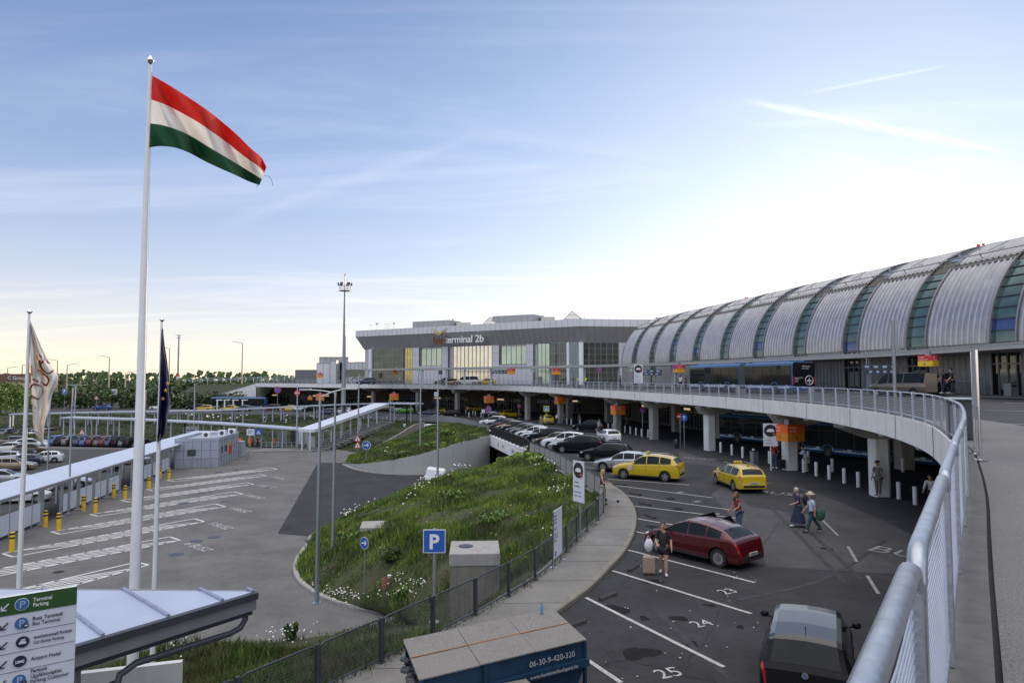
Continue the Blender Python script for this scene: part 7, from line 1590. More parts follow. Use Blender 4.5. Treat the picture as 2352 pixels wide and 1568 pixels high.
# orange arrivals boxes on columns and yellow-red departures boxes on the canopy posts
def box_sign(label, u, v, y, w, h, mats, words, num=None, rz=0, name='direction_box'):
    c = AT(u, v, y); T = thing(name, label, 'sign', (c.x, c.y, c.z-h/2), rz, None); g = MB(); g.box((0,0,h*.75), (w,w*.95,h*.5)); a = g.build('upper_panel', mats[0], T, bevel=.02); g = MB(); g.box((0,0,h*.25), (w-.006,w*.95-.006,h*.5)); b = g.build('lower_panel', mats[1], T, bevel=.02)
    g = MB(); g.box((0,.0,h+.1), (w*.3,w*.3,.5)); g.build('bracket', steel_g, T)
    for k, s_ in enumerate(words): text(s_, h*.17, white_p, a, (-w*.40, -w*.475-.006, h*(.78-.20*k)), (1,0,0), (0,0,1), 'lettering', .004, world=False); text(s_, h*.17, white_p, a, (-w/2-.006, w*.40, h*(.78-.20*k)), (0,-1,0), (0,0,1), 'lettering', .004, world=False)
    if num: text(num, h*.34, navy, b, (-w*.05, -w*.475-.006, h*.12), (1,0,0), (0,0,1), 'lettering', .004, world=False); text(num, h*.34, navy, b, (-w/2-.006, w*.1, h*.12), (0,-1,0), (0,0,1), 'lettering', .004, world=False)
    return T
om = (orange_s, M('orange_sign_low', (.62,.22,.02), .5)); ym = (red_s, amber_s)
box_sign('orange arrivals box number 5 in front of the column by the man in red', 1812, 993, 48.6, 1.5, 1.15, om, ('Erkezes', 'Arrivals'), '5', R(20))
for i, (u, v, y, w) in enumerate(((1419,941,88,1.95),(1287,919,111,2.0),(1123,917,134,2.2),(1113,916,139,1.6),(905,911,152,2.4),(735,912,165,2.6),(712,914,175,1.5))):
    if i == 3: continue
    box_sign('orange arrivals box under the deck, %s from the near number 5 box'%ORD[[0,1,2,0,3,4,5][i]], u, v, y, w*.72, w*.6, om, ('Erkezes', 'Arrivals'), None, R(20))
box_sign('yellow and red departures box number 6 above the van doors', 2132, 829, 50, 1.05, .80, (red_s, M('yellow_box', (.68,.50,.02), .5)), ('Indulas', 'Departures'), '6', R(35))
for i, (u, v, y) in enumerate(((1559,847,84),(1277,853,112),(1174,852.5,124),(909,854,152),(735,862,178))):
    box_sign('small orange departures box above the elevated road, %s along the canopy'%ORD[i], u, v, y, .85+y/400, .75+y/400, ym, ('Indulas', 'Departures'), None, R(20))
# departures-level signs
for u, v, y, it, lab in ((1449,847,92,('cross',.7),'green framed crossing sign on the elevated road left of the vaulted hall'),(1223,849,110,('cross',.75),'green framed crossing sign before the right glass of the terminal'),(961,849,140,('cross',.9),'green framed crossing sign near the central golden glass'),(917,851,150,('P',.9),'blue parking sign on the elevated road at the left glass wall'),(1012,855,145,('P',.9),'blue sign on the elevated road left of the white minibus'),(1375,848,96,('nostop',.65),'no stopping sign at the glass corner of the terminal'),(1549,842,72,('nostop',.6),'no stopping sign beside the waiting pair and the bus')):
    f_ = AT(u, 870, y); f_.z = deckz(f_); zc = AT(u, v, y).z; post_sign(lab, f_, [(it[0], zc-f_.z, it[1]*.9, it[1]*.9)], zc-f_.z+.3, .05)
f_ = AT(1466,870,84); f_.z = deckz(f_); post_sign('white pickup sign with black disc on the elevated road by the vaulted hall', f_, [('rental', AT(1466,858,84).z-f_.z, 1.1, 2.3)], AT(1466,845,84).z-f_.z, .05)
for u, v, yd, w, lab in ((1148,851.5,128,3.0,'blue and white direction panel over the central entrance'),(1490,852,84,3.2,'dark direction panel beside the first hall bays'),(2023,842,52,2.6,'dark direction panel on the hall wall above the van')):
    c = AT(u, v, yd); T = thing('direction_board', lab, 'sign', c, R(-5)); g = MB(); g.box((0,0,0), (w,.1,.32)); a = g.build('panel', steel_d, T); g = MB(); g.box((0,0,-.38), (w,.1,.3)); g.build('panel', steel_d, T); g = MB()
    for k in range(4): g.box((-w*.4+k*w*.25,-.06,0), (w*.12,.02,.16)); g.box((-w*.3+k*w*.2,-.06,-.38), (w*.08,.02,.16))
    g.build('pictogram', M('pale_blue_mark', (.3,.42,.6), .5), a); g = MB()
    for x in (-w*.4, w*.4): g.bar((x,0,.15),(x,0,.9),.05)
    g.build('hanger', steel_g, T)
# signs under the deck at road level
for u, vb, vt, it, lab in ((1572,1030,950,('upblue',.72),'round blue ahead only sign beside the no entry sign'),(1563,1027,948,('noentry',.7),'round red no entry sign before the columns'),(1476,1005,936,('nopark',.62),'no parking sign on a pole among the bollards'),(1255,985,932,('cross',.8),'green framed crossing sign at the arrivals pavement'),(1122,975,932,('nopark',.95),'no parking sign at the far columns'),(1192,962,928,('nostop',.7),'no stopping sign deep under the deck'),(1002,960,900,('white',.8),'white board sign under the far deck'),(897,950,918,('cross',.9),'green framed crossing sign at the top of the stairs'),(1110,985,940,('white',.5),'narrow white sign post at the end of the parked row')):
    f_ = gz(u, vb); zc = AT(u, vt, f_.y).z; post_sign(lab, f_, [(it[0], zc-f_.z-it[1]*.5, it[1], it[1])], zc-f_.z, .035)
# far-left small signs
for u, vb, vt, yd, it, lab in ((148,925,898,176,('P',1.3),'small blue sign by the far road, left of the blue hatchback'),(221,938,914,172,('tri',1.1),'small triangle sign by the far road near the blue hatchback'),(262,930,900,178,('white',1.5),'small white sign by the far road'),(637,935,895,168,('nopark',1.7),'round blue sign at the wing wall of the tunnel mouth'),(682,935,902,160,('noentry',1.4),'round sign at the tunnel mouth')):
    f_ = AT(u, vb, yd); f_.z = zl(150); zc = AT(u, vt, yd).z; post_sign(lab, f_, [(it[0], zc-f_.z, it[1], it[1])], zc-f_.z+.4, .06)
for u, vb, vt, it, lab in ((593,1028,992,('bluecross',1.1),'blue crossing sign at the bus stop'),(575,1030,992,('white',1.2),'white notice on a post at the bus stop'),(188,1020,993,('tri',1.0),'warning triangle at the back of the left car park'),(437,1020,991,('white',2.2),'wide white board behind the walkway roof')):
    f_ = G(u, vb, LOT); zc = AT(u, vt, f_.y).z; post_sign(lab, f_, [(it[0], zc-f_.z, it[1], it[1]*.8)], zc-f_.z+.4, .05)
# sign frame on the deck walkway, seen edge-on
pa = G(2252,1057,.09); pb = G(2240,1043,.09)
T = thing('sign_frame', 'tall narrow steel sign frame seen edge-on on the walkway', 'sign', pa); z1 = AT(2246,803,pa.y).z
for p in (pa, pb): g = MB(); g.tube([(p.x, p.y, .09), (p.x, p.y, z1)], .027, 10); g.cyl((p.x, p.y, .09), .13, .02, 18); g.build('post', chrome, T, world=True, smooth=True)
d = (pb-pa); g = MB(); g.box(((pa.x+pb.x)/2, (pa.y+pb.y)/2, (z1+.85)/2), (d.length-.06, .03, z1-.85), math.atan2(d.y, d.x)); g.build('panel', M('panel_grey', (.34,.36,.4), .4, .2), T, world=True)
# litter bin / cabinet on the deck corner
c = G(2232,1012,.1); T = thing('litter_bin', 'tall grey steel cabinet with flat lid inside the railing bend', 'bin', c+Vector((.15,.6,0)), R(60)); g = MB(); g.box((0,0,.5), (.45,.55,1.0)); g.build('body', steel_d, T, bevel=.02); g = MB(); g.box((0,0,1.03), (.7,.75,.05)); g.build('lid', galv, T, bevel=.01)
for u, y, lab in ((2322,48.3,'grey box bin by the right-hand hall doors'),(1702,62,'dark bin seen through the railing in front of the bus'),(1872,47,'grey bin seen through the railing left of the lamp pole')):
    c = AT(u, 900, y); c.z = deckz(c); T = thing('litter_bin', lab, 'bin', c, R(20)); g = MB(); g.box((0,0,.5), (.8,.5,1.0)); g.build('body', steel_g, T, bevel=.03); g = MB(); g.box((0,0,1.02), (.86,.56,.05)); g.build('lid', steel_d, T); g = MB(); g.box((0,-.255,.78), (.5,.02,.16)); g.build('opening', black, T)
# thin lamp pole on the outer side of the railing
pf = AT(2057,955,29.6); T = thing('banner_pole', 'thin grey pole rising behind the railing with a narrow banner holder', 'pole', (pf.x, pf.y, .1)); h = AT(2057,735,29.6).z-.1; g = MB(); g.tube([(0,0,0),(0,0,h)], .07, 12); g.build('pole', steel_g, T, smooth=True); g = MB(); g.box((.16,0,h-.65), (.03,.25,1.3)); g.bar((0,0,h-.08),(.18,0,h-.08),.03); g.bar((0,0,h-1.2),(.18,0,h-1.2),.03); g.build('banner_holder', galv, T)
# ================================================================ BOLLARDS
def bollard(p, label, group, r=.11, h=.95, mat=conc_w, cap=True):
    T = thing('bollard', label, 'bollard', p, 0, group); g = MB(); g.lathe((0,0,0), [(r,-.05),(r,h-.05),(r*.85,h-.01),(r*.3,h)], 16); g.build('shaft', mat, T, smooth=True); return T
bp_ = []
for x, y in ((670,1310),(732,1325),(792,1340),(852,1352),(940,1370),(1130,1420),(1200,1440),(1272,1460),(1355,1480),(1433,1503),(1657,1568),(1748,1598)): bp_.append(((1500+x/2.218)/1.08844, (540+y/2.218)/1.08844))
for i, (u, v) in enumerate(sorted(bp_, key=lambda q: -q[0])): bollard(gz(u, v), 'white concrete bollard on the arrivals kerb, %s from the right-hand end of the row'%ORD[i], 'white bollards along the arrivals kerb')
b2 = [((1200+x/3.357)/1.08844, (1000+y/3.357)/1.08844) for x, y in ((1412,312),(1358,304),(1310,293),(1262,283),(1217,274),(1113,258),(1077,254),(1047,249),(1015,240),(840,214),(767,208),(730,202))]+[((880+x/3.095)/1.08844, (680+y/3.095)/1.08844) for x, y in ((1000,1120),(955,1110),(935,1105),(905,1120),(880,1100))]
for i, (u, v) in enumerate(b2): bollard(gz(u, v), 'white bollard in the far part of the arrivals kerb, %s beyond the near row'%ORD[i], 'white bollards in the far part of the arrivals kerb')
for i, (u, v) in enumerate(((1900,1105),(1845,1085),(2010,1085),(2062,1105),(1960,1066),(1925,1062),(1780,1030),(1640,1000),(1600,992))):
    p = gz(u+12, v-22); bollard(p, 'shaded bollard deep under the deck, %s of the inner row'%ORD[i], 'shaded bollards deep under the deck')
p = gz(1877-85,1060+14-30); 
c = gz(1766,1068,.0); T = thing('litter_bin', 'grey square litter bin between the bollards and the pickup sign', 'bin', c+Vector((-.9,.6,0)), R(15)); g = MB(); g.box((0,0,.5), (.5,.45,1.0)); g.build('body', steel_g, T, bevel=.03); g = MB(); g.box((0,0,1.02), (.55,.5,.05)); g.build('lid', steel_d, T)
c = gz(1554,1029,.0); g = MB(); g.lathe(c, [(.2,0),(.22,.05),(.22,.75),(.14,.86),(.05,.9)], 16); tag(g.build('hydrant_post', black, smooth=True), 'short black post with pale dome cap beside the no entry sign', 'post')
# yellow and black bollards of the bus yard
for i, (x, y) in enumerate(((75,718),(292,560),(377,578),(538,453),(615,468),(733,368),(807,380),(962,312),(1090,255),(1033,245),(903,300))):
    p = G(x/2.583/1.08844, (1100+y/2.583)/1.08844, LOT); T = thing('yellow_bollard', 'yellow bollard with black bands in the bus yard, %s'%(['nearest one at the left edge','left one of the nearest pair','right one of the nearest pair','left one of the second pair','right one of the second pair','left one of the third pair','right one of the third pair','right one of the fourth pair','right of the slender flagpole','left of the slender flagpole','left one of the fourth pair'][i]), 'bollard', p, 0, 'yellow bollards in the bus yard')
    g = MB(); g.lathe((0,0,0), [(.15,-.05),(.15,1.12),(.13,1.16),(.04,1.18)], 16); g.build('shaft', yel, T, smooth=True)
    for z in (.78, 1.02): g = MB(); g.cyl((0,0,z), .155, .11, 16); g.build('black_band', black, T)
# ================================================================ BUS YARD
g = MB()
def lp(x, y): return G(x/2.583/1.08844, (1100+y/2.583)/1.08844, LOT+.006)
def strip(a, b, c, d):      # a,b = left end (upper, lower); c,d = right end (upper, lower)
    a, b, c, d = lp(*a), lp(*b), lp(*c), lp(*d)
    def ln2(p, q, w=.15): t = (q-p).normalized(); n = Vector((-t.y, t.x, 0))*w/2; g.add([p+n, p-n, q-n, q+n], [(0,1,2,3)])
    ln2(a, c); ln2(b, d); ln2(a, b); ln2(c, d); L = (c-a).length; m = int(L/.85); sk = (b-a).length*1.1/L
    e = (d-b).normalized()
    for k in range(1, m):
        p = a.lerp(c, k/m); den = e.y
        if abs(den) < .1: continue
        t1 = (p.y-b.y)/den+1.3*(b-a).length; q = b+e*t1
        if 0 < t1 < (d-b).length: ln2(p, q, .15)
strip((15,730),(85,752),(1255,505),(1320,525)); strip((330,590),(388,605),(1390,410),(1455,428)); strip((580,478),(635,490),(1510,332),(1570,347)); strip((780,387),(835,398),(1590,273),(1640,283)); strip((940,318),(990,326),(1680,220),(1725,229)); strip((1075,258),(1130,266),(1750,177),(1790,186)); strip((-520,925),(-470,965),(1095,622),(1165,645)); strip((-300,1060),(-150,1110),(880,785),(960,803))
struct(g, 'yard_marking', M('yard_paint', (.62,.62,.61), .8, var=.2, scale=6), 'white hatched strips between the bus bays')
for i, (x, y) in enumerate(((1180,668),(1335,538),(1470,438),(1570,354),(1650,290),(1735,236))):
    p = lp(x, y); e = (lp(1320,525)-lp(85,752)).normalized(); e2 = Vector((e.y, -e.x, 0)); o = text('%d BUSZ'%(6-i), .95, roadw, None, p, Vector((.75,-.66,0)), Vector((.66,.75,0)), 'bay_lettering', .002); tag(o, 'white bay lettering on the bus yard, %s strip from the front'%ORD[i], 'marking', kind='structure')
for i, (x, y, r) in enumerate(((1138,736,.38),(1384,624,.38),(1265,651,.34),(1453,395,.34),(1728,304,.34),(1184,406,.34),(378,849,.22),(1410,206,.34),(1530,193,.3))):
    p = lp(x, y); g = MB(); g.lathe(p, [(r+.05,.0),(r+.05,.012),(r,.014),(r*.5,.016)], 24); tag(g.build('manhole_cover', steel_d if i != 6 else rubber), 'round dark manhole cover in the bus yard asphalt, %s from the front'%ORD[i], 'manhole cover', 'manhole covers in the bus yard')
# the long walkway roof
T = thing('walkway_roof', 'long low walkway with white ribbed roof and glass screens beside the bus yard', 'covered walkway', (-38,60,LOT))
ZR = LOT+2.8; F0, F1 = G(-150,1195,ZR), G(402.3,1023.5,ZR); Bk0, Bk1 = G(-150,1128,ZR), G(425,992,ZR)
Fd = (F1-F0).normalized(); wn_ = Vector((-Fd.y, Fd.x, 0)); W_ = 3.6; L_ = (F1-F0).length+22
g = MB(); n = int(L_/.28)
def wr_pt(s, o, z): q = F0+Fd*s+wn_*o; return Vector((q.x, q.y, ZR+z))
prof = []
for k in range(n): s = L_*k/n; w = L_/n; prof += [(s,.0),(s+w*.72,.0),(s+w*.76,.05),(s+w*.94,.05)]
g.ribbon([wr_pt(s, 0, z) for s, z in prof], [wr_pt(s, W_, z+.10) for s, z in prof]); g.add([wr_pt(0,0,-.12),wr_pt(L_,0,-.12),wr_pt(L_,W_,-.02),wr_pt(0,W_,-.02)], [(0,1,2,3)]); g.build('roof', M('white_sheet_roof', (.62,.66,.74), .4, .35, var=.06), T, world=True)
g = MB(); g.bar(wr_pt(0,-.03,-.08), wr_pt(L_,-.03,-.08), .10, .2); g.bar(wr_pt(0,W_+.03,0), wr_pt(L_,W_+.03,0), .10, .2); g.build('gutter', steel_g, T, world=True)
k = 0; s = 1.0; glassw = M('frosted_screen', (.55,.6,.66), .5, var=.05)
while s < L_-20:
    a = wr_pt(s, .35, 0); g = MB(); g.bar(Vector((a.x, a.y, LOT)), Vector((a.x, a.y, ZR-.1)), .18, .12); g.box((a.x, a.y, LOT+.02), (.5,.5,.05)); b = wr_pt(s, W_-.4, 0); g.bar(Vector((b.x, b.y, LOT)), Vector((b.x, b.y, ZR-.1)), .16, .12); g.build('post', galv, T, world=True)
    if k % 5 != 4:
        p, q = wr_pt(s+.25, .35, 0), wr_pt(s+2.65, .35, 0); g = MB(); c = (p+q)/2
        for f0 in (0, .5): c = p.lerp(q, f0+.25); g.box((c.x, c.y, LOT+.95), ((q-p).length*.46, .04, 1.35), math.atan2(Fd.y, Fd.x))
        sc_ = g.build('screen', glassw, T, world=True); g = MB()
        for f0 in (0,.5,1): c = p.lerp(q, f0); g.bar(Vector((c.x, c.y, LOT)), Vector((c.x, c.y, ZR-.15)), .06)
        g.build('screen_frame', galv, sc_, world=True)
    s += 2.9; k += 1
# container building
cb0 = G(400,1075,LOT); cb1 = G(502,1071,LOT); cb2 = G(547,1050,LOT); zt_ = AT(502,1011,cb1.y).z
cb3 = cb0+(cb2-cb1)
T = thing('container_building', 'flat roofed office of pale blue panels beside the walkway roof', 'building', cb0); pbl = M('panel_pale_blue', (.36,.40,.47), .45, .25, var=.04); 
g = MB(); g.slab([cb0, cb1, cb2, cb3], LOT, zt_); g.build('wall', pbl, T, world=True)
g = MB()
P4 = [cb0, cb1, cb2, cb3]
for a, b in zip(P4, P4[1:]+P4[:1]): d = (b-a).normalized(); o = Vector((d.y, -d.x, 0))*.0; g.bar(Vector((a.x, a.y, zt_+.15)), Vector((b.x, b.y, zt_+.15)), .12, .34)
g.build('parapet', pbl, T, world=True)
g = MB()
for a, b, m in ((cb0, cb1, 5), (cb1, cb2, 8)):
    d = (b-a).normalized(); o = Vector((d.y, -d.x, 0))*.02
    for k in range(m+1): p = a.lerp(b, k/m)+o; g.bar(Vector((p.x, p.y, LOT)), Vector((p.x, p.y, zt_+.3)), .03)
    for z in (1.0, 2.0): g.bar(Vector((a.x+o.x, a.y+o.y, LOT+z)), Vector((b.x+o.x, b.y+o.y, LOT+z)), .03)
g.build('panel_joint', joint, T, world=True)
def wallbox(a, b, f, z, w, h, mat, nm, par, out=.03, th=.05):
    d = (b-a).normalized(); o = Vector((d.y, -d.x, 0))*out; c = a.lerp(b, f)+o; g = MB(); g.box((c.x, c.y, LOT+z), (w, th, h), math.atan2(d.y, d.x)); return g.build(nm, mat, par, world=True)
w_ = wallbox(cb0, cb1, .38, 1.75, .9, .75, steel_d, 'window', T); wallbox(cb0, cb1, .38, 1.75, .5, .4, glass_g, 'pane', w_, .06)
for f in (.18, .55): wallbox(cb1, cb2, f*.5+.05, 1.9, .55, .8, steel_d, 'window', T)
wallbox(cb1, cb2, .55, 1.7, 1.3, 1.4, red_s, 'door_poster', T); wallbox(cb1, cb2, .52, 2.3, .9, .5, yel, 'poster', T)
for f, g2 in ((.55,.3),(.8,.55),(.92,.8)):
    c = cb0.lerp(cb1, f).lerp(cb3.lerp(cb2, f), g2); g = MB(); g.box((c.x, c.y, zt_+.5), (.95,.4,.75)); a = g.build('air_conditioner', white_p, T, world=True, bevel=.03); g = MB(); g.lathe((c.x, c.y-.21, zt_+.5), [(.26,-.01),(.26,.01)], 16, 'Y'); g.build('fan_grille', steel_d, a, world=True)
c = G(543,1048,LOT); g = MB(); g.box((c.x+.2, c.y, LOT+1.05), (1.6,1.1,2.1)); tag(g.build('steel_cabinet', pbl, bevel=.04), 'small pale steel cabinet against the right side of the office', 'cabinet')
g = MB(); a, b = G(446,1073,LOT), G(498,1062,LOT); a = cb0.lerp(cb1, .1)+Vector((.3,-1.3,0)); b = cb0.lerp(cb1, .9)+Vector((.3,-1.3,0))
for z in (.5, 1.0): g.bar(a+UPZ*z, b+UPZ*z, .05)
for k in range(6): p = a.lerp(b, k/5); g.bar(p, p+UPZ*1.0, .05)
tag(g.build('ramp_railing', galv), 'thin steel ramp railing in front of the office building', 'railing')
g = MB(); pts = [G(548,1064,LOT), G(566,1058,LOT), G(570,1046,LOT), G(556,1040,LOT), G(540,1037,LOT)]; pts = catmull(pts, 1); 
for z in (.5, 1.0): g.tube([p+UPZ*z for p in pts], .03, 5)
for p in pts[::2]: g.bar(p, p+UPZ*1.0, .05)
tag(g.build('curved_railing', galv), 'curved steel railing behind the office building', 'railing')
# thin canopies crossing the bank, and the covered stairs
def thin_roof(label, pts, z, w, posts, zb, mat=galvp, name='covered_walkway', th=.22):
    P = catmull([Vector((p.x, p.y, 0)) for p in pts], 2.0); zz_ = [z(i/(len(P)-1)) for i in range(len(P))]; T = thing(name, label, 'covered walkway', (P[0].x, P[0].y, zb(0)))
    g = MB(); A = [Vector((p.x, p.y, q)) for p, q in zip(P, zz_)]; o = offset(P, w); B = [Vector((p.x, p.y, q)) for p, q in zip(o, zz_)]
    g.ribbon(A, B); g.ribbon([p-UPZ*th for p in A], [p-UPZ*th for p in B]); g.ribbon(A, [p-UPZ*th for p in A]); g.ribbon(B, [p-UPZ*th for p in B]); g.add([A[0],B[0],B[0]-UPZ*th,A[0]-UPZ*th,A[-1],B[-1],B[-1]-UPZ*th,A[-1]-UPZ*th], [(0,1,2,3),(4,5,6,7)]); g.build('roof', mat, T, world=True)
    for k in range(posts):
        f = (k+.5)/posts; i = int(f*(len(P)-1)); q = P[i].lerp(o[i], .25); q2 = P[i].lerp(o[i], .75); z0 = zb(f)
        for c in ((q, q2) if k % 2 == 0 else (q,)): g = MB(); g.bar(Vector((c.x, c.y, z0-.4)), Vector((c.x, c.y, zz_[i]-th)), .17); g.build('post', mat, T, world=True)
    return T
up_pts = [AT(20,950,128), AT(200,947,131), AT(430,940,133), AT(643,933.5,132), AT(760,928,130), AT(880,924,122)]
thin_roof('upper long thin roof on white posts along the bank', up_pts, lambda f: interp(f, [(0,-4.9),(.5,-4.4),(1,-2.6)]), 2.4, 26, lambda f: interp(f, [(0,-7.4),(.5,-7.2),(1,-5.9)]))
lo_pts = [AT(140,954,112), AT(296,957.8,110), AT(480,972,108), AT(643,984,104), AT(728,989.5,101)]
thin_roof('lower long thin roof behind the bus stop', lo_pts, lambda f: interp(f, [(0,-4.6),(.3,-4.8),(1,-6.0)]), 2.6, 22, lambda f: interp(f, [(0,-8.7),(1,-8.9)]))
st0, st1 = AT(722,986,100), AT(893,926,117)
thin_roof('sloping white roof over the stairs rising to the arrivals road', [st0, st0.lerp(st1, .5), st1], lambda f: st0.z+(st1.z-st0.z)*f, 3.0, 8, lambda f: -8.9+3.3*f, M('bright_roof', (.66,.69,.75), .35, .3), 'stair_roof', .42)
thin_roof('short flat roof at the top of the stairs', [AT(893,925,118), AT(930,928,117), AT(952,929.5,116)], lambda f: -2.5, 2.6, 3, lambda f: -5.7, name='stair_roof')
g = MB()
for k in range(16):
    f = k/16; p = Vector((st0.x, st0.y, 0)).lerp(Vector((st1.x, st1.y, 0)), f); d = Vector((st1.x-st0.x, st1.y-st0.y, 0)).normalized(); g.box((p.x, p.y+.8, -8.9+3.3*f-.1), (1.7,3.0,.5), math.atan2(d.y, d.x))
tag(g.build('stairs', paving), 'pale concrete stairs under the sloping white roof', 'stairs')
g = MB(); 
for o2 in (-.9, 2.6):
    for z in (.35,.7,1.05): a = Vector((st0.x, st0.y+o2, -8.9+z)); b = Vector((st1.x, st1.y+o2, -5.6+z)); g.bar(a, b, .04)
    for k in range(14): f = k/13; p = Vector((st0.x, st0.y+o2, -8.9)).lerp(Vector((st1.x, st1.y+o2, -5.6)), f); g.bar(p, p+UPZ*1.1, .05)
tag(g.build('stair_railing', steel_g), 'grey railings on both sides of the covered stairs', 'railing')
# bus stop: shelter glass, bins, rail, cabinet
T = thing('bus_shelter', 'bus stop shelter with glass panels under the lower roof end', 'shelter', G(640,1028,LOT)); 
for i, (u0, u1, mt) in enumerate(((638,656,M('shelter_green_glass', (.28,.36,.33), .2)),(664,678,M('shelter_dark', (.05,.055,.06), .3)),(680,692,white_s),(694,709,M('poster', (.4,.42,.45), .4)))):
    a, b = G(u0,1025,LOT), G(u1,1025,LOT); g = MB(); g.box(((a.x+b.x)/2, a.y+.6, LOT+1.35), (b.x-a.x, .08, 2.1)); g.build('shelter_panel', mt, T, world=True)
for u, lab in ((552,'orange litter bin at the left of the bus stop'),(574,'orange post bin beside the white notice'),(631,'orange litter bin in the middle of the bus stop'),(620+0,'x')):
    if lab == 'x': continue
    c = G(u,1026,LOT); g = MB(); g.lathe(c+UPZ*.35, [(.22,0),(.32,.12),(.32,.85),(.22,1.0)], 14); g.bar(c, c+UPZ*.4, .08); tag(g.build('orange_bin', CL['orange'], smooth=True), lab, 'bin')
g = MB(); a, b = G(600,1031,LOT), G(716,1031,LOT)
for z in (.5,1.0): g.bar(a+UPZ*z, b+UPZ*z, .05)
for k in range(11): p = a.lerp(b, k/10); g.bar(p, p+UPZ*1.0, .05)
tag(g.build('stop_railing', galvp), 'low pale railing in front of the bus stop', 'railing')
c = G(716,1032,LOT); g = MB(); g.box(c+UPZ*1.0, (1.1,.6,2.0)); tag(g.build('electric_cabinet', M('beige_cabinet', (.5,.49,.43), .6), bevel=.04), 'beige electric cabinet at the right end of the bus stop', 'cabinet')
g = MB(); pv = [G(565,1040,LOT), G(640,1037,LOT), G(716,1038,LOT), G(730,1034,LOT)]; g.ribbon([p+UPZ*.12 for p in pv], [Vector((p.x, p.y+5, LOT+.12)) for p in pv]); g.ribbon([p+UPZ*.12 for p in pv], [p-UPZ*.1 for p in pv]); struct(g, 'stop_pavement', paving, 'pale pavement of the bus stop')
# gate posts at the far-road car park barrier
for i, u in enumerate((499,516,536,557)):
    p = AT(u, 930, 168); p.z = zl(150); g = MB(); g.bar(p, p+UPZ*2.6, .25); g.box(p+Vector((.5,0,2.6)), (1.5,.3,.2)); tag(g.build('barrier_post', white_p), 'white barrier post by the far taxis, %s from the left'%ORD[i], 'post', 'white barrier posts by the far taxis')
# dark building with posters at the far left
c = AT(64, 905, 205); T = thing('far_kiosk', 'far brown building with painted panels at the left edge', 'building', (c.x, c.y, -7)); g = MB(); g.box((0,0,5), (13,6,10.2)); g.build('wall', M('kiosk_brown', (.16,.085,.06), .7), T); g = MB(); g.box((.5,-3.05,6.6), (9,.1,1.6)); g.build('pale_band', M('kiosk_cream', (.5,.36,.25), .6), T); g = MB(); g.box((-4.2,-3.05,2.0), (1.8,.1,3)); g.build('orange_panel', orange_s, T); text('C Group', 1.5, white_p, T, (-4,-3.1,8.4), (1,0,0), (0,0,1), 'lettering', .02, world=False)
# ================================================================ CONCRETE CHAMBERS ON THE MOUND
def chamber(label, p, w, d, h, cap=.35, rz=0, lid=True, mat=conc):
    T = thing('concrete_chamber', label, 'concrete chamber', p, rz); g = MB(); g.box((0,d/2,(h-cap)/2-.5), (w*.97,d*.97,h-cap+1)); g.build('base', M('stained_chamber', (.20,.19,.16), .9, var=.2, scale=2, bump=.3, stain=.8), T, bevel=.02); g = MB(); g.box((0,d/2,h-cap/2), (w,d,cap)); c = g.build('slab', mat, T, bevel=.025)
    if lid: g = MB(); g.lathe((-w*.18,d*.55,h), [(.27,0),(.27,.03),(.2,.035)], 22); g.build('lid', steel_d, c)
p = AT(1090,1330,25.2); chamber('big square stained concrete chamber behind the mesh fence', Vector((p.x, p.y, -6.35)), 1.85, 2.0, 1.65, .45, R(3))
p = TER(872,1222); chamber('flat cracked concrete slab sunk in the mound', p+Vector((0,0,-.35)), 1.8, 1.9, .55, .3, R(8), False)
p = TER(1045,1110); T = thing('concrete_ring', 'round concrete shaft ring near the top left of the mound', 'shaft', p); g = MB(); g.lathe((0,0,-.3), [(.55,0),(.55,.9)], 24); g.build('ring', conc, T, smooth=30); g = MB(); g.lathe((0,0,.6), [(.66,0),(.66,.14),(.3,.17)], 24); g.build('cover', conc, T, smooth=30)
p = TER(890,1345); T = thing('clay_pipe', 'reddish clay pipe stub with a white cup near the foot of the mound', 'pipe', p); g = MB(); g.lathe((0,0,-.1), [(.17,0),(.17,.5),(.13,.5),(.13,.1)], 18, cap=False); g.build('pipe', M('clay', (.26,.12,.08), .8), T, smooth=30); g = MB(); g.lathe((.16,0,.42), [(.05,0),(.10,.12)], 14); g.build('cup', white_p, T)
p = TER(878,1310); g = MB(); g.tube([p, p+UPZ*1.0, p+Vector((.02,0,1.08)), p+Vector((.14,0,1.1))], .02, 6); tag(g.build('hook_pipe', galv), 'thin hooked metal pipe standing in the weeds', 'pipe')
c = G(1000,1108,LOT); T = thing('light_box', 'white car roof corner poking up behind the mound near the curved wall', 'car roof', c+Vector((-.2,2.5,-.2))); g = MB(); g.add([(-1.1,-1,0),(1.2,-1,0),(1.2,1,0),(-1.1,1,0),(-.9,-.8,1.45),(.9,-.8,1.2),(.9,.8,1.2),(-.9,.8,1.45)], [(0,1,5,4),(1,2,6,5),(2,3,7,6),(3,0,4,7),(4,5,6,7)]); g.build('shell', white_p, T, bevel=.1)
T.name = 'covered_trailer'; T['label'] = 'white covered trailer showing above the mound edge near the curved wall'; T['category'] = 'trailer'
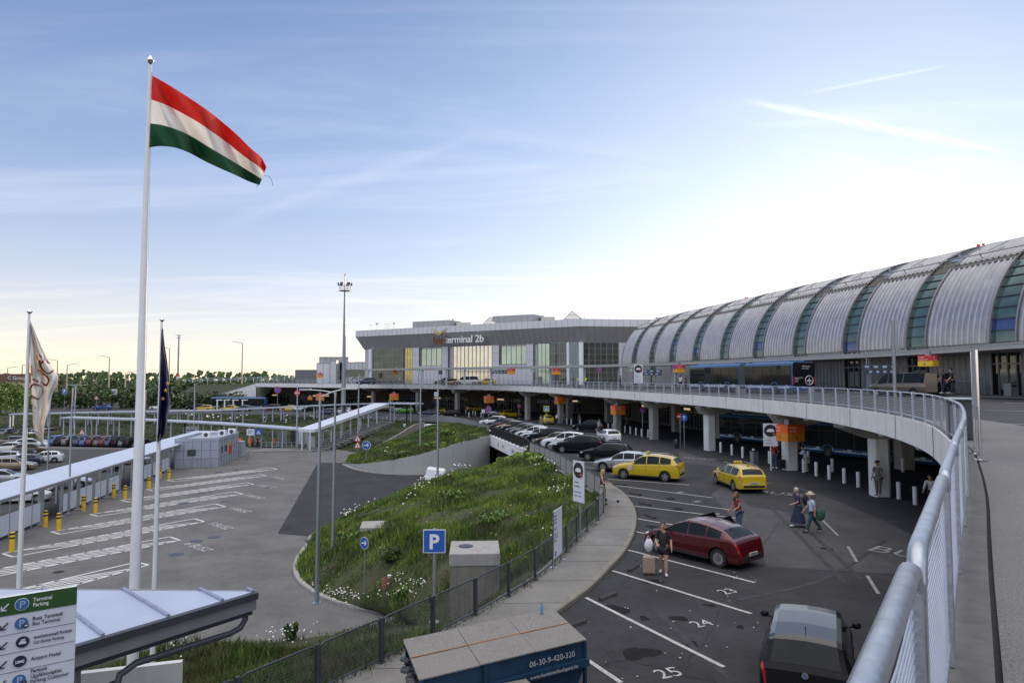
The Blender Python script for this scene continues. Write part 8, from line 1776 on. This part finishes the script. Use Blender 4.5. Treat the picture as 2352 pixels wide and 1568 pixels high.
# ================================================================ FOREGROUND: roof, directory sign, skip
roofm = M('roof_sheet_pale', (.52,.57,.68), .35, .45, var=.07, scale=1.5)
ZC = -2.3
def Z(u, v, z=ZC): return G(u, v, z)
tip = Z(585,1357); bL = Z(-60,1352); fR = Z(180,1476); fd = (fR-tip).normalized(); fL = tip+fd*((fR-tip).length+3.2)
T = thing('stair_canopy', 'pale metal canopy with a sharp corner at the bottom left', 'canopy', (tip.x, tip.y, -4.83)); 
g = MB(); g.slab([tip, fL, Vector((bL.x, fL.y, 0)), bL], ZC-.05, ZC); g.build('roof', roofm, T, world=True)
g = MB(); bk_ = (bL-tip).normalized()
for k, (u, v) in enumerate(((568,1352.5),(458,1352.5),(283,1352.5),(98,1352),(-60,1352))):
    a = Z(u, v); dirn = Vector((Z(404,1425).x-Z(283,1352.5).x, Z(404,1425).y-Z(283,1352.5).y, 0)).normalized()
    # stop at front edge
    den = dirn.x*fd.y-dirn.y*fd.x; t = ((tip.x-a.x)*fd.y-(tip.y-a.y)*fd.x)/den; b = a+dirn*t; mid2 = (a+b)/2; g.bar(a+UPZ*.02, b+UPZ*.02, .055, .035)
    m = max(2, int((b-a).length/.5))
    for q in range(1, m): c = a.lerp(b, q/m); g.cyl((c.x, c.y, ZC+.03), .014, .02, 8)
g.build('seam', M('seam_metal', (.30,.33,.45), .4, .4), T, world=True)
def edge_beam(a, b, off_, dz, w, h, mat, nm):
    g = MB(); g.bar(a+off_+UPZ*dz, b+off_+UPZ*dz, w, h); return g.build(nm, mat, T, world=True)
fo = Vector((-fd.y, fd.x, 0)); fo = fo if fo.y < 0 else -fo
fo = -Vector((-fd.y, fd.x, 0)) if Vector((-fd.y, fd.x, 0)).dot(Vector((0,-1,0))) < 0 else Vector((-fd.y, fd.x, 0))
edge_beam(tip, fL, fo*.06, -.06, .12, .12, steel_d, 'gutter'); edge_beam(tip, fL, fo*.02, -.22, .08, .20, steel_g, 'fascia'); edge_beam(tip, fL, -fo*.12, -.36, .14, .14, steel_d, 'beam'); edge_beam(tip, bL, Vector((0,.03,0)), -.08, .08, .16, steel_g, 'fascia')
g = MB(); e0 = tip+fd*.12-fo*.1; e1 = tip+fd*2.35-fo*.1; base2 = Vector((e1.x, e1.y, -4.83))
g.tube([e0+UPZ*-.25, e0+UPZ*-.5, e0+fd*.1+UPZ*-.62, e0+fd*.3+UPZ*-.66, e1-fd*.25+UPZ*-.62, e1+UPZ*-.72, e1+fd*.07+UPZ*-.95, Vector((e1.x+fd.x*.07, e1.y+fd.y*.07, -4.83))], .055, 10); g.build('frame_tube', steel_d, T, world=True, smooth=True)
pp2 = tip+fd*3.0-fo*.25; g = MB(); g.bar((pp2.x, pp2.y, -4.9), (pp2.x, pp2.y, ZC-.1), .2, .2); g.build('post', steel_g, T, world=True, bevel=.01)
# pale wall fragment under the canopy
c = tip+fd*1.2-fo*1.6; g = MB(); g.box((c.x-1.2, c.y+.6, -4.5), (3.0,.15,1.1), R(18)); tag(g.build('low_wall', conc_w), 'low white wall behind the canopy post', 'wall')
# directory sign: plane through two measured points
S1 = AT(178,1345,7.0); S0 = AT(0,1373,6.62); sx_ = (S1-S0); sx_.z = 0; sx_.normalize(); sn = Vector((sx_.y, -sx_.x, 0)); zt = S1.z; WS = 1.15; HS = .955
T = thing('directory_sign', 'white and green directory sign listing the car parks at the bottom left', 'sign', (S1.x-sx_.x*WS/2, S1.y-sx_.y*WS/2, -4.85))
def onS(x, z, o=0): return Vector((S1.x, S1.y, 0))-sx_*x+UPZ*(zt-z)+sn*o      # x metres left of the right edge, z metres below the top
g = MB(); c = onS(WS/2, HS/2, -.03); g.box(c, (WS,.06,HS), math.atan2(sx_.y, sx_.x)); pn = g.build('panel', white_s, T, world=True, bevel=.01)
g = MB()
for x in (.25, WS-.25): q = onS(x, 0, -.1); g.bar((q.x, q.y, -4.9), (q.x, q.y, zt-.05), .08)
g.build('post', steel_g, T, world=True)
rowh = (AT(178,1386.5,7.0).z-S1.z)*-1
g = MB(); c = onS(WS/2, rowh/2, .003); g.box(c, (WS-.004,.006,rowh-.004), math.atan2(sx_.y, sx_.x)); gh = g.build('green_header', green_s, pn, world=True)
g = MB()
for k in range(2, 5): a, b = onS(.01, rowh*k, .002), onS(WS-.01, rowh*k, .002); g.bar(a, b, .004, .004)
g.build('divider', grey_t, pn, world=True)
pbm = M('pale_blue_disc', (.045,.14,.36), .5)
rowsT = [(0, ('Terminal','Parking'), 'p', white_p), (1, ('Busz Terminál','Bus Terminal'), 'pb', navy), (2, ('Autókölcsönző Parkoló','Car Rental Parking'), 'car', navy), (3, ('Airport Hotel',), 'bed', navy), (4, ('Parkoló','Ügyfélszolgálat','Parking Customer','Service'), 'pi', navy)]
for k, words, ic, tc_ in rowsT:
    zc = rowh*(k+.5); xi = .452 if ic != 'car' else .436; sz = .050 if ic != 'car' else .041; n = len(words)
    if k == 4: zc += .012
    for i, w_ in enumerate(words):
        text(w_, sz, tc_ if not (i == n-1 and n == 2 and k) else M('text_slate', (.04,.045,.08), .5), gh if k == 0 else pn, onS(.365 if k != 2 else .35, zc+((i-(n-1)/2)*.049)+.016, .008), sx_, UPZ, 'lettering', .003, sx=.86 if k != 2 else .80, bold=.012 if k == 0 else (.006 if i == 0 else 0))
    def dsc(x, z, r, mt, o, par): 
        g = MB(); c = onS(x, z, o); P = [c+(sx_*math.cos(a)+UPZ*math.sin(a))*r*.70 for a in [q*math.pi/16 for q in range(32)]]; g.add(P+[p+sn*.003 for p in P], [tuple(range(32)), tuple(range(32, 64))[::-1]]+[(q, (q+1)%32, 32+(q+1)%32, 32+q) for q in range(32)]); return g.build('disc', mt, par, world=True)
    zi = zc-(.012 if k == 4 else 0)
    if k == 0: dsc(xi, zi, .083, white_p, .006, gh)
    dd_ = dsc(xi, zi, .076, pbm if ic[0] == 'p' else navy, .010, gh if k == 0 else pn)
    def bars2(lst, mt, o, par, nm='pictogram'):
        g = MB()
        for x0, z0, x1, z1, w in lst:
            w *= .7; a, b = onS(xi-x0*.7, zi-z0*.7, o), onS(xi-x1*.7, zi-z1*.7, o); t = (b-a).normalized(); q = sn.cross(t)*w/2; g.add([a+q, a-q, b-q, b+q, a+q+sn*.003, a-q+sn*.003, b-q+sn*.003, b+q+sn*.003], [(0,1,2,3),(7,6,5,4),(0,1,5,4),(1,2,6,5),(2,3,7,6),(3,0,4,7)])
        return g.build(nm, mt, par, world=True)
    wh = white_s if k else M('pale_text', (.45,.55,.7), .5)
    if ic[0] == 'p': bars2([(-.015,-.045,-.015,.04,.014),(-.02,.04,.02,.04,.013),(.025,.042,.032,.012,.013),(.03,.006,-.0,.004,.012)], M('pale_text', (.45,.55,.7), .5), .016, dd_)
    if ic in ('pb','pi'): q = dsc(xi-.038, zi+.028, .032, navy, .018, dd_); bars2([(.038,-.035,.072,-.035,.02)] if ic == 'pb' else [(.055,-.055,.055,-.028,.008)], white_s, .024, q)
    if ic == 'car': bars2([(-.042,-.012,.042,-.012,.026),(-.028,.01,.028,.01,.02),(-.02,.03,.03,.036,.012)], white_s, .016, dd_)
    if ic == 'bed': bars2([(-.045,-.03,-.045,.022,.007),(.045,-.03,.045,.022,.007),(-.045,-.014,.045,-.014,.010),(-.03,.004,.035,.004,.016)], white_s, .016, dd_)
    xa = .555; g = MB(); mt = white_s if k == 0 else navy
    for x0, z0, x1, z1, w in ((.0,.035,-.075,-.04,.016),(-.075,-.045,-.075,.01,.014),(-.08,-.042,-.02,-.042,.014)):
        w *= .75; a, b = onS(xa-x0*.75, zi-z0*.75, .010), onS(xa-x1*.75, zi-z1*.75, .010); t = (b-a).normalized(); q = sn.cross(t)*w/2; g.add([a+q, a-q, b-q, b+q, a+q+sn*.003, a-q+sn*.003, b-q+sn*.003, b+q+sn*.003], [(0,1,2,3),(7,6,5,4),(0,1,5,4),(1,2,6,5),(2,3,7,6),(3,0,4,7)])
    g.build('arrow', mt, gh if k == 0 else pn, world=True)
# skip container with chipboard lids
osb = M('chipboard', (.20,.19,.178), .9, var=.42, scale=34, bump=.35, bscale=60, stain=.25)
skb = M('skip_blue', (.012,.045,.10), .55, .2, var=.3, scale=3, stain=.5); rub = M('rubble', (.09,.095,.10), .9, var=.5, scale=8)
ZK = -3.33
K = {k: G(*v, ZK) for k, v in dict(a=(884,1463), b=(1270,1397), c=(1348,1467), d=(962,1560)).items()}
T = thing('skip_container', 'blue steel skip covered with grey chipboard sheets at the bottom edge', 'skip', ((K['a'].x+K['c'].x)/2, (K['a'].y+K['c'].y)/2, -4.95))
lx = (K['c']-K['d']).normalized(); ly = (K['b']-K['c']); LX = (K['c']-K['d']).length; LY = ly.length; ly.normalize(); 
def kp(x, y, z): q = K['d']+lx*x+ly*y; return Vector((q.x, q.y, z))
LA = (K['a']-K['d']).length
for i in range(3):
    for j in range(2):
        x0, x1 = LX*i/3+.006, LX*(i+1)/3-.006; y0, y1 = LY*j/2+.006, LY*(j+1)/2-.006; g = MB(); z = ZK+random.uniform(-.006,.008); P = [kp(x0,y0,z),kp(x1,y0,z),kp(x1,y1,z+.004),kp(x0,y1,z)]; g.add(P+[p-UPZ*.022 for p in P], [(0,1,2,3),(7,6,5,4),(0,1,5,4),(1,2,6,5),(2,3,7,6),(3,0,4,7)]); g.build('lid_sheet', osb, T, world=True)
g = MB(); g.bar(kp(.02,LY*.5,ZK+.012), kp(LX-.02,LY*.5,ZK+.012), .035, .012); g.build('strap', M('orange_strap', (.28,.14,.08), .8), T, world=True)
hz = 1.25; zb0 = ZK-hz
in0, in1 = .5, .55
def side(yy, o): return [kp(.05,yy,ZK-.03), kp(LX-.05,yy,ZK-.03), kp(LX-.05,yy,ZK-.55), kp(LX-in1,yy,zb0-.3), kp(in0,yy,zb0-.3), kp(.05,yy,ZK-.55)]
g = MB()
for yy in (.06, LY-.06): P = side(yy, 0); s_ = ly*.02; g.add(P+[p+s_ for p in P], [tuple(range(6)), tuple(range(6,12))[::-1]]+[(k, (k+1)%6, 6+(k+1)%6, 6+k) for k in range(6)])
g.add([kp(LX-.05,.06,ZK-.03),kp(LX-.05,LY-.06,ZK-.03),kp(LX-.05,LY-.06,ZK-.55),kp(LX-.05,.06,ZK-.55)], [(0,1,2,3)]); g.add([kp(LX-.05,.06,ZK-.55),kp(LX-.05,LY-.06,ZK-.55),kp(LX-in1,LY-.06,zb0-.3),kp(LX-in1,.06,zb0-.3)], [(0,1,2,3)])
g.add([kp(.05,.06,ZK-.55),kp(.05,LY-.06,ZK-.55),kp(in0,LY-.06,zb0-.3),kp(in0,.06,zb0-.3)], [(0,1,2,3)]); g.add([kp(in0,.06,zb0-.3),kp(LX-in1,.06,zb0-.3),kp(LX-in1,LY-.06,zb0-.3),kp(in0,LY-.06,zb0-.3)], [(0,1,2,3)]); body = g.build('body', skb, T, world=True)
g = MB(); g.bar(kp(0,.0,ZK-.42), kp(LX+.03,.0,ZK-.42), .09, .14); g.bar(kp(LX+.0,0,ZK-.42), kp(LX+.0,LY,ZK-.42), .09, .14)
for x in (.05, LX*.36, LX-.04): g.bar(kp(x,.03,ZK-.03), kp(x,.03,ZK-1.2), .07, .05, up=lx)
g.build('rib', skb, T, world=True)
nk = -ly
text('06-30-9-420-320', .15, M('stencil_white', (.42,.45,.47), .7, var=.3, scale=12), body, kp(LX-1.28,.045,ZK-.28)+nk*.0, lx, UPZ, 'lettering', .004)
text('www.kontenerbudapest.hu', .098, M('stencil_white', (.42,.45,.47)), body, kp(LX-1.30,-.05,ZK-.46), lx, UPZ, 'lettering', .004)
g = MB(); rgr = np.random.default_rng(5)
for _ in range(260): c = kp(rgr.uniform(-.02,.5), rgr.uniform(.1, LY-.1), ZK-.25-rgr.uniform(0,.35)); r = rgr.uniform(.03,.09); g.ball(c, (r, r*.8, r*.6), 5, 4)
g.build('rubble', rub, T, world=True)
p = G(1244,1410,ZK); T2_ = thing('water_bottle', 'small blue plastic water bottle on the far edge of the skip lid', 'bottle', p-Vector((0,0.02,0))); g = MB(); g.lathe((0,0,0), [(.028,0),(.034,.01),(.034,.10),(.030,.12),(.034,.14),(.033,.17),(.013,.205),(.013,.215)], 14); g.build('bottle', M('bottle_blue', (.12,.28,.42), .15, var=.05, coat=.5), T2_, smooth=True); g = MB(); g.cyl((0,0,.215), .016, .02, 12); g.build('cap', blue_s, T2_)
# second skip lid peeping in
q0 = G(1150,1562,-3.7); T = thing('small_skip', 'corner of a second chipboard covered skip at the very bottom edge', 'skip', (q0.x, q0.y-.9, -4.95)); g = MB(); g.box((.15,0,1.22), (1.4,1.6,.03), R(25)); g.build('lid_sheet', osb, T); g = MB(); g.box((.15,0,.62), (1.3,1.5,1.16), R(25)); g.build('body', M('skip_brown', (.12,.06,.04), .8), T)

g = MB(); rgl = np.random.default_rng(8)
for _ in range(60):
    p = GL(rgl.uniform(1320, 1760), rgl.uniform(1100, 1560)); g.box((p.x, p.y, p.z+.02), (rgl.uniform(.02,.06), rgl.uniform(.02,.05), .012), rgl.uniform(0,3))
tag(g.build('litter', M('litter_pale', (.4,.4,.38), .8, var=.3)), 'tiny pale scraps scattered over the bays', 'litter', kind='stuff')
g = MB(); fy = lambda y: fen_x(y)
for _ in range(700):
    y = rgl.uniform(5, 31); x = fen_x(y)+abs(rgl.normal(0,.12)); h = rgl.uniform(.04,.16); a = rgl.uniform(0,6); z = zl(y)+.12; g.add([(x-.01,y,z),(x+.01,y,z),(x+.05*math.cos(a),y+.05*math.sin(a),z+h)], [(0,1,2)])
for _ in range(500):
    q = kc[int(rgl.integers(5, len(kc)-12))]; x, y = q.x+.02+abs(rgl.normal(0,.05)), q.y+rgl.normal(0,.3); h = rgl.uniform(.02,.07); z = zl(y); g.add([(x-.012,y,z),(x+.012,y,z),(x+.03,y,z+h)], [(0,1,2)])
tag(g.build('crack_weeds', gr_c, fix=False), 'small weeds growing at the fence foot and kerb', 'weeds', kind='stuff')
